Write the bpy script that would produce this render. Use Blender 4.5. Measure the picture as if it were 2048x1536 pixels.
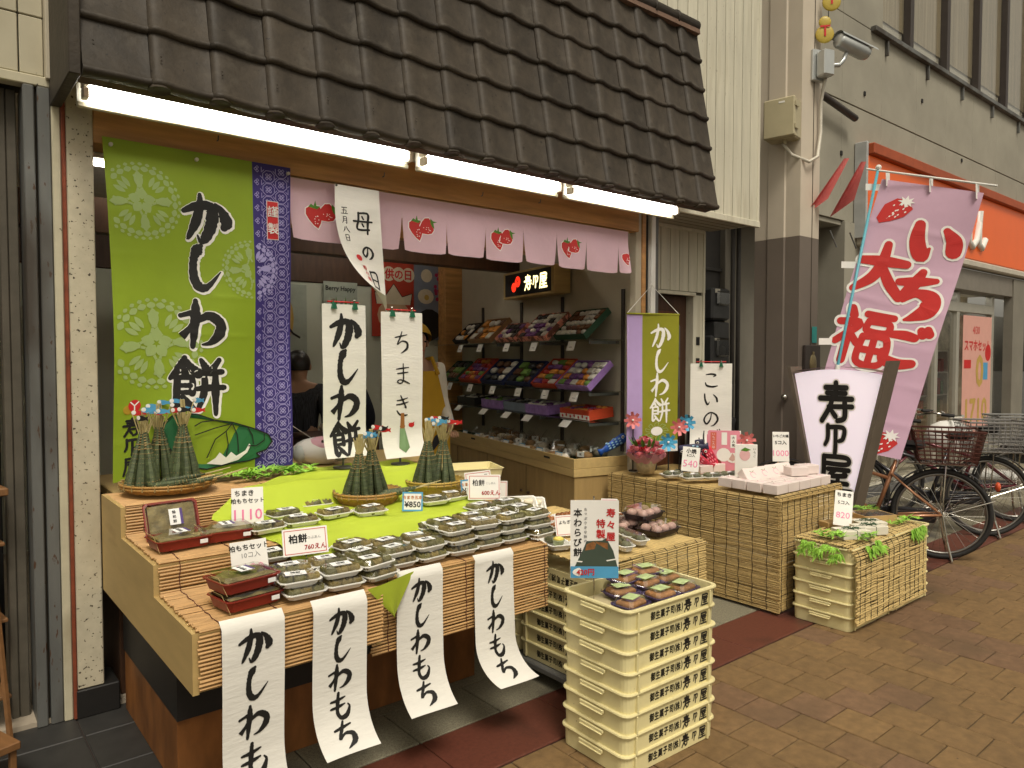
import bpy, math, random
from mathutils import Matrix, Vector
random.seed(11)
for o in list(bpy.data.objects): bpy.data.objects.remove(o)
sc = bpy.context.scene; col = sc.collection
R = math.radians; sin, cos, pi = math.sin, math.cos, math.pi
# ---------------------------------------------------------------- camera
YAW, PITCH = 39.49, 2.12
cam = bpy.data.cameras.new('camera'); cam.sensor_width = 36; cam.lens = 25.68; cam.clip_end = 300; cam.clip_start = .05
co = bpy.data.objects.new('camera', cam); col.objects.link(co)
co.location = (0, 0, 1.5); co.rotation_euler = (R(90-PITCH), 0, R(-YAW)); sc.camera = co
sc.render.resolution_x, sc.render.resolution_y = 1024, 768
# ---------------------------------------------------------------- sky, sun, exposure
w = bpy.data.worlds.new('World'); sc.world = w; w.use_nodes = True
nt = w.node_tree; bg = nt.nodes['Background']
sky = nt.nodes.new('ShaderNodeTexSky'); sky.sky_type = 'NISHITA'; sky.sun_disc = False
SUN_EL, SUN_AZ = 58, 203          # degrees: overcast light from the street side, high up
sky.sun_elevation = R(SUN_EL); sky.sun_rotation = R(SUN_AZ); sky.dust_density = 4; sky.air_density = 1
hs = nt.nodes.new('ShaderNodeHueSaturation'); hs.inputs['Saturation'].default_value = .12
tint = nt.nodes.new('ShaderNodeMix'); tint.data_type = 'RGBA'; tint.blend_type = 'MULTIPLY'; tint.inputs[0].default_value = 1
tint.inputs[7].default_value = (1, .92, .76, 1)
nt.links.new(sky.outputs[0], hs.inputs['Color']); nt.links.new(hs.outputs[0], tint.inputs[6]); nt.links.new(tint.outputs[2], bg.inputs[0])
bg.inputs[1].default_value = .09
sl = bpy.data.lights.new('sun', 'SUN'); sl.energy = 1.5; sl.angle = R(18); sl.color = (1, .93, .82)
so = bpy.data.objects.new('sun', sl); col.objects.link(so)
_d = Vector((sin(R(SUN_AZ))*cos(R(SUN_EL)), cos(R(SUN_AZ))*cos(R(SUN_EL)), sin(R(SUN_EL))))
so.rotation_euler = (-_d).to_track_quat('-Z', 'Y').to_euler()
sc.view_settings.view_transform = 'Standard'; sc.view_settings.look = 'None'
sc.view_settings.exposure = .40; sc.view_settings.gamma = 1; sc.view_settings.use_curve_mapping = False
# ---------------------------------------------------------------- materials
MATS = {}
def mat(name, c, rough=.6, var=.12, scale=9., bump=0., bscale=80., metal=0., rnd=0., emit=0., stretch=(1,1,1), speck=None, spec=.4, dirt=None, coat=0., ramp=(.3,.72), patch=None):
    if name in MATS: return MATS[name]
    m = bpy.data.materials.new(name); m.use_nodes = True; MATS[name] = m
    N, L = m.node_tree.nodes, m.node_tree.links; b = N['Principled BSDF']
    b.inputs['Roughness'].default_value = rough; b.inputs['Metallic'].default_value = metal; b.inputs['Specular IOR Level'].default_value = spec
    b.inputs['Coat Weight'].default_value = coat
    tc = N.new('ShaderNodeTexCoord'); mp = N.new('ShaderNodeMapping'); mp.inputs['Scale'].default_value = stretch
    L.new(tc.outputs['Object'], mp.inputs[0])
    nz = N.new('ShaderNodeTexNoise'); nz.inputs['Scale'].default_value = scale; nz.inputs['Detail'].default_value = 5; nz.inputs['Roughness'].default_value = .6
    oi = N.new('ShaderNodeObjectInfo'); ad = N.new('ShaderNodeVectorMath'); ad.operation = 'ADD'
    L.new(mp.outputs[0], ad.inputs[0]); L.new(oi.outputs['Location'], ad.inputs[1]); L.new(ad.outputs[0], nz.inputs['Vector'])
    rp = N.new('ShaderNodeValToRGB'); e = rp.color_ramp.elements; e[0].position, e[1].position = ramp
    e[0].color = (*[max(0, x*(1-var)) for x in c], 1); e[1].color = (*[min(1, x*(1+var)) for x in c], 1)
    L.new(nz.outputs['Fac'], rp.inputs[0]); out = rp.outputs[0]
    def mix(fac, a, bcol, blend='MIX'):
        x = N.new('ShaderNodeMix'); x.data_type = 'RGBA'; x.blend_type = blend
        if isinstance(fac, float): x.inputs[0].default_value = fac
        else: L.new(fac, x.inputs[0])
        L.new(a, x.inputs[6])
        if isinstance(bcol, tuple): x.inputs[7].default_value = (*bcol, 1)
        else: L.new(bcol, x.inputs[7])
        return x.outputs[2]
    if patch:           # whole pieces of another colour, in drifts
        n4 = N.new('ShaderNodeTexNoise'); n4.inputs['Scale'].default_value = patch[1]; n4.inputs['Detail'].default_value = 2; L.new(oi.outputs['Location'], n4.inputs['Vector'])
        r4 = N.new('ShaderNodeValToRGB'); r4.color_ramp.elements[0].position = patch[2]; r4.color_ramp.elements[1].position = patch[2]+.02
        L.new(n4.outputs['Fac'], r4.inputs[0]); x4 = N.new('ShaderNodeMix'); x4.data_type = 'RGBA'; x4.blend_type = 'MULTIPLY'; L.new(r4.outputs[0], x4.inputs[0]); L.new(out, x4.inputs[6]); x4.inputs[7].default_value = (*patch[0], 1); out = x4.outputs[2]
    if rnd:
        mr = N.new('ShaderNodeMapRange'); mr.inputs['To Min'].default_value = 1-rnd; mr.inputs['To Max'].default_value = 1+rnd
        L.new(oi.outputs['Random'], mr.inputs[0]); out = mix(1., out, mr.outputs[0], 'MULTIPLY')
    for sp in ((speck,) if speck else ()) + ((dirt,) if dirt else ()):
        n2 = N.new('ShaderNodeTexNoise'); n2.inputs['Scale'].default_value = sp[1]; n2.inputs['Detail'].default_value = 4; L.new(ad.outputs[0], n2.inputs['Vector'])
        r2 = N.new('ShaderNodeValToRGB'); r2.color_ramp.elements[0].position = sp[2]; r2.color_ramp.elements[1].position = sp[2]+sp[3]
        L.new(n2.outputs['Fac'], r2.inputs[0]); out = mix(r2.outputs[0], out, sp[0])
    L.new(out, b.inputs['Base Color'])
    if bump:
        n3 = N.new('ShaderNodeTexNoise'); n3.inputs['Scale'].default_value = bscale; n3.inputs['Detail'].default_value = 3; L.new(ad.outputs[0], n3.inputs['Vector'])
        bp = N.new('ShaderNodeBump'); bp.inputs['Strength'].default_value = bump; bp.inputs['Distance'].default_value = .01
        L.new(n3.outputs['Fac'], bp.inputs['Height']); L.new(bp.outputs[0], b.inputs['Normal'])
    if emit:
        L.new(out, b.inputs['Emission Color']); b.inputs['Emission Strength'].default_value = emit
    return m
def clear(name, tintc=(1,1,1), gloss=.14, rough=.08):
    if name in MATS: return MATS[name]
    m = bpy.data.materials.new(name); m.use_nodes = True; MATS[name] = m
    N, L = m.node_tree.nodes, m.node_tree.links; N.remove(N['Principled BSDF'])
    t = N.new('ShaderNodeBsdfTransparent'); t.inputs[0].default_value = (*tintc, 1)
    g = N.new('ShaderNodeBsdfGlossy'); g.inputs['Roughness'].default_value = rough
    lw = N.new('ShaderNodeLayerWeight'); lw.inputs[0].default_value = .5; fr = N.new('ShaderNodeMath'); fr.operation = 'POWER'; fr.inputs[1].default_value = 4; L.new(lw.outputs['Facing'], fr.inputs[0])
    ma = N.new('ShaderNodeMath'); ma.operation = 'ADD'; ma.use_clamp = True; ma.inputs[1].default_value = gloss*.4; L.new(fr.outputs[0], ma.inputs[0])
    x = N.new('ShaderNodeMixShader'); L.new(ma.outputs[0], x.inputs[0]); L.new(t.outputs[0], x.inputs[1]); L.new(g.outputs[0], x.inputs[2])
    L.new(x.outputs[0], N['Material Output'].inputs[0]); return m
# palette
BLACK = mat('ink', (.012,.011,.010), .55, .2)
WHITE = mat('white_paint', (.78,.77,.72), .5, .05)
PAPER = mat('paper', (.76,.74,.68), .8, .05, 5, bump=.15, bscale=25, stretch=(1,1,4))
CARD = mat('card', (.82,.80,.75), .55, .03)
RED = mat('red_print', (.55,.02,.02), .5, .08)
PINKINK = mat('pink_marker', (.80,.20,.38), .6, .1)
GREYINK = mat('grey_pen', (.22,.22,.22), .6, .1)
BLUEP = mat('blue_print', (.08,.32,.55), .5, .08)
# ---------------------------------------------------------------- mesh helper
class MB:
    def __init__(s): s.v = []; s.f = []; s.M = Matrix()
    def add(s, vs, fs):
        n = len(s.v); s.v += [s.M @ Vector(p) for p in vs]; s.f += [tuple(i+n for i in f) for f in fs]; return s
    def box(s, a, b, M=None):
        (x0,y0,z0),(x1,y1,z1) = a, b
        vs = [(x,y,z) for z in (z0,z1) for y in (y0,y1) for x in (x0,x1)]
        if M: vs = [M @ Vector(p) for p in vs]
        return s.add(vs, [(0,2,3,1),(4,5,7,6),(0,1,5,4),(2,6,7,3),(0,4,6,2),(1,3,7,5)])
    def bbox(s, a, b, r, M=None):       # box with bevelled edges
        (x0,y0,z0),(x1,y1,z1) = a, b; vs = []; 
        r = min(r, (x1-x0)/2.01, (y1-y0)/2.01, (z1-z0)/2.01)
        def ring(z, i):
            return [(x0+i+r*q, y0+i, z) if 0 else p for p in ()]
        rows = [(z0, r), (z0+r, 0), (z1-r, 0), (z1, r)]
        for z, i in rows:
            k = r if i == 0 else r*.6
            X0,X1,Y0,Y1 = x0+i,x1-i,y0+i,y1-i
            vs += [(X0+k,Y0,z),(X1-k,Y0,z),(X1,Y0+k,z),(X1,Y1-k,z),(X1-k,Y1,z),(X0+k,Y1,z),(X0,Y1-k,z),(X0,Y0+k,z)]
        fs = [tuple(range(7,-1,-1)), tuple(range(24,32))]
        for q in range(3):
            for i in range(8): fs.append((q*8+i, q*8+(i+1)%8, q*8+8+(i+1)%8, q*8+8+i))
        if M: vs = [M @ Vector(p) for p in vs]
        return s.add(vs, fs)
    def tube(s, path, r, n=8, cap=True, closed=False):
        P = [Vector(p) for p in path]; m = len(P); rs = r if isinstance(r, (list,tuple)) else [r]*m; vs = []; fs = []
        up = Vector((0,0,1)); prev = None
        for i, p in enumerate(P):
            t = (P[(i+1) % m]-P[i-1]) if (closed or 0 < i < m-1) else (P[1]-P[0] if i == 0 else P[-1]-P[-2])
            if t.length < 1e-9: t = Vector((0,0,1))
            t.normalize()
            if prev is None:
                a = t.cross(up); a = t.cross(Vector((1,0,0))) if a.length < .1 else a
            else: a = prev - t*prev.dot(t)
            if a.length < 1e-6: a = t.cross(Vector((0,1,0)))
            a.normalize(); prev = a; b = t.cross(a)
            vs += [p + (a*cos(2*pi*k/n) + b*sin(2*pi*k/n))*rs[i] for k in range(n)]
        for i in range(m if closed else m-1):
            j = (i+1) % m
            for k in range(n): fs.append((i*n+k, i*n+(k+1)%n, j*n+(k+1)%n, j*n+k))
        if cap and not closed: fs += [tuple(range(n-1,-1,-1)), tuple(range((m-1)*n, m*n))]
        return s.add(vs, fs)
    def lathe(s, prof, c=(0,0,0), n=20, sx=1, sy=1):
        vs = []; fs = []
        for r, z in prof: vs += [(c[0]+r*sx*cos(2*pi*k/n), c[1]+r*sy*sin(2*pi*k/n), c[2]+z) for k in range(n)]
        for i in range(len(prof)-1):
            for k in range(n): fs.append((i*n+k, i*n+(k+1)%n, (i+1)*n+(k+1)%n, (i+1)*n+k))
        if prof[0][0] > 1e-4: fs.append(tuple(range(n-1,-1,-1)))
        if prof[-1][0] > 1e-4: fs.append(tuple(range((len(prof)-1)*n, len(prof)*n)))
        return s.add(vs, fs)
    def ball(s, c, rx, ry=None, rz=None, n=10, m=6, M=None):
        ry = ry or rx; rz = rz or rx; vs = [(c[0],c[1],c[2]-rz)]; fs = []
        for j in range(1, m):
            a = pi*j/m - pi/2
            vs += [(c[0]+rx*cos(a)*cos(2*pi*k/n), c[1]+ry*cos(a)*sin(2*pi*k/n), c[2]+rz*sin(a)) for k in range(n)]
        vs.append((c[0],c[1],c[2]+rz)); t = len(vs)-1
        for k in range(n):
            fs.append((0, 1+(k+1)%n, 1+k)); fs.append((t, t-n+k, t-n+(k+1)%n))
            for j in range(m-2): fs.append((1+j*n+k, 1+j*n+(k+1)%n, 1+(j+1)*n+(k+1)%n, 1+(j+1)*n+k))
        if M: vs = [M @ Vector(p) for p in vs]
        return s.add(vs, fs)
    def grid(s, fn, nu, nv):
        vs = [fn(i/nu, j/nv) for j in range(nv+1) for i in range(nu+1)]
        return s.add(vs, [(j*(nu+1)+i, (j+1)*(nu+1)+i, (j+1)*(nu+1)+i+1, j*(nu+1)+i+1) for j in range(nv) for i in range(nu)])
    def prism(s, poly, y0, y1):         # poly in x,z ; extruded along y
        n = len(poly); vs = [(x,y0,z) for x,z in poly] + [(x,y1,z) for x,z in poly]
        return s.add(vs, [tuple(range(n)), tuple(range(2*n-1,n-1,-1))] + [(i, n+i, n+(i+1)%n, (i+1)%n) for i in range(n)])
    def mesh(s, name, m, smooth=False):
        me = bpy.data.meshes.new(name); me.from_pydata([tuple(p) for p in s.v], [], s.f); me.update(); me.materials.append(m)
        if smooth: me.polygons.foreach_set('use_smooth', [True]*len(me.polygons)); 
        return me
    def build(s, name, m, parent=None, smooth=False, world=False, kind=None):
        if world and parent: 
            L = parent['_o'] if '_o' in parent else parent.location; L = Vector(L); s.v = [p-L for p in s.v]
        return obj(name, s.mesh(name, m, smooth), parent, kind=kind)
def obj(name, me, parent=None, loc=None, M=None, kind=None):
    o = bpy.data.objects.new(name, me); col.objects.link(o)
    if parent: o.parent = parent
    if M is not None: o.matrix_local = M
    elif loc is not None: o.location = loc
    if kind: o['kind'] = kind
    return o
def tag(o, label, cat, group=None):
    o['label'] = label; o['category'] = cat
    if group: o['group'] = group
    return o
def thing(name, label, cat, loc=(0,0,0), rz=0, group=None, tilt=0):
    o = bpy.data.objects.new(name, None); col.objects.link(o); o.empty_display_size = .05
    o.location = loc; o.rotation_euler = (R(tilt), 0, R(rz)); return tag(o, label, cat, group)
def struct(o): o['kind'] = 'structure'; return o
def dup(root, loc, rz=0, label=None, group=None, tilt=0, roll=0):
    def cp(o, par):
        c = o.copy(); col.objects.link(c)
        if par: c.parent = par
        for ch in list(o.children): cp(ch, c)
        return c
    r = cp(root, None); r.location = loc; r.rotation_euler = (R(tilt), R(roll), R(rz))
    if label: r['label'] = label
    if group: r['group'] = group
    return r
def face(x, y): return -math.degrees(math.atan2(x, y))      # rz that turns a front (-Y) towards the street corner
# ---------------------------------------------------------------- lettering
_fc = {}
def font2d(s, bold=0.):
    if (s, bold) not in _fc:
        cu = bpy.data.curves.new('t', 'FONT'); cu.body = s; cu.size = 1; cu.align_x = 'CENTER'; cu.resolution_u = 2
        o = bpy.data.objects.new('t', cu); col.objects.link(o); dg = bpy.context.evaluated_depsgraph_get(); dg.update()
        me = o.evaluated_get(dg).to_mesh(); vs = [(v.co.x, v.co.y) for v in me.vertices]; fs = [tuple(p.vertices) for p in me.polygons]
        o.evaluated_get(dg).to_mesh_clear(); bpy.data.objects.remove(o); bpy.data.curves.remove(cu)
        if vs:
            cx = (max(v[0] for v in vs)+min(v[0] for v in vs))/2; cy = (max(v[1] for v in vs)+min(v[1] for v in vs))/2
            vs = [(x-cx, y-cy) for x, y in vs]
        if bold > .004 and vs:      # heavier weight: the same outline stamped round a small circle
            n = len(vs); k = 8 if bold < .06 else 12
            vs, fs = [(x+bold*cos(2*pi*q/k), y+bold*sin(2*pi*q/k)) for q in range(k) for x, y in vs] + vs, [tuple(i+q*n for i in f) for q in range(k+1) for f in fs]
        _fc[(s, bold)] = (vs, fs)
    return _fc[(s, bold)]
BR = {  # brush strokes: x, y, width in a unit box, y up
'か': [[(.06,.62,.05),(.30,.74,.09),(.56,.79,.10),(.66,.66,.13),(.62,.36,.12),(.50,.10,.10),(.40,.02,.05),(.34,.14,.02)], [(.40,1.0,.04),(.40,.8,.08),(.32,.45,.10),(.16,.10,.05),(.12,.04,.02)], [(.72,.84,.03),(.86,.70,.09),(.95,.48,.13),(.90,.36,.08)]],
'し': [[(.52,1.0,.05),(.44,.90,.12),(.36,.72,.09),(.33,.45,.09),(.36,.20,.10),(.48,.05,.10),(.66,.12,.06),(.92,.44,.015)]],
'わ': [[(.38,1.0,.05),(.37,.75,.10),(.34,.40,.09),(.30,.02,.05)], [(.06,.66,.05),(.40,.74,.06),(.26,.44,.05),(.08,.22,.08),(.36,.52,.05),(.64,.70,.09),(.88,.56,.11),(.86,.34,.11),(.68,.14,.06),(.50,.08,.02)]],
'も': [[(.44,1.0,.06),(.40,.62,.09),(.36,.26,.08),(.48,.04,.09),(.72,.10,.10),(.86,.38,.05),(.80,.50,.03)], [(.12,.70,.04),(.40,.72,.07),(.70,.80,.03)], [(.10,.44,.04),(.40,.47,.07),(.68,.54,.03)]],
'ち': [[(.10,.72,.05),(.42,.78,.07),(.76,.86,.04)], [(.48,1.0,.05),(.38,.72,.08),(.22,.38,.06),(.48,.54,.06),(.76,.46,.11),(.76,.20,.12),(.54,.02,.06),(.40,-.06,.02)]],
'ま': [[(.14,.74,.05),(.48,.78,.07),(.84,.82,.04)], [(.20,.52,.05),(.50,.55,.07),(.80,.58,.04)], [(.52,1.0,.05),(.53,.6,.08),(.52,.18,.07),(.36,.04,.06),(.18,.12,.06),(.34,.22,.05),(.60,.14,.08),(.88,.02,.05)]],
'き': [[(.18,.76,.05),(.5,.80,.08),(.78,.88,.04)], [(.14,.56,.05),(.5,.60,.08),(.82,.68,.04)], [(.38,1.0,.06),(.54,.70,.09),(.70,.40,.07),(.60,.44,.03)], [(.18,.26,.06),(.34,.08,.09),(.60,.02,.09),(.78,.04,.05)]],
'こ': [[(.20,.82,.05),(.52,.86,.10),(.78,.80,.09),(.62,.68,.03)], [(.16,.32,.05),(.24,.14,.10),(.56,.06,.11),(.88,.12,.06)]],
'い': [[(.12,.82,.07),(.15,.46,.10),(.30,.16,.10),(.42,.34,.02)], [(.66,.78,.05),(.84,.58,.10),(.88,.36,.10)]],
'の': [[(.54,.80,.05),(.46,.42,.08),(.26,.16,.09),(.10,.40,.09),(.24,.72,.08),(.52,.88,.08),(.82,.74,.10),(.92,.42,.11),(.72,.12,.08),(.52,.02,.03)]],
'ぼ': [[(.10,.92,.05),(.08,.5,.09),(.14,.08,.07)], [(.38,.84,.05),(.84,.86,.05)], [(.36,.60,.05),(.86,.62,.05)], [(.62,.84,.06),(.62,.2,.08),(.44,.06,.06),(.38,.2,.05),(.64,.22,.06),(.84,.06,.05)], [(.90,1.02,.05),(.96,.90,.07)], [(1.02,1.06,.05),(1.08,.94,.07)]],
'餅': [[(.28,1.0,.05),(.22,.84,.09),(.02,.60,.04)], [(.28,.96,.06),(.40,.82,.08),(.52,.72,.10)], [(.26,.80,.05),(.29,.70,.07)], [(.12,.60,.05),(.40,.63,.06),(.41,.34,.07)], [(.15,.62,.06),(.14,.06,.07),(.32,.18,.03)], [(.16,.47,.04),(.38,.48,.05)], [(.15,.34,.04),(.40,.35,.05)], [(.24,.26,.05),(.36,.12,.07),(.46,.02,.04)], [(.58,.98,.04),(.66,.84,.08)], [(.92,1.0,.05),(.80,.82,.07)], [(.50,.72,.04),(.74,.75,.07),(.98,.78,.05)], [(.48,.42,.04),(.74,.46,.07),(1.02,.48,.05)], [(.64,.73,.05),(.64,.40,.07),(.52,.04,.04)], [(.85,.76,.05),(.85,.40,.08),(.85,-.04,.04)]],
'母': [[(.30,.95,.06),(.28,.6,.06),(.20,.14,.06),(.80,.16,.06)], [(.28,.92,.05),(.78,.94,.06),(.76,.5,.07),(.70,-.06,.05)], [(.02,.52,.05),(.98,.56,.05)], [(.48,.78,.05),(.54,.66,.05)], [(.46,.42,.05),(.52,.30,.05)]],
'日': [[(.26,.95,.06),(.26,.05,.06)], [(.26,.92,.05),(.76,.92,.07),(.74,.05,.06)], [(.28,.5,.05),(.74,.5,.05)], [(.28,.08,.05),(.74,.08,.05)]],
'五': [[(.12,.9,.06),(.88,.92,.06)], [(.46,.9,.06),(.36,.08,.06)], [(.2,.52,.05),(.76,.54,.06),(.7,.1,.06)], [(.02,.06,.06),(.98,.08,.06)]],
'月': [[(.3,.95,.06),(.3,.4,.07),(.1,.02,.04)], [(.3,.92,.05),(.74,.92,.07),(.74,.04,.07),(.6,.1,.03)], [(.32,.66,.05),(.72,.66,.05)], [(.3,.42,.05),(.72,.42,.05)]],
'八': [[(.38,.8,.05),(.3,.4,.08),(.04,.04,.03)], [(.56,.9,.05),(.7,.5,.09),(.98,.06,.08)]],
'大': [[(.50,1.0,.06),(.48,.62,.08),(.36,.3,.08),(.06,.02,.05)], [(.08,.62,.06),(.5,.66,.08),(.94,.68,.06)], [(.50,.56,.06),(.7,.26,.08),(.96,.0,.07)]],
'福': [[(.20,1.0,.06),(.26,.88,.06)], [(.04,.72,.05),(.40,.74,.06),(.04,.34,.05)], [(.24,.6,.06),(.24,.0,.06)], [(.30,.5,.05),(.44,.36,.05)], [(.50,.95,.05),(.98,.95,.05)], [(.56,.82,.05),(.92,.82,.05),(.92,.64,.05),(.56,.64,.05),(.56,.82,.05)], [(.52,.52,.05),(.96,.52,.05),(.96,.03,.05),(.52,.03,.05),(.52,.52,.05)], [(.74,.5,.05),(.74,.04,.05)], [(.53,.27,.05),(.95,.27,.05)]],
'仝': [[(.22,.92,.12),(.22,.50,.12),(.12,.28,.10)], [(.22,.86,.12),(.80,.86,.12),(.80,.52,.12),(.64,.42,.10)], [(.52,.84,.12),(.52,.30,.12),(.50,.0,.12)]],
'寿': [[(.20,.87,.11),(.80,.87,.11)], [(.24,.73,.10),(.78,.73,.10)], [(.04,.59,.11),(.96,.59,.11)], [(.50,.99,.11),(.50,.60,.11)], [(.42,.72,.10),(.34,.40,.11),(.10,.02,.11)], [(.30,.38,.10),(.97,.40,.10)], [(.76,.50,.11),(.76,.12,.11),(.56,.03,.10)], [(.40,.26,.10),(.50,.14,.11)]],
'屋': [[(.18,.93,.10),(.84,.93,.10),(.86,.76,.10),(.20,.75,.10)], [(.17,.93,.11),(.16,.45,.11),(.05,.02,.10)], [(.30,.60,.10),(.92,.61,.10)], [(.52,.58,.09),(.36,.43,.10),(.82,.46,.10),(.78,.52,.08)], [(.32,.25,.10),(.88,.25,.10)], [(.22,.04,.11),(.98,.05,.11)], [(.60,.42,.10),(.60,.06,.10)]],
'ご': [[(.16,.80,.06),(.5,.82,.08),(.74,.78,.07)], [(.12,.34,.06),(.2,.14,.09),(.52,.06,.09),(.84,.12,.07)], [(.84,1.0,.06),(.90,.88,.07)], [(.98,1.04,.06),(1.04,.92,.07)]],
}
def brush(g, fat=1., grow=0., seg=7, dry=.10):
    vs = []; fs = []; rg = random.Random(ord(g[0])*7)
    for st in BR[g]:
        P = [Vector(p) for p in st]; Q = []
        for i in range(len(P)-1):
            a, b, c, d = P[max(i-1,0)], P[i], P[i+1], P[min(i+2,len(P)-1)]
            for k in range(seg):
                t = k/seg; Q.append(.5*((2*b)+(c-a)*t+(2*a-5*b+4*c-d)*t*t+(3*b-a-3*c+d)*t**3))
        Q.append(P[-1]); n = len(vs); m = len(Q)
        for i, q in enumerate(Q):
            t = (Q[min(i+1,m-1)]-Q[max(i-1,0)]); L = math.hypot(t.x, t.y) or 1
            hw = max(q.z,.012)*.62*fat*(1+dry*rg.uniform(-1,1)) + grow; nx, ny = -t.y/L*hw, t.x/L*hw
            vs += [(q.x+nx, q.y+ny), (q.x-nx, q.y-ny)]
        for i in range(m-1): fs.append((n+2*i, n+2*i+1, n+2*i+3, n+2*i+2))
        for q, s in ((Q[0], -1), (Q[-1], 1)):      # round ends
            t = (Q[1]-Q[0]) if s < 0 else (Q[-1]-Q[-2]); a0 = math.atan2(t.y*s, t.x*s); hw = max(q.z,.012)*.62*fat+grow; b0 = len(vs)
            vs += [(q.x+hw*cos(a0+(k/6-.5)*pi), q.y+hw*sin(a0+(k/6-.5)*pi)) for k in range(7)]; fs.append(tuple(range(b0, b0+7)))
    return [(x-.5, y-.5) for x, y in vs], fs
def glyph(ch, **k):
    if ch in BR and not k.get('font'): 
        k.pop('font', None); return brush(ch, **k)
    v, f = font2d(ch, k.get('grow', 0)*.7 + .012*k.get('fat', 1)); return [(x*1.05, y*1.05) for x, y in v], f
class Ink:      # collects flat print in sheet coordinates (x right, y up, metres) and lays it on a surface
    def __init__(s): s.v = []; s.f = []
    def put(s, vf, x, y, sx, sy=None, rot=0):
        v, f = vf; n = len(s.v); sy = sy or sx; c_, s_ = cos(R(rot)), sin(R(rot))
        s.v += [(x+(a*sx)*c_-(b*sy)*s_, y+(a*sx)*s_+(b*sy)*c_) for a, b in v]; s.f += [tuple(i+n for i in q) for q in f]; return s
    def poly(s, pts): n = len(s.v); s.v += list(pts); s.f.append(tuple(range(n, n+len(pts)))); return s
    def rect(s, x0, y0, x1, y1): return s.poly([(x0,y0),(x1,y0),(x1,y1),(x0,y1)])
    def frame(s, x0, y0, x1, y1, t): s.rect(x0,y0,x1,y0+t); s.rect(x0,y1-t,x1,y1); s.rect(x0,y0+t,x0+t,y1-t); return s.rect(x1-t,y0+t,x1,y1-t)
    def disc(s, x, y, rx, ry=None, n=14, rot=0):
        ry = ry or rx; c_, s_ = cos(R(rot)), sin(R(rot))
        return s.poly([(x+rx*cos(2*pi*k/n)*c_-ry*sin(2*pi*k/n)*s_, y+rx*cos(2*pi*k/n)*s_+ry*sin(2*pi*k/n)*c_) for k in range(n)])
    def line(s, pts, wd):
        for a, b in zip(pts, pts[1:]):
            d = Vector(b)-Vector(a); L = d.length or 1; nx, ny = -d.y/L*wd/2, d.x/L*wd/2
            s.poly([(a[0]+nx,a[1]+ny),(a[0]-nx,a[1]-ny),(b[0]-nx,b[1]-ny),(b[0]+nx,b[1]+ny)])
        return s
    def word(s, t, x, y, h, bold=0., rot=0, sx=1): return s.put(font2d(t, bold), x, y, h*sx, h, rot)
    def column(s, t, x, y, size, pitch, **k):
        for i, ch in enumerate(t): s.put(glyph(ch, **k), x, y-i*pitch, size)
        return s
    def lay(s, fn, name, m, parent, eps=.0012):      # fn(x, y) -> point ; normal by differences
        vs = []; up = list(range(len(s.v)))
        def find(i):
            while up[i] != i: up[i] = up[up[i]]; i = up[i]
            return i
        for q in s.f:
            for k in q[1:]: up[find(k)] = find(q[0])
        seen = {}
        for i, (x, y) in enumerate(s.v):
            r_ = find(i); k_ = seen.setdefault(r_, len(seen)) % 9
            p = Vector(fn(x, y)); a = Vector(fn(x+.002, y))-p; b = Vector(fn(x, y+.002))-p; n = a.cross(b); n.normalize(); vs.append(p+n*(eps+k_*.00009))
        mb = MB(); mb.add(vs, s.f); return mb.build(name, m, parent)
FLAT = lambda x, y: (x, 0, y)           # a sheet standing in the x-z plane, facing -Y
# ================================================================ THE SETTING
PAVE = mat('brick_paving', (.185,.112,.046), .72, .22, 22, bump=.25, bscale=160, rnd=.09, speck=((.035,.025,.016), 34, .735, .012), dirt=((.10,.064,.032), 1.7, .56, .22), patch=((.90,.86,1.10), 1.3, .52))
JOINT = mat('joint_sand', (.13,.10,.065), .95, .3, 40)
REDT = mat('red_granite', (.120,.038,.024), .45, .2, 60, speck=((.25,.12,.08), 300, .66, .05), dirt=((.05,.02,.014), 3, .58, .2))
GRAN = mat('grey_granite', (.21,.19,.13), .7, .25, 90, speck=((.06,.055,.04), 260, .58, .04), dirt=((.06,.055,.045), 2.5, .55, .2))
DTILE = mat('dark_floor_tile', (.030,.029,.027), .5, .2, 14)
g = MB().add([(-60,-60,-.03),(90,-60,-.03),(90,90,-.03),(-60,90,-.03)], [(0,1,2,3)]).build('ground', mat('asphalt', (.06,.058,.055), .9, .3, 3)); struct(g)
pv = MB().add([(-3,-2.5,-.008),(26,-2.5,-.008),(26,2.055,-.008),(-3,2.055,-.008)], [(0,1,2,3)]).build('pavement', JOINT); struct(pv)
P = .1965
bm = MB().bbox((.002,.002,-.03),(P-.003,P-.003,0), .003).mesh('brick', PAVE)
far = MB(); cnt = []
for i in range(-4, 60):
    x = .9+i*P; off = (i % 2)*P/2
    for j in range(0, 14):
        y = 2.05-(j+1)*P+off-.0
        if y+P > 2.052+.001: continue
        dx = x+P/2; dy = y+P/2; dep = dx*.636+dy*.772; lat = dx*.772-dy*.636
        if dep < .8 or abs(lat)/dep > .78 or lat/dep < -.3 or 1.5/dep > .62: continue
        cnt.append((dep, x, y))
cnt.sort()
for k, (d, x, y) in enumerate(cnt):
    z = random.uniform(-.0012, .0012)
    if k < 290:
        o = obj('brick', bm, pv, loc=(x, y, z)); o.rotation_euler = (R(random.uniform(-.15,.15)), R(random.uniform(-.15,.15)), 0)
    else: far.bbox((x+.002,y+.002,-.03),(x+P-.003,y+P-.003,z), .003)
for i in range(44, 110):            # bricks further down the street
    x = .9+i*P
    for j in range(0, 22):
        y = 2.05-(j+1)*P+(i % 2)*P/2
        if y+P < 2.053 and (i >= 60 or j >= 14): far.box((x+.002,y+.002,-.03),(x+P-.003,y+P-.003,0))
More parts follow.
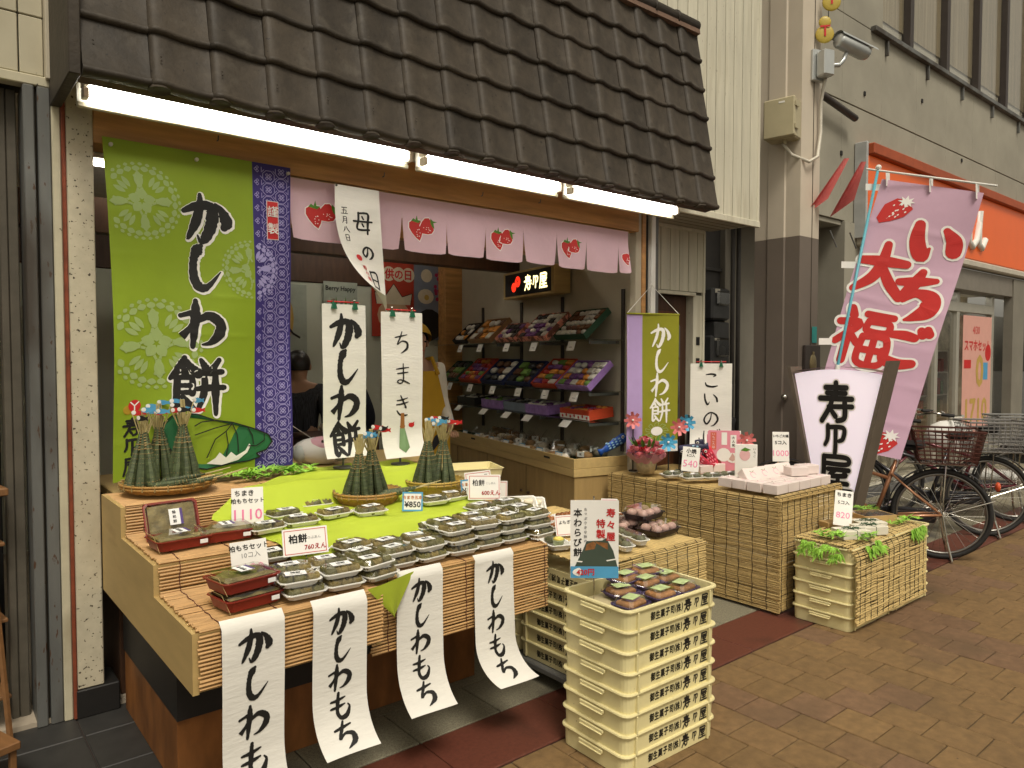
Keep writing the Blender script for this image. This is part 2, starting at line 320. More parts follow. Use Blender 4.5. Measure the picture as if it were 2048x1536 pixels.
for i in range(-4, 60, 2):          # half bricks closing the staggered columns against the red strip
    x = .9+(i+1)*P; far.bbox((x+.002, 2.05-P/2+.002, -.03), (x+P-.003, 2.05-.002, -.0005), .003)
if far.v: far.build('far_bricks', PAVE, pv, kind='stuff')
rs = MB().add([(-3,2.057,-.007),(26,2.057,-.007),(26,2.376,-.007),(-3,2.376,-.007)], [(0,1,2,3)]).build('red_strip', mat('dark_joint', (.04,.03,.025), .9)); struct(rs)
tm = MB().bbox((.0015,.002,-.03),(.5985,.317,0), .003).mesh('tile', REDT)
for i in range(22): obj('tile', tm, rs, loc=(-.3+i*.6, 2.057, random.uniform(-.0008,.0008)))
gs = MB().add([(-3,2.378,-.007),(26,2.378,-.007),(26,3.47,-.007),(-3,3.47,-.007)], [(0,1,2,3)]).build('granite_strip', MATS['dark_joint']); struct(gs)
sm = MB().bbox((.0015,.002,-.03),(.3965,.285,0), .003).mesh('slab', GRAN)
dm = MB().bbox((.0015,.002,-.03),(.2965,.296,0), .003).mesh('tile', DTILE)
for i in range(30): obj('slab', sm, gs, loc=(-.5+i*.4, 2.379, random.uniform(-.0008,.0008)))
for i in range(16):
    for j in range(3): obj('tile', dm, gs, loc=(-.4+i*.3, 2.668+j*.2985-.0, 0)) if i < 5 else None
MB().box((1.1,2.668,-.03),(26,3.55,-.001)).build('paving_bed', GRAN, gs)
sf = MB().box((-.2,3.472,-.03),(5.2,7.2,.02)).build('shop_floor', mat('vinyl_floor', (.40,.34,.26), .5)); struct(sf)

# ================================================================ SHOP BUILDING
WOODL = mat('lintel_wood', (.50,.255,.085), .45, .24, 5, bump=.1, bscale=30, stretch=(.5,6,6), dirt=((.34,.15,.05), 2.2, .58, .2))
WOODP = mat('pale_wood', (.47,.33,.13), .5, .14, 5, stretch=(5,.5,5))
DARKW = mat('dark_wood', (.060,.026,.012), .55, .3, 6, stretch=(4,4,.6))
CREAM = mat('cream_enamel', (.50,.46,.33), .5, .12, 7, speck=((.06,.045,.03), 45, .70, .03), dirt=((.30,.25,.16), 3, .55, .25))
BOARDW = mat('white_siding', (.60,.57,.45), .55, .12, 3, stretch=(4,4,.5), rnd=.05, speck=((.16,.10,.05), 40, .71, .03), dirt=((.42,.38,.27), 2.2, .55, .25))
SPECK = mat('speckled_post', (.50,.45,.33), .7, .1, 20, speck=((.05,.035,.02), 70, .64, .03), dirt=((.35,.28,.18), 2, .55, .3))
GREYM = mat('grey_rail', (.135,.138,.13), .5, .25, 5, metal=.2, speck=((.08,.04,.022), 40, .62, .04), dirt=((.06,.05,.04), 2.6, .50, .15), stretch=(1,1,.35))
RUST = mat('red_oxide', (.20,.045,.018), .7, .3, 20)
WALLIN = mat('plaster', (.46,.41,.31), .8, .06, 4)
BACKW = mat('pale_green_wall', (.52,.55,.46), .7, .05, 3)
sh = thing('shop_building', 'old confectionery shop front with brown tiled canopy, wooden lintel and open front', 'building', (.5,3.47,0))
def part(name, m, *boxes, parent=sh, **k):
    mb = MB()
    for a, b in boxes: mb.bbox(a, b, .004)
    return mb.build(name, m, parent, world=True, **k)
part('lintel', WOODL, ((.604,3.44,2.383),(4.0,3.6,2.56)))
for x, z in ((1.1,2.48),(1.95,2.45),(2.6,2.44),(3.05,2.46)): MB().tube([(x,3.44,z),(x,3.425,z),(x,3.42,z+.02)], .003, 6).build('nail', GREYM, sh, world=True)
part('fascia', WHITE, ((.604,3.41,2.562),(4.0,3.50,2.63)))
part('post', SPECK, ((.505,3.44,.12),(.603,3.62,2.75))); part('skirting', BLACK, ((.500,3.43,0),(.66,3.62,.119)))
part('trim_strip', RUST, ((.490,3.435,0),(.5045,3.6,2.6)))
part('jamb', WALLIN, ((3.99,3.46,0),(4.05,3.52,2.6))); part('door_trim', WOODL, ((4.052,3.455,0),(4.095,3.56,2.6)))
part('door_trim', BLACK, ((4.097,3.47,0),(4.135,3.6,2.6))); part('white_post', WHITE, ((4.137,3.44,0),(4.185,3.56,2.6)), ); part('rail_channel', GREYM, ((4.187,3.455,0),(4.235,3.62,2.6)))
# wall above the canopy and the boarded corner on the right
part('upper_wall', WALLIN, ((.42,3.50,2.62),(4.1,3.75,5.4)))
wl = MB().box((3.2,3.362,2.59),(5.345,3.60,5.6)).build('siding_wall', mat('groove', (.06,.05,.035), .9), sh, world=True)
bw = .1165
me = MB().bbox((.0045,-.012,0),(bw-.0045,0,3.0), .003).mesh('board', BOARDW)
for i in range(18): obj('board', me, wl, loc=(3.25+i*bw-.5, 3.361-3.47, 2.6))
part('corner_trim', BOARDW, ((5.335,3.342,2.575),(5.365,3.62,5.6))); part('drip_edge', BOARDW, ((4.30,3.335,2.55),(5.365,3.36,2.60)))
part('soffit', mat('soffit_board', (.36,.32,.24), .6, .1, 4), ((4.24,3.362,2.575),(5.34,3.80,2.589)))
for i in range(4): part('soffit_joint', MATS['groove'], ((4.24,3.44+i*.08,2.5725),(5.33,3.443+i*.08,2.5755)))
dw = MB().box((4.24,3.802,2.02),(5.24,3.95,2.574)).build('door_head_wall', MATS['groove'], sh, world=True)
me = MB().bbox((.003,-.012,0),(.117,0,.52), .003).mesh('board', BOARDW)
for i in range(8): obj('board', me, dw, loc=(4.33+i*.12-.5-.02, 3.801-3.47, 2.045))
part('head_trim', BOARDW, ((4.24,3.775,2.01),(5.12,3.80,2.04))); part('head_trim', BOARDW, ((4.24,3.775,2.545),(5.24,3.80,2.574)))
part('side_wall', BOARDW, ((5.105,3.79,0),(5.225,4.4,2.02))); part('corner_post', BOARDW, ((5.226,3.78,0),(5.252,4.3,2.574)))
dr = part('door', DARKW, ((4.45,3.86,0),(5.10,3.90,2.01))); part('panel', mat('door_panel', (.10,.035,.014), .45, .3, 6, stretch=(4,4,.6)), ((4.52,3.852,.12),(4.93,3.859,1.88)), parent=sh).parent = dr
dr.children[0].location = (0,0,0)
MB().tube([(4.965,3.855,.8),(4.965,3.83,.85),(4.965,3.83,1.75),(4.965,3.855,1.8)], .008, 6).build('handle', GREYM, sh, world=True)
for z in (1.60,1.42): part('sticker', BLACK, ((5.14,3.786,z),(5.19,3.7885,z+.07)))
# interior
part('back_wall', BACKW, ((.2,6.62,0),(4.8,6.75,2.21))); part('transom', DARKW, ((.2,6.60,2.212),(4.8,6.76,3.0)))
part('left_wall', WALLIN, ((.1,3.63,0),(.2,6.7,3.0))); part('ceiling', mat('ceiling_board', (.62,.58,.50), .8), ((.1,3.62,2.72),(5.2,6.9,2.80)))
part('beam', DARKW, ((.2,5.2,2.28),(4.5,5.32,2.5))); part('beam', WOODL, ((1.0,4.4,2.32),(3.9,4.5,2.46)))
part('corner_column', WOODL, ((4.40,6.45,0),(4.62,6.60,2.72)))
rw = MB(); d = Vector((.19,.98,0)).normalized(); n_ = Vector((d.y,-d.x,0))
p0 = Vector((4.052,3.525,0)); p1 = p0+d*3.15
rw.add([p0,p1,p1+n_*.08,p0+n_*.08]+[q+Vector((0,0,2.72)) for q in (p0,p1,p1+n_*.08,p0+n_*.08)], [(0,1,2,3),(7,6,5,4),(0,4,5,1),(1,5,6,2),(2,6,7,3),(3,7,4,0)])
rw.build('side_plaster_wall', WALLIN, sh, world=True)
# ceiling lamps inside, above the curtain line
for k, (x, y) in enumerate(((1.3,5.0),(2.9,4.6),(3.2,5.9))):
    t = thing('ceiling_lamp', ['lit ceiling tube lamp deep in the shop, left','lit ceiling tube lamp over the assistant','lit ceiling tube lamp by the back wall'][k], 'lamp', (x,y,2.66), 0, 'ceiling lamps inside the shop'); MB().bbox((-.5,-.07,.02),(.5,.07,.055), .01).build('housing', WHITE, t); MB().tube([(-.48,0,0),(.48,0,0)], .015, 10).build('tube', mat('lit_tube_inside', (1,.93,.80), .4, .0, emit=16), t)
# ---- tiled canopy
TILE = mat('glazed_tile', (.040,.031,.021), .62, .28, 14, bump=.22, bscale=45, rnd=.22, speck=((.012,.009,.006), 60, .69, .02), dirt=((.088,.077,.060), 7, .60, .25), spec=.35)
TW, TH = .2235, .2085; ang = math.atan2(1, .150)
PROF = [(0,.000),(.03,.012),(.08,.018),(.15,.0195),(.24,.017),(.36,.010),(.50,.003),(.65,-.002),(.82,-.005),(.93,-.004),(1,-.001)]
SEC = [(.02,-.016),(-.004,-.012),(-.011,-.002),(-.010,.008),(-.002,.0165),(.008,.018),(.017,.013),(.022,.006),(.235,-.008)]
def tile_mesh(eave, PROF=PROF, cap=True):
    mb = MB(); sec = list(SEC)
    if eave: sec = [(.02,-.05),(-.004,-.046)] + [(-.008,-.03)] + SEC[2:]
    nu = len(PROF); vs = [(u*TW*.995, y, z+dz) for y, dz in sec for u, z in PROF]
    mb.add(vs, [(j*nu+i, j*nu+i+1, (j+1)*nu+i+1, (j+1)*nu+i) for j in range(len(sec)-1) for i in range(nu-1)])
    e = (len(sec)-1)*nu; k0 = len(sec)
    mb.add([(0, y, z+dz) for y, dz in sec for z in (PROF[0][1],)]+[(0,.235,-.03),(0,.02,-.03)], [tuple(range(k0+2))])
    mb.add([(TW*.995, y, z+dz) for y, dz in sec for z in (PROF[-1][1],)]+[(TW*.995,.235,-.03),(TW*.995,.02,-.03)], [tuple(range(k0+1,-1,-1))])
    if eave and cap:
        mb.add([(.14*TW+.040*cos(a), -.0145, -.006+.040*sin(a)) for a in [2*pi*k/16 for k in range(16)]] + [(.14*TW+.036*cos(a), .014, -.006+.034*sin(a)) for a in [2*pi*k/16 for k in range(16)]],
               [tuple(range(16))] + [(k,(k+1)%16,16+(k+1)%16,16+k) for k in range(16)])
    for yy in (.11, .125): mb.ball((.15*TW, yy-.02, .0285), .004, .004, .002, 6, 4) if eave else None
    return mb.mesh('tile', TILE, True)
E0 = Vector((.497, 3.0, 2.518))
roof = MB().add([(0,0,-.05),(17*TW,0,-.05),(17*TW,1.28,-.05),(0,1.28,-.05),(0,.0,-.10),(17*TW,.0,-.10),(17*TW,1.28,-.10),(0,1.28,-.10)], [(0,1,2,3),(7,6,5,4),(0,4,5,1),(1,5,6,2),(2,6,7,3),(3,7,4,0)]).build('tiled_roof', DARKW, sh)
roof.matrix_local = Matrix.Translation(E0-Vector((.5,3.47,0))) @ Matrix.Rotation(ang, 4, 'X')
t0, t1 = tile_mesh(True), tile_mesh(False); PF = [(u, min(z, -.001)) for u, z in PROF]; e0, e1 = tile_mesh(True, PF, False), tile_mesh(False, PF)
for r_ in range(6):
    for c_ in range(17):
        o = obj('tile', (e0 if r_ == 0 else e1) if c_ == 0 else t0 if r_ == 0 else t1, roof, loc=(c_*TW, r_*TH, r_*.0+random.uniform(-.003,.003)))
        o.rotation_euler = (R(1.2+random.uniform(-.6,.6)), R(random.uniform(-.6,.6)), R(random.uniform(-.5,.5)))
rt = MB().lathe([(.001,0),(.05,0),(.052,.012),(.045,.014),(.043,.24),(.001,.24)], n=16).mesh('ridge_tile', TILE, True)
for i in range(16): obj('ridge_tile', rt, roof, M=Matrix.Translation((.02+i*.236, 1.30, .0)) @ Matrix.Rotation(pi/2, 4, 'Y'))
MB().box((0,1.235,-.06),(17*TW,1.275,.03)).build('mortar', mat('mortar', (.16,.10,.07), .9, .3, 20), roof)
part('roof_return', TILE, ((.455,3.0,2.50),(.494,3.5,3.9)), parent=sh)
part('eave_soffit', WALLIN, ((.5,3.03,2.625),(4.28,3.5,2.645)))

# ================================================================ FLUORESCENT LAMPS UNDER THE CANOPY
TUBE = mat('lit_tube', (1,.97,.90), .4, .0, emit=15)
CAPM = mat('lamp_socket', (.60,.56,.47), .5, .15)
xs = [(.52,2.00,'left end of the canopy'), (2.05,3.05,'middle of the canopy'), (3.10,4.16,'right end of the canopy')]
for a, b, wh in xs:
    t = thing('fluorescent_lamp', 'lit white twin fluorescent lamp at the '+wh, 'lamp', (a,3.26,2.487), 0, 'lamps under the tiled canopy'); L = b-a
    MB().bbox((0,-.03,.092),(L,.09,.135), .01).build('housing', WHITE, t)
    for yy, zz in ((-.035,.022),(-.030,.066)):
        q = MB().tube([(.035,yy,zz),(L-.035,yy,zz)], .0145, 12).build('tube', TUBE, t, True)
        for e in (.012, L-.030): MB().bbox((e,yy-.02,zz-.02),(e+.022,yy+.034,zz+.02), .004).build('socket', CAPM, t)
    MB().bbox((0,.0,-.022),(L,.022,.0), .004).build('base_rail', CREAM, t); MB().bbox((.0,.012,.0005),(L,.016,.091), .001).build('reflector', WHITE, t)

# ================================================================ LEFT NEIGHBOUR
lb = thing('neighbouring_shop', 'dim neighbouring shop at the left edge with cream panels and grey shutter rails', 'building', (.2,3.47,0))
NP = mat('cream_panel', (.47,.43,.31), .6, .1, 3, speck=((.05,.04,.03), 22, .72, .03), dirt=((.30,.26,.17), 2, .5, .3))
pw = part('upper_wall', MATS['groove'], ((-2,3.492,2.60),(.49,3.70,5.6)), parent=lb)
for x0, x1 in ((-1.4,-.6),(-.595,-.1),(-.095,.355),(.36,.44)):
    for z0, z1 in ((2.62,2.845),(2.85,3.6),(3.605,4.4)): MB().bbox((x0,3.478,z0),(x1,3.491,z1), .003).build('panel', NP, lb, world=True)
part('sill_rail', CREAM, ((-2,3.455,2.572),(.488,3.52,2.612)), parent=lb)
part('end_trim', WALLIN, ((.442,3.43,2.6),(.492,3.5,5)), parent=lb)
part('shutter_rail', GREYM, ((.364,3.45,0),(.402,3.62,2.57)), parent=lb); part('shutter_rail', GREYM, ((.412,3.45,0),(.456,3.62,2.57)), parent=lb)
part('rail_groove', MATS['groove'], ((.403,3.475,0),(.411,3.6,2.57)), parent=lb); part('cream_post', CREAM, ((.4575,3.445,0),(.489,3.6,2.57)), parent=lb)
part('inner_post', mat('dull_post', (.09,.078,.058), .7, .2), ((.318,3.56,0),(.352,3.66,2.57)), parent=lb); part('inner_post', MATS['dull_post'], ((.290,3.56,0),(.316,3.66,2.57)), parent=lb)
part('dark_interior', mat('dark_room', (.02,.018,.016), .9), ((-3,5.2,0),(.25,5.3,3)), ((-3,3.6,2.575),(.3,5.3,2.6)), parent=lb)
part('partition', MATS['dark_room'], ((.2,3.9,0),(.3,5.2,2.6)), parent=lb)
t = thing('wooden_rack', 'brown wooden slatted rack standing in the dark neighbouring doorway', 'rack', (.10,3.38,0), 8)
WR = mat('rack_wood', (.18,.085,.03), .6, .25, 6, stretch=(4,.6,4))
for x in (0,.17): MB().tube([(x,.0,0),(x-.04,.10,.95)], .012, 6).build('leg', WR, t); MB().tube([(x,.30,0),(x-.04,.12,.95)], .012, 6).build('leg', WR, t)
for i in range(3): MB().bbox((-.03,.05+.02*i,.15+.3*i),(.19,.26-.02*i,.165+.3*i), .003).build('shelf', WR, t)
MB().bbox((-.05,.02,.96),(.19,.20,.99), .004).build('shelf', WR, t)
t = thing('sandwich_board', 'low wooden stand beside the shutter rail at the left edge', 'stand', (.14,3.0,0), 20)
MB().bbox((-.02,0,.12),(.14,.16,.15), .004).build('top', WR, t)
for x, y in ((0,.02),(.12,.02),(0,.14),(.12,.14)): MB().bbox((x-.01,y-.01,0),(x+.01,y+.01,.119), .002).build('leg', WR, t)
tag(MB().grid(lambda u,v: (-.25+u*.45, 2.75+v*.32, .006+.002*sin(9*u+5*v)), 12, 8).build('door_mat', mat('black_mat', (.012,.012,.012), .9, bump=.4)), 'black rubber door mat in front of the dark neighbouring doorway', 'mat')

# ================================================================ RIGHT SIDE: ALLEY, COLUMN, CONCRETE BUILDING
al = thing('alley_wall', 'dark painted wall of the narrow alley carrying pipes and meters', 'wall', (5.3,4.35,0))
ALD = mat('dark_alley_paint', (.040,.037,.034), .7, .2, 5)
part('wall', ALD, ((5.25,4.36,0),(7.6,4.5,6)), parent=al)
for z in (.6,1.15,1.8,2.35): part('ledge', ALD, ((5.6,4.335,z),(6.9,4.359,z+.03)), parent=al)
PIPE = mat('dark_pipe', (.055,.050,.045), .5, .2)
for x in (5.70,5.82,6.42,6.52):
    m = MB().tube([(x,4.30,.3),(x,4.30,3.9)], .028, 10).build('pipe', PIPE, None, True); tag(m, {5.70:'leftmost thin dark vertical pipe in the alley',5.82:'second dark pipe from the boarded corner in the alley',6.42:'dark conduit right of the electric meters',6.52:'rightmost dark pipe in the alley beside the column'}[x], 'pipe', 'pipes in the alley')
MET = mat('meter_case', (.05,.05,.05), .35, .2)
for z, lb_, hh in ((1.98,'upper dark electric meter with glass front in the alley',.24),(1.48,'lower dark electric meter box with round dial in the alley',.28)):
    t = thing('electric_meter', lb_, 'meter', (6.13,4.30,z), 0, 'electric meters in the alley')
    MB().bbox((-.15,-.08,-.12),(.15,.06,hh-.05), .02).build('case', MET, t)
    MB().bbox((-.10,-.115,.02),(.10,-.081,hh-.08), .03).build('glass_cover', clear('meter_glass', (.6,.6,.6), .4), t)
    MB().tube([(0,-.082,.08),(0,-.10,.08)], .05, 12).build('dial', GREYM, t); MB().bbox((-.12,-.09,-.30),(.12,.05,-.14), .01).build('terminal_box', MET, t)
    MB().bbox((-.11,-.0835,hh-.10),(-.03,-.0815,hh-.06), .0005).build('plate', CAPM, t)
for k, (dx, dz) in enumerate(((0,0),(.05,-.04),(.09,.03))):
    tag(MB().tube([(6.05+dx*.5,4.27,1.16),(6.06+dx,4.24,.95+dz),(6.14+dx,4.22,.83+dz),(6.25+dx,4.24,.90+dz),(6.40,4.27,1.22)], .009, 6).build('cable', PIPE, None, True), ['inner','middle','outer'][k]+' of the dark drooping cables below the lower electric meter', 'cable', 'cables under the meter')
# arcade column
COLP = mat('column_upper_paint', (.58,.51,.41), .5, .06, 3, dirt=((.54,.46,.36), 1.5, .5, .3)); COLB = mat('column_lower_paint', (.165,.135,.11), .55, .08, 3)
ac = thing('arcade_column', 'tall steel arcade column, pinkish beige above and brown below', 'column', (5.74,3.2,0))
for nm, m, z0, z1 in (('lower_shaft', COLB, 0, 2.51), ('upper_shaft', COLP, 2.511, 7)):
    mb = MB(); o_ = (0,0)
    poly = [(0,0),(.31,0),(.31,.42),(.0,.42),(0,.30),(-.012,.29),(-.012,.14),(0,.13)]
    n = len(poly); mb.add([(x,y,z0) for x,y in poly]+[(x,y,z1) for x,y in poly], [tuple(range(n-1,-1,-1)), tuple(range(n,2*n))]+[(i,(i+1)%n,n+(i+1)%n,n+i) for i in range(n)]); mb.build(nm, m, ac)
    MB().box((.19,-.004,z0),(.196,-.0005,z1)).build('seam', MATS['groove'], ac)
MB().ball((-.03,.10,1.16), .028, .028, .028, 12, 8).build('knob', mat('chrome', (.55,.53,.48), .18, .03, metal=1), ac, True)
t = thing('junction_box', 'beige junction box with two latches on the column', 'box', (5.73,3.33,3.47), -80)
JB = mat('beige_plastic', (.44,.39,.25), .45, .05)
MB().bbox((-.125,-.14,-.17),(.125,-.0,.15), .012).build('body', JB, t); MB().bbox((-.130,-.175,-.165),(.130,-.141,.155), .010).build('lid', JB, t)
for z in (-.09,.09): MB().bbox((.131,-.17,z-.02),(.140,-.10,z+.02), .002).build('latch', JB, t)
MB().tube([(.02,-.08,-.17),(.02,-.08,-.20)], .014, 8).build('gland', JB, t); MB().bbox((.0,-.177,.11),(.05,-.1755,.125), .0005).build('sticker', WHITE, t)
tag(MB().tube([(5.66,3.32,3.28),(5.70,3.26,3.18),(5.80,3.16,3.12),(5.92,3.15,3.18),(5.99,3.165,3.4),(5.995,3.17,3.65),(5.97,3.12,3.83)], .014, 8).build('conduit', CAPM, None, True), 'grey flexible conduit looping from junction box up to camera', 'conduit')
SIL = mat('camera_silver', (.52,.54,.53), .35, .06, metal=.6)
t = thing('security_camera', 'silver bullet security camera bracketed to the column', 'camera', (5.95,3.17,3.93), -18)
MB().bbox((-.08,-.02,-.12),(.07,.02,.14), .006).build('wall_plate', SIL, t); MB().bbox((-.05,-.12,-.10),(.06,-.021,.11), .01).build('mount_box', SIL, t)
MB().tube([(.06,-.07,0),(.14,-.08,.01),(.19,-.08,.06),(.22,-.08,.12)], .018, 10).build('bracket', SIL, t, True)
Mc = Matrix.Translation((.20,-.08,.20)) @ Matrix.Rotation(R(12), 4, 'Y')
mb = MB(); mb.M = Mc @ Matrix.Rotation(R(90), 4, 'Y'); mb.lathe([(.001,-.08),(.05,-.08),(.062,-.06),(.064,.20),(.058,.23),(.052,.25),(.001,.25)], n=16); mb.build('body', SIL, t, True)
mb = MB(); mb.M = Mc; mb.grid(lambda u,v: (-.09+u*.40, .075*sin((v-.5)*2.4), .075*cos((v-.5)*2.4)), 3, 8); mb.build('sun_shield', SIL, t, True)
mb = MB(); mb.M = Mc @ Matrix.Rotation(R(90), 4, 'Y'); mb.lathe([(.001,.251),(.042,.251),(.001,.254)], n=14); mb.build('lens', BLACK, t)
t = thing('gourd_plate', 'dark plate with a gourd shape fixed to the column', 'plaque', (5.93,3.195,1.36), 0)
MB().bbox((-.125,-.025,-.24),(.125,0,.24), .004).build('plate', mat('plaque_brown', (.05,.04,.035), .4), t); GM = mat('gourd_bronze', (.25,.20,.10), .35, .3, 12, metal=.4)
MB().ball((0,-.026,-.10), .085, .012, .115, 16, 8).build('gourd', GM, t, True); MB().ball((0,-.026,.08), .058, .012, .085, 16, 8).build('gourd', GM, t, True); MB().bbox((-.015,-.032,.155),(.015,-.0255,.185), .002).build('gourd', GM, t)
MB().bbox((.02,-.004,.26),(.10,-.001,.40), .001).build('sticker', mat('teal', (.03,.28,.26), .5), t)
# red pennants on the column
PEN = mat('red_pennant', (.55,.13,.12), .7, .15, 8, bump=.2)
for k, (x, y, s_, lab) in enumerate(((6.02,3.06,1,'left of the two folded red pennants on the column'), (6.25,3.0,-1,'right rolled-open red pennant on the column'))):
    t = thing('pennant', lab, 'flag', (x,y,2.86), -50, 'red pennants on the column')
    MB().grid(lambda u,v: ((u-.5)*(.04+.13*v)+(.10-.24*v)*(1 if k==0 else .75), .07*sin(u*pi*1.3)*v*(1.8 if k else 1), .30-.46*v+u*v*.12), 8, 8).build('cloth', PEN, t, True)
    MB().tube([(.0,.1,-.28),(.06,.12,-.42)], .006, 6).build('pole', GREYM, t)
t = thing('gourd_garland', 'string of gold paper gourds with red bows hanging beside the column', 'decoration', (5.99,3.12,3.94), -50)
GO = mat('gold_paper', (.48,.36,.06), .4, .1)
for z, x in ((.52,.03),(.26,-.02)):
    for dz, r_ in ((0,.075),(.10,.05)):
        mb = MB(); mb.ball((x,0,z+dz), r_, .012, r_, 16, 8); mb.build('gourd', GO, t, True)
    MB().bbox((x-.04,-.016,z+.055),(x+.04,-.0125,z+.07), .001).build('bow', RED, t); MB().bbox((x-.008,-.016,z-.02),(x+.008,-.0125,z+.054), .001).build('bow', RED, t)
MB().tube([(.0,.0,.2),(.01,0,.5),(.03,0,1.2)], .004, 5).build('string', BLACK, t)
# concrete building
cb = thing('concrete_building', 'grey concrete panel building with high windows beyond the column', 'building', (9,3.8,0))
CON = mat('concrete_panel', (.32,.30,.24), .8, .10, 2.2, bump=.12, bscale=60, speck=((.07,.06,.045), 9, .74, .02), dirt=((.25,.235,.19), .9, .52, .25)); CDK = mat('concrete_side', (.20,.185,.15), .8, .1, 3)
base = part('wall', MATS['groove'], ((6.3,4.02,2.95),(22,4.2,9)), parent=cb)
for i in range(16):
    x0 = 6.704+i*.92
    for z0, z1 in ((2.95,4.19),(4.20,5.10)):
        MB().bbox((x0+.002,3.8,z0+.002),(x0+.918,4.018,z1-.002), .003).build('panel', CON, cb, world=True)
for x0 in (6.704,7.624): MB().bbox((x0+.004,3.8,5.104),(x0+.916 if x0 > 7 else x0+.916,4.018,8), .004).build('panel', CON, cb, world=True)
for i, x in enumerate((6.42,)): MB().bbox((6.31,3.8,2.95),(6.70,4.018,8), .004).build('panel', CON, cb, world=True)
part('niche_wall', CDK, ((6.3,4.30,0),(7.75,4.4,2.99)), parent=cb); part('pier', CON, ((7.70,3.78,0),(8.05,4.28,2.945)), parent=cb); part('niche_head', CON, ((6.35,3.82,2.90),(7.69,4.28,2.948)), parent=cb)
WD = mat('window_frame_brown', (.045,.035,.03), .5, .1); CUR = mat('beige_curtain', (.50,.44,.32), .8, .3, 3, stretch=(9,1,.15)); GL = clear('window_glass', (.90,.89,.86), .10, .05)
wn = part('window', WD, ((8.30,3.90,5.14),(16,4.0,5.22)), ((8.30,3.9,7.4),(16,4.0,7.5)), parent=cb)
part('sill', GREYM, ((8.25,3.74,5.08),(16,3.84,5.135)), parent=cb)
for i in range(7):
    x = 8.30+i*1.12; part('mullion', WD, ((x,3.86,5.221),(x+.09,3.98,7.4)), parent=cb)
    if i < 6: part('pane', GL, ((x+.092,3.93,5.222),(x+1.118,3.938,7.39)), parent=cb); part('curtain', CUR, ((x+.092,3.945,5.42),(x+1.118,3.955,7.39)), parent=cb); part('pale_strip', mat('window_pale', (.75,.74,.68), .5, .02), ((x+.1,3.96,5.223),(x+1.11,3.98,5.45)), parent=cb)  # strip is one even pale colour, showing below the curtain hem
    part('sill_bracket', GREYM, ((x+.30,3.76,4.90),(x+.325,3.798,5.068)), parent=cb)
for x, z in ((8.1,4.35),(9.6,4.6),(9.05,3.78),(10.9,4.1),(7.6,3.62)): MB().bbox((x,3.785,z),(x+.035,3.799,z+.05), .004).build('bolt', BLACK, cb, world=True)
tag(MB().tube([(6.55,3.70,4.15),(7.72,3.70,4.0)], .035, 8).build('dark_pipe', WD, None, True), 'dark horizontal pipe below the security camera', 'pipe')
# orange shop sign
os_ = thing('shop_sign', 'long orange backlit fascia sign with white script lettering', 'sign', (7.95,3.66,2.80))
OR = mat('orange_acrylic', (.72,.115,.014), .35, .05, 1.5, emit=.10); 
MB().bbox((-.04,.0,-.02),(.0,.135,1.0), .006).build('end_plate', mat('pale_grey', (.42,.43,.42), .5), os_); MB().bbox((.002,.0,.0),(8,.135,.86), .01).build('face', OR, os_)
MB().bbox((.002,-.06,.862),(8,.135,.98), .01).build('hood', mat('orange_dark', (.36,.07,.02), .5), os_); MB().bbox((.002,-.01,-.10),(8,.135,-.003), .02).build('lower_trim', mat('pale_beige', (.50,.46,.38), .5), os_)
mb = MB(); sx0 = 3.05
for pth in ([(-.16,.62),(-.22,.40),(-.20,.22),(-.08,.16),(.06,.26),(.14,.48),(.18,.66),(.14,.40),(.15,.22),(.26,.17),(.38,.30)],):
    mb.tube([(sx0+x,-.012,z) for x, z in pth], .045, 8)
mb.build('lettering', WHITE, os_, True)
part('shutter_case', mat('dim_metal', (.20,.18,.15), .5), ((8.06,3.72,2.40),(16,4.0,2.68)), parent=cb)
# glazed shop front under the sign
sfm = mat('aluminium', (.52,.50,.43), .35, .06, metal=.5); INB = mat('shop_inside', (.52,.49,.40), .8, .5, 3.0, ramp=(.35,.65))
part('shop_interior', INB, ((8.06,5.4,0),(16,5.5,2.9)), ((8.06,3.9,-.02),(16,5.4,.004)), parent=cb)
for x in (8.10,9.15,10.30,11.02,12.35,13.6): part('mullion', sfm, ((x,3.84,0),(x+.09,3.93,2.39)), parent=cb)
part('mullion', sfm, ((8.1,3.835,2.12),(12.4,3.925,2.25)), parent=cb)
for x0, x1 in ((8.19,9.15),(9.24,10.30),(10.39,11.02),(11.11,12.35),(12.44,13.6)): part('pane', GL, ((x0+.002,3.88,.03),(x1-.002,3.886,2.11)), parent=cb)
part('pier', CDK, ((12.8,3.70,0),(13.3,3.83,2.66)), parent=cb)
for x in (9.0,11.4):
    t = thing('shop_lamp', 'lit ceiling tube lamp behind the glass '+('near the flag' if x < 10 else 'above the poster door'), 'lamp', (x,4.6,2.55), 0, 'lamps in the glazed shop'); MB().bbox((-.6,-.08,.02),(.6,.08,.06), .01).build('housing', WHITE, t); MB().tube([(-.58,0,0),(.58,0,0)], .016, 10).build('tube', TUBE, t)
part('shop_ceiling', WHITE, ((8.06,4.02,2.66),(16,5.4,2.70)), parent=cb)
rg = random.Random(5)
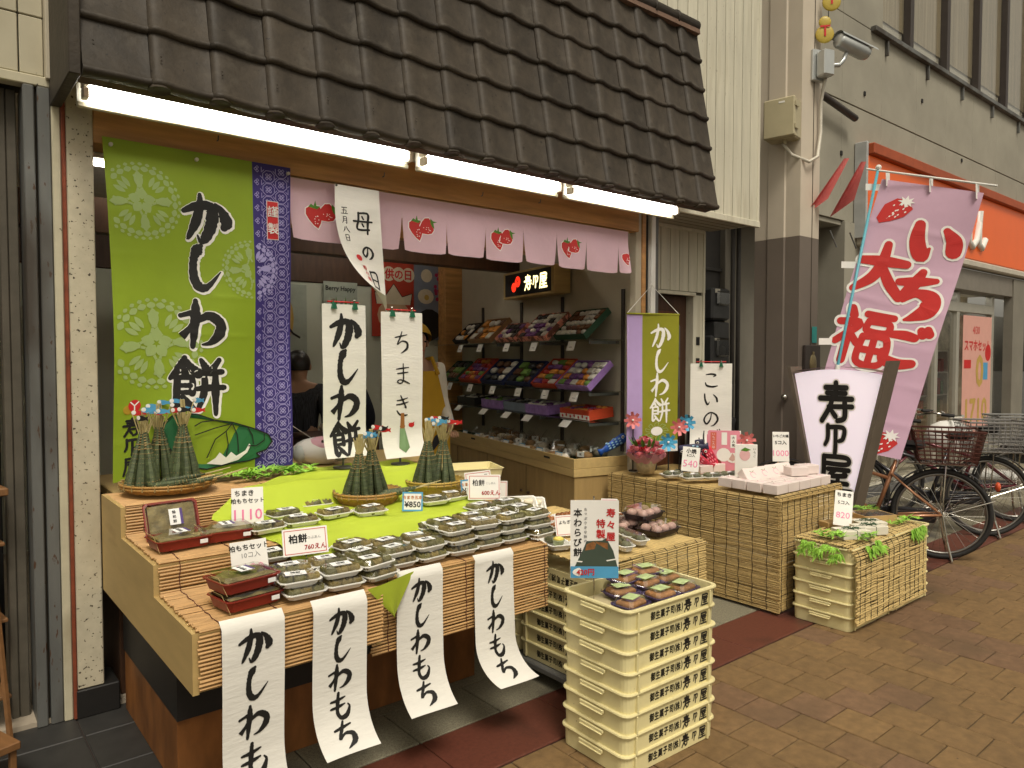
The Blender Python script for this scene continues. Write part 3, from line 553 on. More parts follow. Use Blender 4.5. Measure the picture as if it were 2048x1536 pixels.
for i in range(7):
    x = 8.35+i*.62; t = thing('goods_shelf', ['white','grey','pale'][i%3]+' shelf of small goods behind the shop glass, '+['first','second','third','fourth','fifth','sixth','seventh'][i]+' from the column', 'shelf', (x,4.5,0), 0, 'shelves behind the glass')
    MB().bbox((-.02,0,0),(.0,.3,1.6), .003).build('upright', WHITE, t); MB().bbox((.5,0,0),(.52,.3,1.6), .003).build('upright', WHITE, t)
    for z in (.2,.55,.9,1.25,1.58): MB().bbox((.001,0,z),(.499,.3,z+.02), .003).build('board', WHITE, t)
    for z in (.22,.57,.92,1.27):
        for k in range(4): MB().bbox((.03+k*.12,.05,z+.001),(.12+k*.12,.2,z+rg.uniform(.12,.28)), .004).build('packet', mat('goods%d' % rg.randint(0,4), [(.6,.55,.45),(.5,.12,.10),(.12,.2,.4),(.65,.6,.2),(.2,.35,.2)][rg.randint(0,4)], .5), t)
t = thing('campaign_poster', 'pink campaign poster with gold figures inside the glazed door', 'poster', (11.78,3.835,1.22), 0)
MB().bbox((-.55,0,-.86),(.55,.004,.86), .001).build('sheet', mat('poster_pink', (.68,.36,.30), .5, .04), t)
GOLD = mat('gold_print', (.50,.33,.08), .5, .1)
Ink().word('0', .1, .08, .62, .03).lay(FLAT, 'lettering', GOLD, t); Ink().word('1710', .0, -.48, .46, .03).lay(FLAT, 'lettering', GOLD, t)
Ink().word('4/30', -.06, .66, .15, .01).lay(FLAT, 'lettering', RED, t); Ink().word('スマホセット', .0, .44, .17, .03).lay(FLAT, 'lettering', RED, t); Ink().disc(.42,.34,.12).rect(-.5,.12,-.24,.24).lay(FLAT, 'red_blocks', RED, t)
Ink().rect(.24,-.05,.42,.2).lay(FLAT, 'phone_picture', BLUEP, t)
# ================================================================ TIERED DISPLAY STANDS
BAM = mat('bamboo', (.52,.31,.125), .38, .30, 14, stretch=(1.2,30,30), speck=((.16,.07,.03), 60, .66, .06)); CORD = mat('dark_cord', (.10,.03,.02), .9)
STW = mat('stand_plywood', (.47,.33,.13), .55, .12, 4, stretch=(3,.6,3), dirt=((.26,.15,.05), 3, .62, .2))
BLKB = mat('black_board', (.016,.015,.014), .5, .2); ORB = mat('orange_stained_base', (.22,.085,.022), .5, .35, 5, stretch=(2,2,.8), dirt=((.11,.04,.012), 3, .5, .25))
def stepped(x0, x1, yf, y1, y2, yb, label, group='tiered stands under the sweets'):
    t = thing('display_stand', label, 'display stand', (x0,yf,0), 0, group); L = x1-x0
    pr = [(0,.525),(0,.705),(y1-yf,.705),(y1-yf,.81),(y2-yf,.81),(y2-yf,.926),(yb-yf,.926),(yb-yf,.525)]
    for nm, a, b in (('side_panel', 0, .018), ('side_panel', L-.018, L)):
        mb = MB(); n = len(pr); mb.add([(a,y,z) for y,z in pr]+[(b,y,z) for y,z in pr], [tuple(range(n-1,-1,-1)), tuple(range(n,2*n))]+[(i,(i+1)%n,n+(i+1)%n,n+i) for i in range(n)]); mb.build(nm, STW, t)
    MB().box((.0185,.002,.530),(L-.0185,.012,.702)).build('riser', STW, t); MB().box((.0185,.013,.69),(L-.0185,y1-yf,.703)).build('tread', STW, t)
    MB().box((.0185,y1-yf+.002,.704),(L-.0185,y1-yf+.012,.807)).build('riser', STW, t); MB().box((.0185,y1-yf+.013,.795),(L-.0185,y2-yf,.808)).build('tread', STW, t)
    MB().box((.0185,y2-yf+.002,.809),(L-.0185,y2-yf+.012,.923)).build('riser', STW, t); MB().box((.0185,y2-yf+.013,.91),(L-.0185,yb-yf-.002,.924)).build('tread', STW, t)
    bx0 = .07 if x0 < 1 else .0
    MB().box((bx0,.44,.255),(L-.02,yb-yf-.01,.524)).build('black_plinth', BLKB, t); MB().box((bx0+.003,.455,.002),(L-.025,yb-yf-.02,.2548)).build('base', ORB, t)
    return t
def bamboo_mat(name, label, x0, x1, path, step=.0112, r=.0047, wob=.0018, m=BAM, seams=.19, group=None, seed=1, ragged=.008):
    """slats laid across x along a y-z path"""
    rg = random.Random(seed); P = [Vector((0,*p)) for p in path]; mb = MB(); cd = MB(); pts = []
    t = thing(name, label, 'mat', (x0,path[0][0],0), 0, group); O = Vector((x0, path[0][0], 0))
    for a, b in zip(P, P[1:]):
        n = max(1, int((b-a).length/step))
        for k in range(n): pts.append(a+(b-a)*(k/n))
    pts.append(P[-1])
    for i, p in enumerate(pts):
        tx = (pts[min(i+1,len(pts)-1)]-pts[max(i-1,0)]).normalized(); nn = Vector((0,-tx.z,tx.y)) 
        if nn.y > 0 or (abs(nn.y) < 1e-3 and nn.z < 0): nn = -nn
        rr = r*rg.uniform(.8,1.12); c = p+nn*(rr+.001)+Vector((0,rg.uniform(-wob,wob)*.3,rg.uniform(-wob,wob)*.3)); e0, e1 = x0-rg.uniform(0,ragged), x1+rg.uniform(0,ragged)
        xm = (e0+e1)/2+rg.uniform(-.2,.2); w1, w2, w3 = [rg.uniform(-wob,wob) for _ in range(3)]
        mb.tube([Vector((e0,c.y,c.z))-O+nn*w1, Vector((xm,c.y,c.z))-O+nn*w2, Vector((e1,c.y,c.z))-O+nn*w3], rr, 5)
    xs_ = x0+.06
    while xs_ < x1:
        pp = []
        for i in range(0, len(pts)):
            p = pts[i]; tx = (pts[min(i+1,len(pts)-1)]-pts[max(i-1,0)]).normalized(); nn = Vector((0,-tx.z,tx.y)); nn = -nn if (nn.y > 0 or (abs(nn.y) < 1e-3 and nn.z < 0)) else nn
            pp.append(Vector((xs_+.002*sin(i*.9), p.y, p.z))-O+nn*(2*r+.0012))
        cd.tube(pp, .0017, 4); xs_ += seams*rg.uniform(.75,1.2)
    mb.build('slats', m, t, kind='stuff'); cd.build('cords', CORD, t, kind='stuff'); return t
stepped(.605, 1.215, 2.175, 2.60, 3.075, 3.435, 'stepped plywood display stand by the speckled post, its side panel showing')
stepped(1.222, 2.045, 2.275, 2.66, 3.075, 3.435, 'stepped plywood display stand on the right, half hidden by sweets')
bamboo_mat('bamboo_blind', 'brown bamboo blind draped down the steps of the left stand', .622, 1.21, [(3.43,.927),(3.066,.929),(3.062,.815),(2.59,.813),(2.588,.708),(2.166,.708),(2.163,.545)], seed=3)
bamboo_mat('bamboo_blind', 'brown bamboo blind hanging low over the front of the right stand', 1.226, 2.05, [(3.43,.927),(3.066,.929),(3.062,.815),(2.65,.813),(2.648,.708),(2.266,.708),(2.262,.455)], seed=4)
# lime cloth over the middle of the stands
LIME = mat('lime_cloth', (.42,.52,.035), .75, .06, 3, bump=.25, bscale=14)
def cloth_y(s):       # path down the steps
    P = [(3.44,.945),(3.06,.947),(2.96,.858),(2.66,.834),(2.57,.828),(2.53,.79),(2.48,.734),(2.38,.730),(2.33,.729)]
    L = [0]; 
    for a, b in zip(P, P[1:]): L.append(L[-1]+math.dist(a, b))
    d = s*L[-1]
    for i in range(len(P)-1):
        if d <= L[i+1] or i == len(P)-2:
            k = (d-L[i])/(L[i+1]-L[i]); return (P[i][0]+(P[i+1][0]-P[i][0])*k, P[i][1]+(P[i+1][1]-P[i][1])*k)
def clothp(u, v):
    y, z = cloth_y(v); xl = 1.52-.62*min(1, v/.42) if v < .42 else .90+(v-.42)*.35; x = xl+(2.04-xl)*u
    return (x-1.2, y-2.2, z+.004*sin(x*23+y*7)+.003*sin(y*31+x*5)*(.5 if v > .9 else 1))
t = thing('green_cloth', 'lime green cloth spread over the steps under the leaf-wrapped sweets', 'cloth', (1.2,2.2,0))
MB().grid(clothp, 26, 44).build('cloth', LIME, t, True)
MB().grid(lambda u,v: (1.145-1.2+.235*u*(1-v)+.13*v, -.062+.085*u*(1-v)+.05*v-.006*sin(u*5), .735-.135*v-.004*u), 8, 8).build('corner', LIME, t, True)
# hanging paper scrolls
def scroll(label, xw, y0, z0, w_, h, text, size, pitch, curl=.05, lean=0., seed=0, m=PAPER, ink=BLACK, top=.035, group='paper scrolls on the stand front', fat=1.45):
    t = thing('paper_scroll', label, 'scroll', (xw,y0,z0), 0, group)
    def fn(x, y):       # x from centre, y from the top edge (negative down)
        d = -y; k = max(0, d-.62*h)/(.38*h); yy = -.014-.006*sin(d*8+seed)-curl*k*k*1.1+.006*sin(x*14+seed)*min(1,d*4)
        zz = -d+curl*.45*k*k*k
        if d < .02: yy = -.014+(.02-d)*1.0
        return (x+lean*k*k, yy+abs(x)*k*k*.08*curl*20*x, zz)
    MB().grid(lambda u,v: fn((u-.5)*w_, -v*h), 8, 30).build('sheet', m, t, True)
    for k_, ch in enumerate(text): Ink().put(glyph(ch, fat=fat), 0, -top-size/2-k_*pitch, size).lay(fn, 'character', ink, t, .0015)
    return t
scroll('long white paper scroll at the left, its foot below the picture', .762, 2.135, .738, .186, .62, 'かしわもち', .098, .116, .05, .02, 1)
scroll('white paper scroll left of the hanging green cloth corner', 1.040, 2.135, .738, .186, .515, 'かしわもち', .084, .093, .05, .02, 2)
scroll('white paper scroll right of the hanging green cloth corner', 1.405, 2.235, .738, .190, .53, 'かしわもち', .084, .095, .05, .02, 3)
scroll('white paper scroll beside the yellow crates, curling out at its foot', 1.745, 2.235, .738, .190, .535, 'かしわもち', .084, .096, .07, .06, 4)
# ================================================================ PACKS OF SWEETS
FOAM = mat('white_foam_tray', (.80,.79,.74), .45, .04); LEAF = mat('oak_leaf', (.185,.140,.045), .55, .35, 16, rnd=.25, bump=.35, bscale=90); LEAF2 = mat('oak_leaf_green', (.130,.118,.040), .55, .35, 16, rnd=.25, bump=.35, bscale=90)
LID = clear('clear_lid', (.97,.97,.95), .20, .05); LABEL = mat('label_paper', (.85,.85,.83), .6, .02)
def tray_mesh(w, d, h, m, name='tray'):
    mb = MB(); a, b = w/2, d/2; k = .012; ins = .014
    rings = [(a-ins,b-ins,0),(a-.006,b-.006,h-.004),(a,b,h-.003),(a,b,h),(a-.007,b-.007,h),(a-ins-.002,b-ins-.002,.004)]
    vs = []
    for X, Y, z in rings: vs += [(-X+k,-Y,z),(X-k,-Y,z),(X,-Y+k,z),(X,Y-k,z),(X-k,Y,z),(-X+k,Y,z),(-X,Y-k,z),(-X,-Y+k,z)]
    fs = [tuple(range(7,-1,-1)), tuple(range(40,48))]
    for q in range(5):
        for i in range(8): fs.append((q*8+i, q*8+(i+1)%8, q*8+8+(i+1)%8, q*8+8+i))
    return mb.add(vs, fs).mesh(name, m)
def lid_mesh(w, d, z0, h, m):
    mb = MB(); a, b = w/2, d/2; vs = []; k = .012
    for X, Y, z in ((a,b,z0),(a-.006,b-.006,z0+.002),(a-.014,b-.014,z0+h),):
        vs += [(-X+k,-Y,z),(X-k,-Y,z),(X,-Y+k,z),(X,Y-k,z),(X-k,Y,z),(-X+k,Y,z),(-X,Y-k,z),(-X,-Y+k,z)]
    fs = [tuple(range(16,24))]
    for q in range(2):
        for i in range(8): fs.append((q*8+i, q*8+(i+1)%8, q*8+8+(i+1)%8, q*8+8+i))
    return mb.add(vs, fs).mesh('lid', m)
def leafwrap(w, d, h, seed):
    rg = random.Random(seed); mb = MB()
    def fn(u, v):
        a = u*2*pi; e = (v-.5)*pi; r = abs(cos(e))**.28; x = w/2*r*(abs(cos(a))**.55)*(1 if cos(a) >= 0 else -1); y = d/2*r*(abs(sin(a))**.55)*(1 if sin(a) >= 0 else -1)
        lo = max(0,1-v*1.6); return (x*(1+.05*sin(7*a+seed)+.16*lo*sin(9*a+seed)), y*(1+.10*lo*sin(8*a+seed)), h*(.5+.5*(abs(sin(e))**.6)*(1 if sin(e) >= 0 else -1))+.0035*sin(5*a+3*v+seed)-(.004 if abs(cos(a)) < .12 and v > .6 else 0))
    mb.grid(fn, 20, 7); return mb.mesh('leaf_wrapped_cake', LEAF if seed % 2 else LEAF2, False)
TRAY = tray_mesh(.137,.102,.019, FOAM); LIDM = lid_mesh(.133,.098,.019,.0165, LID); LW = [leafwrap(.044,.080,.029,k) for k in range(4)]
LBM = MB().bbox((-.033,-.022,0),(.033,.022,.0006), .0002).mesh('label', LABEL)
i_ = Ink().word('柏餅', 0, .004, .016, .03); i_.rect(-.020,-.014,.020,-.011); LBT = None
def pack(label, loc, rz, group, tilt=0, labrot=0):
    global LBT
    t = thing('sweets_pack', label, 'food pack', loc, rz, group, tilt); obj('tray', TRAY, t)
    for k in range(3): 
        o = obj('leaf_wrapped_cake', LW[random.randrange(4)], t, loc=(-.040+k*.040, random.uniform(-.004,.004), .0045)); o.rotation_euler = (0, R(random.uniform(-12,12)), R(random.uniform(-9,9)))
    obj('lid', LIDM, t); l = obj('label', LBM, t, loc=(random.uniform(-.012,.012), random.uniform(-.01,.01), .0363)); l.rotation_euler = (0,0,R(random.uniform(-14,14)))
    if LBT is None: LBT = Ink.lay(i_, lambda x,y: (x,y,.0007), 'print', BLACK, l, .0003).data
    else: obj('print', LBT, l)
    return t
def nth(i): return ['first','second','third','fourth','fifth','sixth','seventh','eighth','ninth','tenth'][i]
S_ = .0385; Z0 = .7285
rows = ['front','second','third','back']; lev = ['lowest','next','upper']
for i in range(9):
    x0 = .958+.1385*i; yf = (2.228 if i < 2 else 2.24 if i == 2 else 2.325 if i < 6 else 2.335); rot = [-3,-4,10,3,4,1,-2,0,3][i]
    for r_ in range(4):
        nl = [2 if i < 5 else 3, 2 if i < 5 else 3, [1,1,2,1,1,2,2,3,3][i], [1,1,1,1,1,1,1,1,1][i]][r_]
        if i == 8 and r_ == 3: nl = 0
        for l in range(nl):
            zz = Z0+l*S_+(.004 if r_ < 2 else .012 if r_ == 2 else .045)
            pack(f'{lev[l]} leaf-cake pack, {nth(i)} pile from the red boxes, {rows[r_]} row', (x0+r_*.012+random.uniform(-.007,.007)-.004*l, yf+r_*.112+l*.009+random.uniform(-.004,.004), zz), rot+random.uniform(-5,5), f'packs of leaf cakes in the {rows[r_]} row', tilt=5 if r_ == 3 else random.uniform(-1,1))
for (x, y, a, lab) in ((1.355,3.0,-6,'single leaf-cake pack left of the middle basket'),(1.165,2.885,8,'leaf-cake pack at the left of the four on the middle step'),(1.335,2.775,4,'leaf-cake pack at the right of the four on the middle step'),(1.17,2.725,-3,'leaf-cake pack at the front of the four on the middle step'),(1.80,2.74,-3,'leaf-cake pack below the ¥850 price card'),(1.92,2.76,2,'leaf-cake pack beside the 600 yen card'),(1.47,2.72,-5,'leaf-cake pack left of the ¥850 price card'),(1.02,2.70,6,'leaf-cake pack at the left edge of the green cloth')):
    pack(lab, (x,y,.843), a, 'packs on the middle step')
# red lunch boxes
REDB = mat('red_tray', (.26,.03,.018), .35, .1); RB = tray_mesh(.195,.15,.036, REDB); RL = lid_mesh(.191,.146,.036,.014, LID); RLAB = MB().bbox((-.024,-.03,0),(.024,.03,.0006), .0002).mesh('label', LABEL); PUR = mat('purple_print', (.10,.06,.22), .5)
FILL = mat('leaf_bed', (.20,.155,.055), .6, .4, 30, bump=.4, bscale=70); RF = MB().grid(lambda u,v: ((u-.5)*.166,(v-.5)*.122,.036+.005*sin(u*13)*sin(v*11)), 14, 10).mesh('rice_cakes', FILL, True)
SQ = Ink().column('粽柏餅', -.006, .017, .013, .017, font=True)
RPT = None
def redbox(label, loc, rz, tilt=0):
    global RPT
    t = thing('red_lunch_box', label, 'food box', loc, rz, 'red lidded boxes of sweets', tilt); obj('tray', RB, t); obj('rice_cakes', RF, t); obj('lid', RL, t)
    l = obj('label', RLAB, t, loc=(.01,.01,.0505)); MB().bbox((.0145,-.03,.0008),(.024,.03,.0011), .0001).build('stripe', PUR, l)
    if RPT is None: RPT = Ink.lay(SQ, lambda x,y: (x,y,.0008), 'print', BLACK, l, .0003).data
    else: obj('print', RPT, l)
    MB().tube([(-.09,-.076,.002),(-.094,-.03,.050),(-.094,.055,.051)], .0008, 4).build('band', WOODP, t); MB().bbox((.045,-.0755,.012),(.072,-.0742,.026), .0003).build('sticker', LABEL, t)
    return t
redbox('lower red box of sweets at the front left corner', (.80,2.285,.7285), 8); redbox('upper red box of sweets with purple label at the front left corner', (.792,2.297,.781), 10)
redbox('red box of sweets on the middle step below the tilted box', (.722,2.73,.8335), 4); redbox('red box of sweets beside the 1110 price card', (.885,2.745,.8335), -3)
redbox('red box of sweets tilted up against the step, lid facing out', (.742,2.935,.876), 4, tilt=68)
# ================================================================ PRICE CARDS
def hash_(s): return sum(ord(c)*(i+3) for i, c in enumerate(s))
def price_card(label, loc, w_, h_, rz, tilt, lines, border=None, edge=None, group='price cards', holder=True):
    t = thing('price_card', label, 'price card', loc, rz, group, tilt)
    MB().bbox((-w_/2,0,0),(w_/2,.0025,h_), .0006).build('card', CARD, t)
    if border: Ink().frame(-w_/2+.006,.006,w_/2-.006,h_-.006,.0022).lay(FLAT, 'border', border, t, .0006)
    if edge: Ink().frame(-w_/2,0,w_/2,h_,.007).lay(FLAT, 'border', edge, t, .0006)
    for tx, x, y, s, m, b in lines: Ink().word(tx, x*w_, y*h_, s, b).lay(FLAT, 'lettering', m, t, .0009)
    t.rotation_euler[1] = R((hash_(label) % 13)-6)
    if holder: MB().tube([(0,.006,-.01),(0,.0065,h_*.6)], .002, 6).build('holder', GREYM, t)
    return t
price_card('white card reading 1110 in pink, standing on the left step', (1.0,2.83,.842), .118,.15, -22, -16, [('ちまき',-.1,.86,.025,BLACK,.02),('柏もちセット',0,.66,.021,BLACK,.02),('1110',.02,.3,.058,PINKINK,.01)])
price_card('white card half behind the front red boxes, 10 pieces written on it', (.885,2.47,.722), .12,.15, -12, -14, [('柏もちセット',0,.86,.022,BLACK,.02),('10コ入',.05,.68,.022,GREYINK,.0),('1080',0,.36,.05,PINKINK,.01)])
price_card('red-framed card reading 760 yen among the packs', (1.065,2.435,.802), .155,.095, -18, -18, [('柏餅',-.16,.62,.032,BLACK,.03),('つぶあん',.2,.62,.012,GREYINK,.0),('760えん',.22,.28,.022,RED,.02)], RED)
price_card('small blue-edged card reading ¥850 under the middle basket', (1.65,2.675,.838), .088,.082, -26, -14, [('ちまき五本',0,.72,.017,mat('orange_ink', (.75,.28,.06), .5),.02),('¥850',0,.36,.034,BLACK,.02)], None, BLUEP)
price_card('small blue-edged card reading ¥170 beside the right basket', (2.03,2.765,.842), .088,.082, -32, -10, [('ちまき一本',0,.72,.017,MATS['orange_ink'],.02),('¥170',-.05,.36,.034,BLACK,.02)], None, BLUEP)
price_card('red-framed card reading 600 yen, right end of the stand', (2.02,2.65,.845), .155,.115, -22, -12, [('柏餅',-.18,.68,.03,BLACK,.01),('こしあん',.2,.66,.012,GREYINK,.0),('600えん',.2,.28,.026,RED,.02)], RED)
price_card('red-framed card half hidden behind the 600 yen card', (2.12,2.82,.845), .13,.10, -26, -10, [('水無月',.1,.72,.024,BLACK,.01)], RED)
# ================================================================ BASKETS OF CHIMAKI
WICK = mat('wicker', (.40,.22,.06), .5, .3, 30, stretch=(6,6,1), rnd=.12); WICKY = mat('yellow_wicker', (.48,.32,.07), .5, .25, 30, stretch=(6,6,1))
CHI = mat('bamboo_leaf_wrap', (.065,.085,.038), .45, .6, 25, stretch=(1,1,6), rnd=.2); RUSH = mat('rush_string', (.30,.22,.09), .7, .3, 30); STEM = mat('dry_stem', (.45,.37,.17), .6, .25, 12)
def basket(label, loc, r, h, m):
    t = thing('wicker_basket', label, 'basket', loc, 0, 'round wicker baskets'); 
    MB().lathe([(.001,.002),(r*.72,.002),(r*.80,.006),(r*.93,h*.55),(r,h),(r*.985,h+.003),(r*.95,h-.004),(r*.88,h*.55),(r*.76,.012),(.001,.010)], n=36).build('bowl', m, t, True)
    for z, rr in ((h,r),(h-.012,r*.985)): MB().tube([(rr*cos(2*pi*k/36), rr*sin(2*pi*k/36), z) for k in range(36)], .0055, 6, closed=True).build('rim', m, t, True)
    mb = MB()
    for k in range(24): a = 2*pi*k/24; mb.tube([(r*1.012*cos(a),r*1.012*sin(a),h-.018),(r*1.012*cos(a),r*1.012*sin(a),h+.008),(r*.96*cos(a),r*.96*sin(a),h+.006)], .003, 4)
    mb.build('binding', RUSH, t); mb = MB()
    for j in range(6):
        z = .008+j*(h-.02)/6; q = r*(.80+.19*(z/h)); mb.tube([(q*cos(2*pi*k/40)*1.01, q*sin(2*pi*k/40)*1.01, z+.0015*(-1)**k) for k in range(40)], .003, 4, closed=True)
    mb.build('weave', m, t, kind='stuff'); return t
def chimaki_cone():
    mb = MB(); st = MB(); stem = MB()
    mb.lathe([(.001,0),(.010,.001),(.0175,.012),(.0165,.05),(.011,.10),(.0055,.145),(.004,.17),(.001,.171)], n=7)
    for k in range(9): z = .02+k*.014; rr = .0178-.0115*(z/.15); st.tube([(rr*cos(2*pi*q/8), rr*sin(2*pi*q/8), z+.003*(q/8)) for q in range(8)], .0013, 4, closed=True)
    stem.tube([(0,0,.16),(.003,.002,.24)], .0028, 5); return mb.mesh('wrap', CHI, False), st.mesh('string', RUSH), stem.mesh('stalk', STEM)
CM = chimaki_cone()
FISH = {}
def koi_flag(parent, p, rz, kind, S=.85):
    c1 = {'blue': BLUEP, 'red': RED, 'black': BLACK}[kind]
    mb = MB(); pts = [(-.022,-.008),(-.010,-.013),(.012,-.012),(.03,-.006),(.045,-.012),(.040,0),(.045,.012),(.03,.006),(.012,.012),(-.010,.013),(-.022,.008)]
    M = Matrix.Translation(p) @ Matrix.Rotation(R(rz), 4, 'Z'); mb.M = M; mb.prism([((x+.02)*S,z*S) for x,z in pts], -.001, .001); o = mb.build('paper_carp', c1, parent)
    mb = MB(); mb.M = M; mb.lathe([(.001,0),(.007,0),(.001,.001)], n=10); 
    mb = MB(); mb.M = M @ Matrix.Translation((.008*S,-.002,.002)) @ Matrix.Rotation(pi/2,4,'X'); mb.lathe([(.009,0),(.001,.0005)], n=10); mb.build('eye', WHITE, o)
def bundle(label, loc, n, h, lean, flags, seed):
    rg = random.Random(seed); t = thing('chimaki_bundle', label, 'rice dumplings', loc, rg.uniform(0,360), 'bundles of leaf-wrapped dumplings')
    R0 = .018+.0036*n; h *= 1.14
    for k in range(n):
        ring = 0 if k < n*.65 else 1; a = 2*pi*k/(n*.65) if ring == 0 else 2*pi*k/(n*.35)+.3; r0 = R0*(1 if ring == 0 else .5)
        base = Vector((r0*cos(a), r0*sin(a), .0)); topp = Vector((.014*cos(a)+lean[0], .014*sin(a)+lean[1], h)); q = (topp-base).to_track_quat('Z','Y'); s = (topp-base).length/.165
        M = Matrix.Translation(base) @ q.to_matrix().to_4x4() @ Matrix.Diagonal((1,1,s,1)); w_ = obj('dumpling', CM[0], t, M=M); obj('string', CM[1], w_); obj('stalk', CM[2], w_)
    mb = MB()
    for k in range(7): z = h*.72+k*.011; f = z/h; rr = .027-.002*k; mb.tube([(lean[0]*f+rr*cos(2*pi*q/12), lean[1]*f+rr*sin(2*pi*q/12), z+.004*sin(q)) for q in range(12)], .0028, 4, closed=True)
    mb.build('binding', RUSH, t)
    mb = MB()
    for k in range(20): a = rg.uniform(0,6.28); q = rg.uniform(.2,1); mb.tube([(lean[0]+.008*cos(a),lean[1]+.008*sin(a),h-.01),(lean[0]*1.2+.034*q*cos(a),lean[1]*1.2+.034*q*sin(a),h+rg.uniform(.03,.08))], .0026, 4)
    mb.build('straw_ends', STEM, t, kind='stuff')
    for k in range(flags):
        a = rg.uniform(0,6.28); f0 = Vector((lean[0]+.018*cos(a), lean[1]+.018*sin(a), h)); f1 = f0+Vector((.03*cos(a)+lean[0]*.5, .03*sin(a), .075+rg.uniform(-.01,.04)))
        MB().tube([f0,f1], .0022, 5).build('stick', STEM, t); koi_flag(t, f1, rg.uniform(-60,20)-math.degrees(t.rotation_euler[2]), ['blue','red','blue','black'][k%4])
    return t
basket('wide shallow brown basket on the top step by the green banner', (.835,3.30,.937), .185,.040, WICK)
basket('deep brown basket in the middle of the green cloth', (1.575,2.93,.845), .150,.055, WICK)
basket('deep yellow basket at the right of the green cloth', (1.955,2.965,.845), .140,.060, WICKY)
bundle('left bundle of dumplings in the wide basket, blue carp on top', (.735,3.32,.952), 11, .20, (.02,.0), 4, 1); bundle('middle bundle of dumplings in the wide basket', (.82,3.38,.952), 11, .21, (0,0), 5, 2); bundle('right bundle of dumplings in the wide basket', (.905,3.34,.952), 12, .22, (.0,0), 6, 3)
bundle('left leaning bundle in the deep brown basket', (1.525,2.94,.862), 11, .18, (-.03,.0), 0, 4); bundle('right bundle in the deep brown basket, blue carp on top', (1.61,2.94,.862), 12, .19, (.03,0), 6, 5)
bundle('tall bundle in the yellow basket, left half', (1.915,2.975,.862), 12, .20, (.01,0), 5, 6); bundle('tall bundle in the yellow basket, right half, red carp on top', (2.0,2.97,.862), 12, .20, (-.01,0), 6, 7)
for k, (x, y, z, rz) in enumerate(((.80,3.17,.975,62),(.86,3.16,.968,75),(.91,3.18,.972,80),(.84,3.20,.985,70),(1.63,2.83,.885,70),(1.66,2.85,.892,62))):
    t = thing('loose_dumpling', ['lowest loose dumpling lying across the wide basket','second loose dumpling lying in the wide basket','loose dumpling at the right rim of the wide basket','upper loose dumpling lying across the wide basket','loose dumpling lying in the deep brown basket','upper loose dumpling lying in the deep brown basket'][k], 'rice dumpling', (x-.06,y,z), rz, 'loose dumplings lying in baskets', tilt=80)
    obj('wrap', CM[0], t); obj('string', CM[1], t); o = obj('stalk', CM[2], t); MB().tube([(.002,0,.16),(.012,.004,.27)], .0022, 5).build('stalk', STEM, t)
# ================================================================ BRIGHT PLASTIC LEAVES
PLF = mat('plastic_leaf', (.27,.52,.06), .4, .25, 6, rnd=.1)
def leaves(label, loc, L, W_, n, seed, hang=0.):
    rg = random.Random(seed); mb = MB()
    for k in range(n):
        if hang and rg.random() < .6: c = Vector((rg.uniform(-L,L), -W_-rg.uniform(.0,.02), -rg.uniform(0,hang))); down = 1
        else: c = Vector((rg.uniform(-L,L), rg.uniform(-W_,W_), rg.uniform(.004,.03))); down = 0
        a0 = rg.uniform(0,6.28)
        for q in range(7):
            l = rg.uniform(.032,.066)
            if down: a = -pi/2+(q-3)*.34+rg.uniform(-.1,.1); dv = Vector((cos(a), -.25-rg.uniform(0,.3), sin(a))).normalized(); sd = Vector((-sin(a),0,cos(a)))*l*.13
            else: a = a0+(q-3)*.42; dv = Vector((cos(a), sin(a), rg.uniform(-.15,.6))).normalized(); sd = Vector((-dv.y,dv.x,0)).normalized()*l*.13
            mid = c+dv*l*.45+Vector((0,0,.004)); mb.add([c, mid+sd, c+dv*l, mid-sd, mid+Vector((0,-.002,.002))], [(0,1,4),(1,2,4),(2,3,4),(3,0,4)])
    o = mb.build('plastic_leaves', PLF); o.location = loc; return tag(o, label, 'leaves', 'bright green plastic leaves')
leaves('spray of bright green plastic leaves on the top step before the blue pattern', (1.30,3.36,.94), .20, .045, 46, 3)
# ================================================================ LARGE GREEN BANNER
BG = mat('banner_green', (.235,.335,.012), .6, .08, 2.2, bump=.12, bscale=10); BLUEF = mat('banner_indigo', (.035,.022,.165), .6, .05); ROUND = mat('banner_pale_print', (.32,.42,.15), .6, .05); LIL = mat('lilac_print', (.36,.32,.60), .6, .03)
bn = thing('green_banner', 'large lime green cloth banner with an indigo patterned edge, pinned to the lintel', 'banner', (.633,3.43,2.41))
def bfn(x, y):
    d = -y; cr = sum(a*math.exp(-((d-c-.03*x*s)/.012)**2) for a, c, s in ((.004,.30,1),(.005,.48,-1),(.004,.62,1),(.005,.80,.5),(.004,.98,-1),(.005,1.14,.6),(.004,1.28,-.4))); cr *= .38*(.5+.5*sin(x*9+d*5)); return (x+.018*sin(d*2.2)*(1-x/.8)+.012*d*(x/.8-.5)*-1.5, -.004-cr-.012*sin(x*11+d*3)*min(1,d*2)-.006*sin(d*9+x*4)*min(1,d*3)-.012*d, y+.010*sin(x*9)*min(1,d))
for nm, x0, x1, m in (('green_cloth', 0, .619, BG), ('indigo_edge', .619, .805, BLUEF)): MB().grid(lambda u,v: bfn(x0+u*(x1-x0), -v*1.44), 24 if nm[0]=='g' else 8, 150).build(nm, m, bn, True)
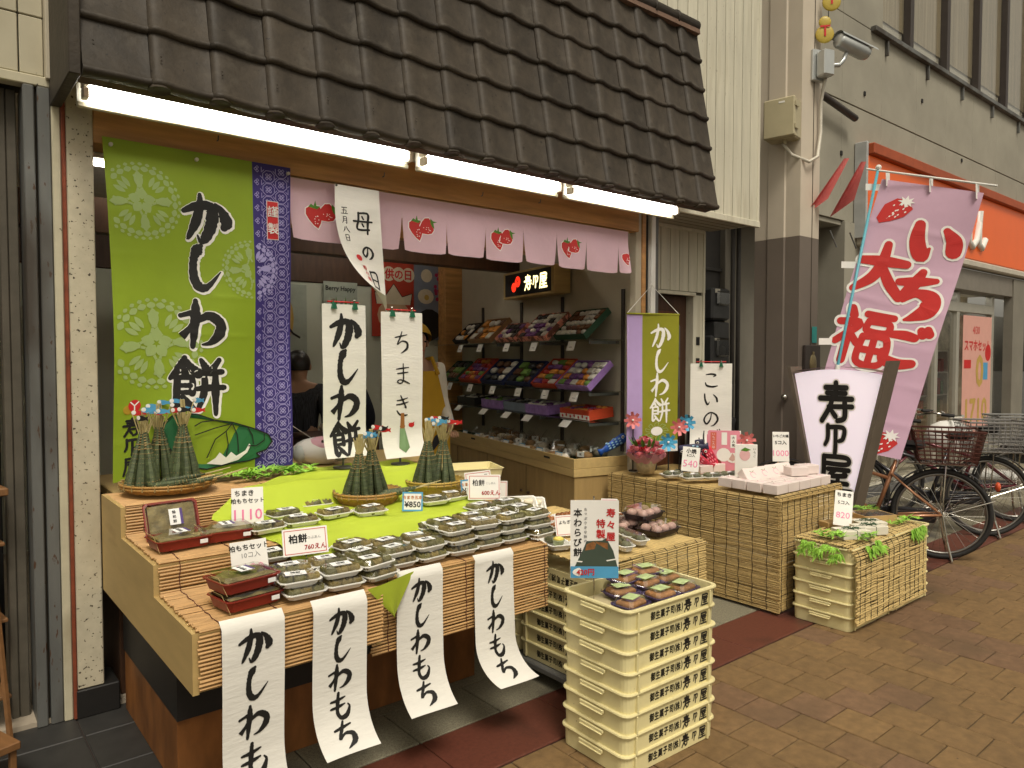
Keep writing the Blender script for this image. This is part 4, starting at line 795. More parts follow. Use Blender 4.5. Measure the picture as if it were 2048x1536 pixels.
def roundel(i_, cx, cy, r, clip=None):
    def ok(x): return clip is None or clip[0] < x < clip[1]
    def pet(a, r0, r1, wd, n=8):
        pts = []
        for k in range(n+1): t = k/n; rr = r0+(r1-r0)*t; hw = wd*sin(pi*t)**.8; pts.append((cx+rr*cos(a)-hw*sin(a), cy+rr*sin(a)+hw*cos(a)))
        for k in range(n-1,0,-1): t = k/n; rr = r0+(r1-r0)*t; hw = wd*sin(pi*t)**.8; pts.append((cx+rr*cos(a)+hw*sin(a), cy+rr*sin(a)-hw*cos(a)))
        if all(ok(p[0]) for p in pts): i_.poly(pts)
    for k in range(5): pet(2*pi*k/5+.3, r*.04, r*.34, r*.12)
    for k in range(4): pet(pi*k/2+.1, r*.33, r*.78, r*.11)
    for k in range(4):
        a = pi*k/2+pi/4+.1; c = (cx+r*.62*cos(a), cy+r*.62*sin(a))
        for q in range(10):
            b0, b1 = a+pi*.55+q/10*pi*.9, a+pi*.55+(q+.92)/10*pi*.9
            p = [(c[0]+rr*cos(b), c[1]+rr*sin(b)) for rr, b in ((r*.44,b0),(r*.44,b1),(r*.38,b1),(r*.38,b0))]
            if all(ok(z[0]) for z in p): i_.poly(p)
        for q in range(3): pet(a+(q-1)*.22, r*.42, r*.74, r*.06)
    for k in range(26): pet(2*pi*k/26, r*.76, r*.91, r*.095, 6)
    for k in range(34): pet(2*pi*k/34+.09, r*.91, r*1.0, r*.055, 5)
for q_ in ((.135,-.25,.165),(.60,-.50,.135),(.175,-.86,.20)): i_ = Ink(); roundel(i_, *q_, (.004,.615)); i_.lay(bfn, 'roundel', ROUND, bn, .0012)
i_ = Ink(); p = .062; wd = .0028
for a in range(0, 4):
    for b in range(0, 24):
        cx, cy = .619+.015+a*p, -.03-b*p*.97-(a % 2)*p*.48
        def L(pts):
            pts = [(cx+x*p, cy+y*p) for x, y in pts]
            if all(.622 < q[0] < .802 and -1.435 < q[1] < -.004 for q in pts): i_.line(pts, wd)
        for k in (-1,0,1): 
            for q in (-1,0,1):
                if (k+q) % 2 == 0: L([(k*.13-.0,q*.13+.11),(k*.13+.11,q*.13),(k*.13,q*.13-.11),(k*.13-.11,q*.13),(k*.13,q*.13+.11)])
        L([(-.45,.2),(-.2,.45),(.2,.45),(.45,.2)]); L([(.45,-.2),(.2,-.45),(-.2,-.45),(-.45,-.2)]); L([(.45,.2),(.45,-.2)]); L([(-.45,.2),(-.45,-.2)]); L([(-.5,.34),(-.34,.5)]); L([(.34,.5),(.5,.34)])
i_.lay(bfn, 'lattice_print', LIL, bn, .0012)
i_ = Ink(); roundel(i_, .60, -.50, .135, (.624,.80)); i_.lay(bfn, 'roundel', LIL, bn, .0016)
Ink().rect(.683,-.355,.742,-.172).lay(bfn, 'seal', WHITE, bn, .0030); Ink().rect(.686,-.352,.739,-.175).lay(bfn, 'seal', RED, bn, .0040); Ink().word('謹', .7125, -.222, .055, .01).lay(bfn, 'character', CARD, bn, .0075); Ink().word('製', .7125, -.302, .055, .01).lay(bfn, 'character', CARD, bn, .0075)
for grow, m, e in ((.035, CARD, .0018), (0, BLACK, .0026)):
    for ch, x, y, s in (('か',.40,-.29,.21),('し',.375,-.51,.20),('わ',.37,-.765,.21),('餅',.345,-1.035,.235)): Ink().put(glyph(ch, fat=1.65, grow=grow), x+(.004 if grow else 0), y-(.003 if grow else 0), s).lay(bfn, 'character', m, bn, e)
Ink().column('寿仝屋', .075, -1.215, .075, .083).lay(bfn, 'lettering', BLACK, bn, .0018)
Ink().disc(.085,-1.125,.026).lay(bfn, 'emblem', RED, bn, .0016); Ink().disc(.058,-1.14,.020).lay(bfn, 'emblem', mat('ochre_print', (.42,.26,.02), .6), bn, .0014); Ink().line([(.085,-1.125),(.085,-1.148)],.005).line([(.085,-1.125),(.068,-1.108)],.005).line([(.085,-1.125),(.103,-1.108)],.005).lay(bfn, 'emblem', CARD, bn, .0022)
LG = mat('leaf_print_green', (.018,.135,.045), .6, .06)
lf = [(.19,-1.22),(.24,-1.175),(.34,-1.165),(.42,-1.19),(.50,-1.20),(.60,-1.235),(.68,-1.275),(.70,-1.31),(.67,-1.345),(.62,-1.355),(.64,-1.375),(.58,-1.385),(.48,-1.39),(.38,-1.41),(.30,-1.40),(.24,-1.34),(.20,-1.28)]
Ink().poly(lf).lay(bfn, 'leaf_print', LG, bn, .0060); Ink().poly([(.38,-1.385),(.42,-1.36),(.44,-1.335),(.47,-1.36),(.495,-1.335),(.52,-1.355),(.565,-1.335),(.585,-1.305),(.592,-1.315),(.575,-1.345),(.53,-1.375),(.45,-1.392)]).lay(bfn, 'leaf_print', CARD, bn, .0105)
i_ = Ink().line(lf+[lf[0]], .006)
for q in ([(.50,-1.205),(.47,-1.24),(.42,-1.275),(.38,-1.36)],[(.47,-1.24),(.48,-1.30),(.47,-1.35)],[(.50,-1.205),(.525,-1.26),(.53,-1.34)],[(.575,-1.225),(.60,-1.27),(.605,-1.31)],[(.50,-1.205),(.42,-1.225),(.33,-1.26)],[(.66,-1.27),(.66,-1.30),(.62,-1.32),(.58,-1.315)],[(.42,-1.19),(.36,-1.20),(.33,-1.22)]): i_.line(q, .005)
i_.lay(bfn, 'leaf_print', BLACK, bn, .0120)
for x, y in ((.03,-.03),(.37,-.035),(.79,-.03)): MB().tube([(x,-.02,y),(x,.0,y)], .008, 8).build('eyelet', CAPM, bn)
# ================================================================ PINK NOREN
PK = mat('noren_pink', (.66,.45,.51), .75, .05, 4, bump=.15, bscale=25); STRAW = mat('strawberry_print', (.52,.022,.018), .55, .06); STGR = mat('strawberry_leaf', (.08,.22,.02), .6, .1)
nr = thing('noren_curtain', 'pale pink slit shop curtain printed with strawberries below the lintel', 'curtain', (1.44,3.45,2.372))
edges = [0,.325,.63,.92,1.20,1.49,1.77,2.04,2.35,2.45]
def strawberry_pair(lay, parent, cx, cy, s, clip=9):
    def heart(x0, y0, rot, k):
        pts = [(0,-.5),(.16,-.34),(.30,-.10),(.36,.12),(.28,.30),(.08,.36),(0,.33),(-.10,.37),(-.30,.30),(-.37,.10),(-.30,-.12),(-.15,-.36)]; c_, s_ = cos(R(rot)), sin(R(rot)); return [(x0+(x*c_-y*s_)*s*k, y0+(x*s_+y*c_)*s*k) for x, y in pts]
    A, B = heart(cx-.26*s, cy-.06*s, 14, 1.0), heart(cx+.26*s, cy+.06*s, -62, .95)
    if clip < 9: B = [(min(x, clip), y) for x, y in B]; A = [(min(x, clip), y) for x, y in A]
    for P_, e in ((A,0),(B,.0005)):
        mx = sum(p[0] for p in P_)/len(P_); my = sum(p[1] for p in P_)/len(P_)
        Ink().poly([(mx+(x-mx)*1.12, my+(y-my)*1.10) for x, y in P_]).lay(lay, 'strawberry', CARD, parent, .0012+e); Ink().poly(P_).lay(lay, 'strawberry', STRAW, parent, .0018+e)
    i_ = Ink(); rg = random.Random(3)
    for k in range(9): i_.disc(cx-.22*s+rg.uniform(-.12,.16)*s, cy-.16*s+rg.uniform(-.22,.12)*s, .022*s, n=6); i_.disc(min(clip-.002, cx+.30*s+rg.uniform(-.2,.16)*s), cy-.06*s+rg.uniform(-.12,.12)*s, .020*s, n=6)
    i_.lay(lay, 'seeds', CARD, parent, .0028)
    if clip > 8:
        Ink().poly([(cx-.52*s,cy+.24*s),(cx-.40*s,cy+.36*s),(cx-.30*s,cy+.30*s),(cx-.22*s,cy+.50*s),(cx-.18*s,cy+.30*s),(cx-.02*s,cy+.30*s),(cx-.16*s,cy+.18*s),(cx-.32*s,cy+.20*s)]).poly([(cx+.46*s,cy+.44*s),(cx+.60*s,cy+.34*s),(cx+.82*s,cy+.32*s),(cx+.62*s,cy+.26*s),(cx+.66*s,cy+.02*s),(cx+.54*s,cy+.10*s),(cx+.46*s,cy+.26*s)]).lay(lay, 'strawberry_leaves', STGR, parent, .0026)
for i, (a, b) in enumerate(zip(edges, edges[1:])):
    wv = random.Random(i)
    sk = [wv.uniform(-.012,.012) for _ in range(4)]
    def nf(x, y, a=a, b=b, sk=sk, i=i):
        d = -y; lo = max(0, d-.10)/.19; xx = a+.0015+(x-a)*(1-.0) ; q = (x-a)/(b-a); sh_ = (.006+.010*lo)*( .5-q)*2*lo
        return (x+sh_*.9+sk[0]*lo*.4, -.004-.010*sin(q*pi+sk[1]*50)*lo+sk[2]*lo*1.5*(q-.5)-.004*sin(x*30)*lo-(.05*lo*q if i == 8 else 0), y-.012*sin(q*pi)*lo*.3+sk[3]*lo*.4+(.006*lo if q < .1 or q > .9 else 0))
    MB().grid(lambda u,v: nf(a+u*(b-a), -v*.292), 8, 8).build('panel', PK, nr, True)
    for cx in (.16,.75,1.32,1.89):
        if a < cx < b: strawberry_pair(nf, nr, cx, -.160, .128)
    if i == 8: strawberry_pair(nf, nr, 2.44, -.185, .10, clip=2.448)
MB().tube([(-.02,.012,.0),(2.47,.012,.0)], .008, 8).build('rod', WOODP, nr)
# Mother's Day paper twisting down in front of the noren
mp_ = thing('paper_strip', 'white hanging paper strip twisting to a point in front of the pink curtain', 'paper sign', (1.65,3.40,2.36))
def mf(x, y):
    v = -y/.68; k = max(0, v-.15)/.85; u = x/.247; xl = .23*k**2.1; xr = .247+.035*v; return (xl+(xr-xl)*u, -.012-.10*k*k*(1-u)-.02*u*k, y-.02*(u-.5)*0+(1-u)*.13*k*k-.055*u*0)
MB().grid(lambda u,v: mf(u*.247, -v*.68), 10, 26).build('sheet', PAPER, mp_, True)
Ink().put(glyph('母', fat=1.5), .145,-.175,.105).put(glyph('の', fat=1.4), .150,-.335,.075).put(glyph('日', fat=1.5), .155,-.49,.10).column('五月八日', .048,-.125,.036,.048, fat=1.3).lay(mf, 'lettering', BLACK, mp_, .0015)
Ink().disc(.085,-.375,.018).lay(mf, 'emblem', RED, mp_, .0015); Ink().column('寿々屋', .10,-.43,.028,.034,font=True).lay(mf, 'lettering', RED, mp_, .0015)
MB().ball((.01,-.012,-.005), .006).build('pin', GREYM, mp_)
# ================================================================ CLIPPED SCROLLS ON POLES
CLIPG = mat('clip_green', (.012,.12,.06), .4)
def clipped(label, loc, w_, h, text, size, pitch, rz=0, fat=1.1, top=.05, foot=.0, extra=None, sign='scrolls clipped to poles'):
    t = thing('clipped_scroll', label, 'scroll', loc, rz, sign)
    def fn(x, y):
        d = -y; k = max(0, d-.8*h)/(.2*h); return (x, -.012-.006*sin(d*6+x*5)*min(1,d*3)-.05*k*k, h+y)
    MB().grid(lambda u,v: fn((u-.5)*w_, -v*h), 6, 26).build('sheet', PAPER, t, True)
    for k_, ch in enumerate(text): Ink().put(glyph(ch, fat=fat), 0, -top-size/2-k_*pitch, size).lay(fn, 'character', BLACK, t, .0015)
    MB().tube([(0,.012,-foot),(0,.012,h+.02)], .006, 8).build('pole', GREYM, t); MB().lathe([(.001,0),(.05,0),(.05,.006),(.01,.012),(.001,.012)], (0,.012,-foot), 16).build('foot', GREYM, t)
    MB().tube([(-w_*.36,-.004,h+.012),(w_*.36,-.004,h+.012)], .004, 6).build('rod', RED, t)
    for s in (-1,1):
        c = MB().prism([(s*w_*.24-.014,h-.024),(s*w_*.24+.014,h-.024),(s*w_*.24+.007,h+.006),(s*w_*.24-.007,h+.006)], -.026, .004).build('clip', CLIPG, t); MB().tube([(s*w_*.24,-.01,h+.004),(s*w_*.24-.002,-.016,h+.024)], .006, 8).build('clip_handle', MATS['chrome'], c)
    if extra: extra(t, fn, h)
    return t
clipped('white scroll with bold brushed characters behind the middle basket, left of the two on poles', (1.665,3.34,1.005), .235, .755, 'かしわ餅', .165, .178, fat=1.6, foot=.06)
def dump_pic(t, fn, h):
    Ink().poly([(-.015,-.60),(.015,-.60),(.032,-.70),(.0,-.725),(-.032,-.70)]).lay(fn, 'dumpling_picture', mat('sage_print', (.16,.26,.12), .6), t, .0015); Ink().poly([(-.010,-.52),(.010,-.52),(.014,-.60),(-.014,-.60)]).rect(-.016,-.592,.016,-.586).lay(fn, 'dumpling_picture', mat('brown_print', (.30,.12,.03), .6), t, .0017); Ink().disc(.055,-.585,.018,.012).poly([(.035,-.57),(.05,-.58),(.075,-.568),(.06,-.60)]).lay(fn, 'carp_picture', RED, t, .0016)
clipped('white scroll with thin brushed characters and a dumpling picture, right of the two on poles', (1.965,3.29,.985), .245, .745, 'ちまき', .105, .165, fat=.85, top=.10, foot=.045, extra=dump_pic)
# green tapestry by the white post
tp = thing('green_tapestry', 'small olive green hanging with a lilac stripe and white characters by the white post', 'hanging banner', (4.085,3.375,1.80), -18)
TG = mat('tapestry_green', (.235,.235,.010), .6, .06); TL = mat('tapestry_lilac', (.42,.30,.55), .6, .05)
tf = lambda x, y: (x, -.004*sin(x*9+y*5), y)
MB().grid(lambda u,v: tf(-.215+u*.125, -v*.98), 4, 20).build('lilac_stripe', TL, tp, True); MB().grid(lambda u,v: tf(-.0898+u*.30, -v*.90), 8, 20).build('green_cloth', TG, tp, True); MB().grid(lambda u,v: tf(-.0898+u*.30, -.9003-v*.08), 4, 4).build('pale_hem', CARD, tp, True)
i_ = Ink()
for ch, y in (('か',-.15),('し',-.33),('わ',-.50),('餅',-.68)): i_.put(glyph(ch, fat=1.0, grow=.008), .055, y, .165)
i_.lay(tf, 'lettering', CARD, tp, .0015); Ink().disc(.03,-.83,.05,.032).lay(tf, 'cake_picture', CARD, tp, .0015)
i_ = Ink()
for k in range(9): a = k*.7; i_.line([(.03+.055*cos(a),-.83+.035*sin(a)),(.03+.10*cos(a),-.83+.062*sin(a)),(.03+.09*cos(a+.35),-.83+.058*sin(a+.35)),(.03+.055*cos(a+.5),-.83+.035*sin(a+.5))],.004)
i_.lay(tf, 'leaf_picture', ROUND, tp, .0017)
MB().tube([(-.22,0,.004),(.215,0,.004)], .007, 8).build('rod', TG, tp); MB().tube([(-.215,0,.008),(.02,.06,.215),(.21,0,.008)], .0025, 5).build('string', WHITE, tp); MB().ball((.02,.06,.215), .012).build('hook', WHITE, tp)
# ================================================================ INTERIOR FURNITURE
t = thing('inner_counter', 'plain wooden counter behind the top step', 'counter', (.66,3.50,0)); MB().bbox((0,0,.88),(1.75,.55,.92), .004).build('top', STW, t); MB().bbox((.02,.02,.021),(1.73,.53,.879), .004).build('body', DARKW, t)
rd = thing('radio', 'pink and white portable radio with antenna behind the green leaves', 'radio', (1.70,3.68,.921), -32)
RW = mat('radio_white', (.66,.64,.60), .35, .03); RP = mat('radio_pink', (.62,.34,.40), .35, .03)
MB().ball((0,0,.075), .155, .085, .075, 20, 10).build('body', RW, rd, True); MB().ball((.02,-.01,.10), .115, .07, .055, 18, 8).build('lid', RP, rd, True)
for s in (-1,1): MB().ball((s*.105,-.045,.065), .042, .035, .045, 14, 8).build('speaker', mat('radio_grey', (.36,.38,.36), .5), rd, True)
MB().tube([(-.06,.05,.14),(-.18,.05,.22)], .003, 6).build('antenna', MATS['chrome'], rd); MB().bbox((.01,-.075,.125),(.07,-.05,.14), .003).build('slot', BLACK, rd)
# posters on the back wall
def poster(label, x, z, w_, h_, m, y=6.585):
    t = thing('poster', label, 'poster', (x,y,z), 0, 'posters on the back wall'); MB().bbox((-w_/2,0,-h_/2),(w_/2,.004,h_/2), .001).build('sheet', m, t); return t
SKIN = mat('poster_skin', (.55,.36,.22), .6); 
t = poster('red poster about children with a drawn boy in a folded paper helmet', 3.85, 2.10, .50, .78, mat('poster_red', (.40,.04,.02), .6, .1)); i_ = Ink()
for k in range(4): i_.disc(-.17+k*.115, .25, .075)
i_.lay(FLAT, 'cloud', mat('poster_cream', (.60,.52,.38), .6), t, .003); Ink().word('子供の日', 0, .25, .11, .03).lay(FLAT, 'lettering', RED, t, .0036)
Ink().disc(0,-.17,.19,.16).lay(FLAT, 'drawn_face', SKIN, t, .003); Ink().poly([(-.2,-.06),(-.22,.06),(-.10,.02),(0,.15),(.10,.02),(.22,.06),(.2,-.06)]).lay(FLAT, 'drawn_helmet', MATS['poster_cream'], t, .0036); Ink().line([(-.09,-.17),(-.05,-.155),(-.01,-.17)],.008).line([(.04,-.17),(.08,-.155),(.12,-.17)],.008).line([(-.2,-.06),(-.22,.06),(-.10,.02),(0,.15),(.10,.02),(.22,.06),(.2,-.06)],.008).lay(FLAT, 'outline', BLACK, t, .0042)
t = poster('blue-grey poster with a dark round bowl and red blossom', 4.30, 2.08, .42, .80, mat('poster_blue', (.17,.19,.24), .6, .1)); Ink().disc(-.02,-.24,.17).lay(FLAT, 'bowl', BLACK, t, .003); Ink().disc(-.06,.06,.10,.08).disc(-.05,.28,.07).lay(FLAT, 'picture', MATS['poster_cream'], t, .003)
i_ = Ink(); rg = random.Random(9)
for k in range(14): i_.disc(.11+rg.uniform(-.05,.05), .2+rg.uniform(-.2,.14), .022, n=7)
i_.lay(FLAT, 'blossom', mat('poster_magenta', (.35,.02,.08), .6), t, .003); Ink().disc(-.05,.05,.03).lay(FLAT, 'picture', GOLD, t, .0036)
t = poster('pale poster with green leaves reading Berry Happy', 3.26, 1.98, .36, .50, mat('poster_pale', (.36,.40,.34), .6)); Ink().word('Berry Happy', 0, .18, .062, .02).lay(FLAT, 'lettering', BLACK, t, .003); i_ = Ink()
for k in range(6): i_.poly([(-.12+k*.05,-.05),(-.10+k*.05,.08+.03*(k%2)),(-.07+k*.05,-.05)])
i_.lay(FLAT, 'leaves', STGR, t, .003); Ink().disc(0,-.12,.09).lay(FLAT, 'strawberry', RED, t, .0036)
t = poster('tall pale poster with a yellow drawing at the left of the back wall', 2.74, 1.82, .34, .72, MATS['poster_pale']); Ink().disc(-.06,.04,.10,.22).lay(FLAT, 'picture', GOLD, t, .003); Ink().line([(-.05,.0),(.03,-.10),(.10,-.14)],.02).lay(FLAT, 'picture', BLACK, t, .0036)
# display counter along the right wall
dn = Vector((-d.y, d.x, 0)); RZ = math.degrees(math.atan2(d.y, d.x))-90     # local +Y runs along the wall into the shop
ct = thing('display_counter', 'pale wooden cabinet counter with a raised edge running into the shop', 'counter', (3.62,3.70,0), RZ-2)
CW = mat('counter_wood', (.37,.25,.10), .45, .14, 5, stretch=(5,5,.5)); CW2 = mat('counter_trim_wood', (.50,.36,.15), .45, .12, 5, stretch=(5,.5,5))
MB().bbox((.01,.01,.02),(.52,3.0,.64), .004).build('cabinet', CW, ct); MB().bbox((0,0,.642),(.53,3.02,.70), .003).build('top', CW2, ct)
MB().bbox((0,0,.701),(.015,3.02,.775), .003).build('rim', CW2, ct); MB().bbox((.0155,0,.701),(.53,.015,.775), .003).build('rim', CW2, ct); MB().box((.017,.02,.7005),(.52,3.0,.706)).build('green_liner', mat('green_liner', (.015,.055,.025), .9, .2), ct)
for y in (.75,1.5,2.2): MB().box((.0085,y,.04),(.0098,y+.004,.63)).build('door_gap', BLACK, ct)
for y in (.70,.82,1.45,1.57,2.15,2.27): MB().ball((.0,y,.42), .012).build('knob', DARKW, ct)
for y in (.35,1.75): MB().bbox((-.0025,y,.735),(-.0005,y+.09,.75), .0005).build('slot', BLACK, ct)
def wallp(t_, off, z): return p0+d*t_+dn*off+Vector((0,0,z))
# glass shelves
GS = clear('shelf_glass', (.80,.86,.82), .3, .05)
for z, lab in ((1.62,'top glass shelf on the right wall under the small lit sign'),(1.24,'middle glass shelf on the right wall'),(1.02,'lowest glass shelf above the wooden counter')):
    t = thing('glass_shelf', lab, 'shelf', wallp(.10,.02,z), RZ, 'glass shelves on the right wall'); MB().bbox((-.28,0,0),(0,2.95,.008), .001).build('pane', GS, t)
    for y in (.05,.75,1.5,2.3): MB().bbox((-.27,y,-.025),(0,y+.012,-.001), .002).build('bracket', GREYM, t)
for k, y in enumerate((.12,.95,1.65,2.45)):
    tag(MB().bbox((-.010,-.012,.8),(.012,.012,2.0), .002).build('shelf_upright', WD), 'dark metal shelf upright on the right wall, '+nth(k)+' from the street', 'shelf upright', 'shelf uprights'); o = bpy.data.objects[col.objects[-1].name]; o.location = wallp(y,.012,0)
# boxes of sweets on the shelves
CAND = [mat('sweet_'+n, c, .3, .2, rnd=.1) for n, c in (('white',(.60,.57,.50)),('red',(.38,.03,.03)),('green',(.15,.28,.06)),('violet',(.16,.06,.20)),('orange',(.55,.22,.04)),('brown',(.14,.06,.03)),('dark',(.03,.03,.03)))]
CEL = clear('cellophane', (.98,.98,.97), .06, .15)
def sweet_box(label, loc, w_, d_, m, kinds, rz, tilt, nx, ny, seed, h=.05):
    rg = random.Random(seed); t = thing('sweets_box', label, 'sweets box', loc, rz, 'boxes of sweets on the shelves', tilt); a, b = w_/2, d_
    MB().bbox((-a,0,0),(a,b,.006), .001).build('base', m, t)
    for q in (((-a,0,.0065),(-a+.006,b,h)),((a-.006,0,.0065),(a,b,h)),((-a+.0065,0,.0065),(a-.0065,.006,h)),((-a+.0065,b-.006,.0065),(a-.0065,b,h))): MB().bbox(*q, .001).build('side', m, t)
    for i in range(nx):
        for j in range(ny):
            sx, sy = (w_-.02)/nx, (d_-.02)/ny; c = ((i+.5)*sx-a+.01, (j+.5)*sy+.01, h*.72); k = CAND[kinds[rg.randrange(len(kinds))]]
            if rg.random() < .5: MB().ball(c, sx*.44, sy*.42, h*.42, 8, 5).build('sweet', k, t, True)
            else: MB().bbox((c[0]-sx*.42,c[1]-sy*.40,h*.35),(c[0]+sx*.42,c[1]+sy*.40,h*1.02), .004).build('sweet', k, t)
    return t
BXG = mat('box_dark_green', (.02,.06,.03), .5); BXR = mat('box_orange_red', (.50,.06,.02), .5, rnd=.05); BXN = mat('box_navy', (.02,.03,.10), .5); BXP = mat('box_lilac', (.30,.17,.45), .5, .3, 18); BXC = mat('box_check', (.50,.20,.14), .5, .6, 16, ramp=(.48,.52)); BXK = mat('box_kraft', (.30,.16,.07), .5)
F = RZ-90+180       # front towards the room
F = math.degrees(math.atan2(dn.x, -dn.y))
tagt = []
for k, (tt, z, w_, d_, m, kinds, lab, nx, ny) in enumerate((
    (.42,1.63,.42,.30,BXG,[0,0,5,0],'dark green box of white sweets at the street end of the top shelf',6,5), (.98,1.63,.46,.30,BXC,[3,6,0,0],'tall red checked box of violet sweets on the top shelf',5,5), (1.45,1.63,.36,.20,BXC,[3,0,6],'low red checked box of violet sweets on the top shelf',4,3), (1.98,1.63,.46,.30,BXK,[5,0,5,4],'kraft box of brown cakes on the top shelf',4,3), (2.42,1.63,.30,.26,MATS['ink'],[0,6,4],'black and white striped box at the far end of the top shelf',3,3),
    (.38,1.25,.44,.28,BXP,[4,0,2,3],'lilac checked box of mixed sweets at the street end of the middle shelf',5,4), (.80,1.25,.36,.30,BXR,[1,2,0,4,3],'orange-red box of fruit jellies on the middle shelf, nearer the street',3,5), (1.24,1.25,.42,.27,BXN,[2,6,6,5],'navy box with few dark sweets on the middle shelf',3,3), (1.72,1.25,.44,.29,BXN,[6,0,5],'dark partitioned box on the middle shelf',3,3), (2.20,1.25,.44,.30,BXR,[1,4,2,3],'orange-red box of fruit jellies on the middle shelf, farther in',4,5), (2.68,1.25,.36,.26,BXG,[6,5,2],'dark box in the gloom at the far end of the middle shelf',3,3))):
    sweet_box(lab, wallp(tt,.27,z), w_, d_, m, kinds, F, 42, nx, ny, k)
    t = thing('shelf_tag', f'small white ticket on the {"top" if z > 1.5 else "middle"} shelf edge, {nth(k if k < 5 else k-5)} from the street', 'price tag', wallp(tt-.05,.292,z-.012), F, 'tickets on the shelf edges', -20); MB().bbox((-.05,0,-.075),(.05,.002,0), .0005).build('card', CARD, t); MB().box((-.02,-.0006,-.05),(.02,-.0002,-.045)).build('print', GREYINK, t)
for k, (tt, m, kinds, lab) in enumerate(((.40,BXR,[1,3,4],'low orange box with polka dots at the street end of the lowest shelf'),(.98,BXP,[0,3],'lilac box on the lowest shelf next to the polka dot box'),(1.35,mat('box_grey', (.16,.20,.25), .5),[6,0],'grey-blue box on the lowest shelf'),(1.80,BXP,[3,0,2],'lilac tartan box on the lowest shelf'),(2.35,MATS['ink'],[6,0],'black box in the gloom of the lowest shelf'))):
    t = sweet_box(lab, wallp(tt,.25,1.03), .40, .22, m, kinds, F, 6, 5, 3, 30+k, .075)
    tk = thing('shelf_tag', f'tilted white ticket on the lowest shelf, {nth(k)} from the street', 'price tag', wallp(tt+.02,.30,1.022), F, 'tickets on the shelf edges', -45); MB().bbox((-.06,0,-.07),(.06,.002,0), .0005).build('card', CARD, tk)
    if k == 0:
        i_ = Ink(); 
        for q in range(7): i_.disc(-.16+q*.055, .018+(q%2)*.008, .012, n=10)
        MB().bbox((-.198,-.0035,.002),(.198,-.0005,.036), .0005).build('white_band', CARD, t); i_.lay(lambda x,y: (x,-.0036,y), 'dots', STRAW, t, .0006)
# small lit sign
sg = thing('lit_wall_sign', 'small black lit sign in a wooden frame high on the right wall', 'sign', wallp(1.25,.02,2.02), F)
MB().bbox((-.44,-.16,0),(.44,0,.235), .006).build('frame', WOODP, sg); MB().bbox((-.395,-.164,.02),(.395,-.1605,.215), .001).build('panel', BLACK, sg)
def sgf(x, y): return (x,-.1642,y)
Ink().put(glyph('寿'), .02,.118,.125).put(glyph('仝'), .15,.118,.105).put(glyph('屋'), .275,.118,.125).lay(sgf, 'lettering', mat('lit_yellow', (.95,.80,.36), .5, 0, emit=2.2), sg); Ink().disc(-.16,.14,.048).disc(-.23,.095,.042).lay(sgf, 'emblem', mat('lit_red', (.85,.03,.01), .5, 0, emit=1.2), sg)
Ink().line([(-.16,.14),(-.16,.10)],.008).line([(-.16,.14),(-.19,.17)],.008).line([(-.16,.14),(-.13,.17)],.008).lay(sgf, 'emblem', BLACK, sg, .0024)
# bags of crackers in the counter tray
CRK = mat('rice_cracker', (.36,.20,.08), .6, .4, 12, rnd=.3); BAGP = mat('bag_print', (.55,.48,.38), .5, .5, 14, rnd=.2); rg = random.Random(21); cen = Matrix.Translation((3.62,3.70,0)) @ Matrix.Rotation(R(RZ-2),4,'Z')
for k in range(26):
    lx, ly = .10+(k % 3)*.15+rg.uniform(-.02,.02), .28+(k//3)*.20+rg.uniform(-.03,.03); p = cen @ Vector((lx,ly,.708+.012*(k%3)))
    t = thing('cracker_bag', f'clear bag of rice crackers in the counter tray, {["front","middle","back"][k%3]} row, {nth(k//3)} from the street', 'snack bag', p, rg.uniform(0,360), 'bags of crackers in the counter tray')
    MB().ball((0,0,.035), .075, .05, .035, 10, 6).build('crackers', CRK if k % 2 else BAGP, t, True)
    def bagf(u, v, s=k): a = u*2*pi; rr = 1 if v < .55 else 1-.75*(v-.55)/.45; return (.085*rr*cos(a)*(1+.08*sin(5*a+s)), .06*rr*sin(a)*(1+.1*sin(4*a+s)), .0+.13*v*(1+.15*sin(3*a+s)*v))
    MB().grid(bagf, 14, 6).build('bag', CEL, t); MB().bbox((-.03,-.056,.03),(.03,-.054,.07), .0005).build('label', CARD, t); Ink().column('米', 0, .05, .022, .02, font=True).lay(lambda x,y: (x,-.0562,y), 'print', BLACK, t)
for k in range(7):
    p = cen @ Vector((.030,.30+k*.30,.708)); t = thing('counter_ticket', f'white price ticket clipped inside the counter edge, {nth(k)} from the street', 'price tag', p, F, 'tickets along the counter edge', -15); MB().bbox((-.05,0,0),(.05,.002,.085), .0005).build('card', CARD, t); Ink().frame(-.05,0,.05,.085,.006).lay(FLAT, 'border', BLUEP, t, .0006); Ink().rect(-.03,.05,.03,.056).rect(-.03,.03,.03,.036).lay(FLAT, 'print', MATS['orange_ink'], t, .0008)
t = sweet_box('pale open box of small packets at the far end of the counter', cen @ Vector((.40,2.45,.78)), .40, .30, BXK, [0,2,6], F, 8, 6, 2, 77); t2 = sweet_box('flat dark box beside the pale box on the counter', cen @ Vector((.36,1.95,.76)), .36, .26, BXK, [6], F, 6, 3, 2, 78)
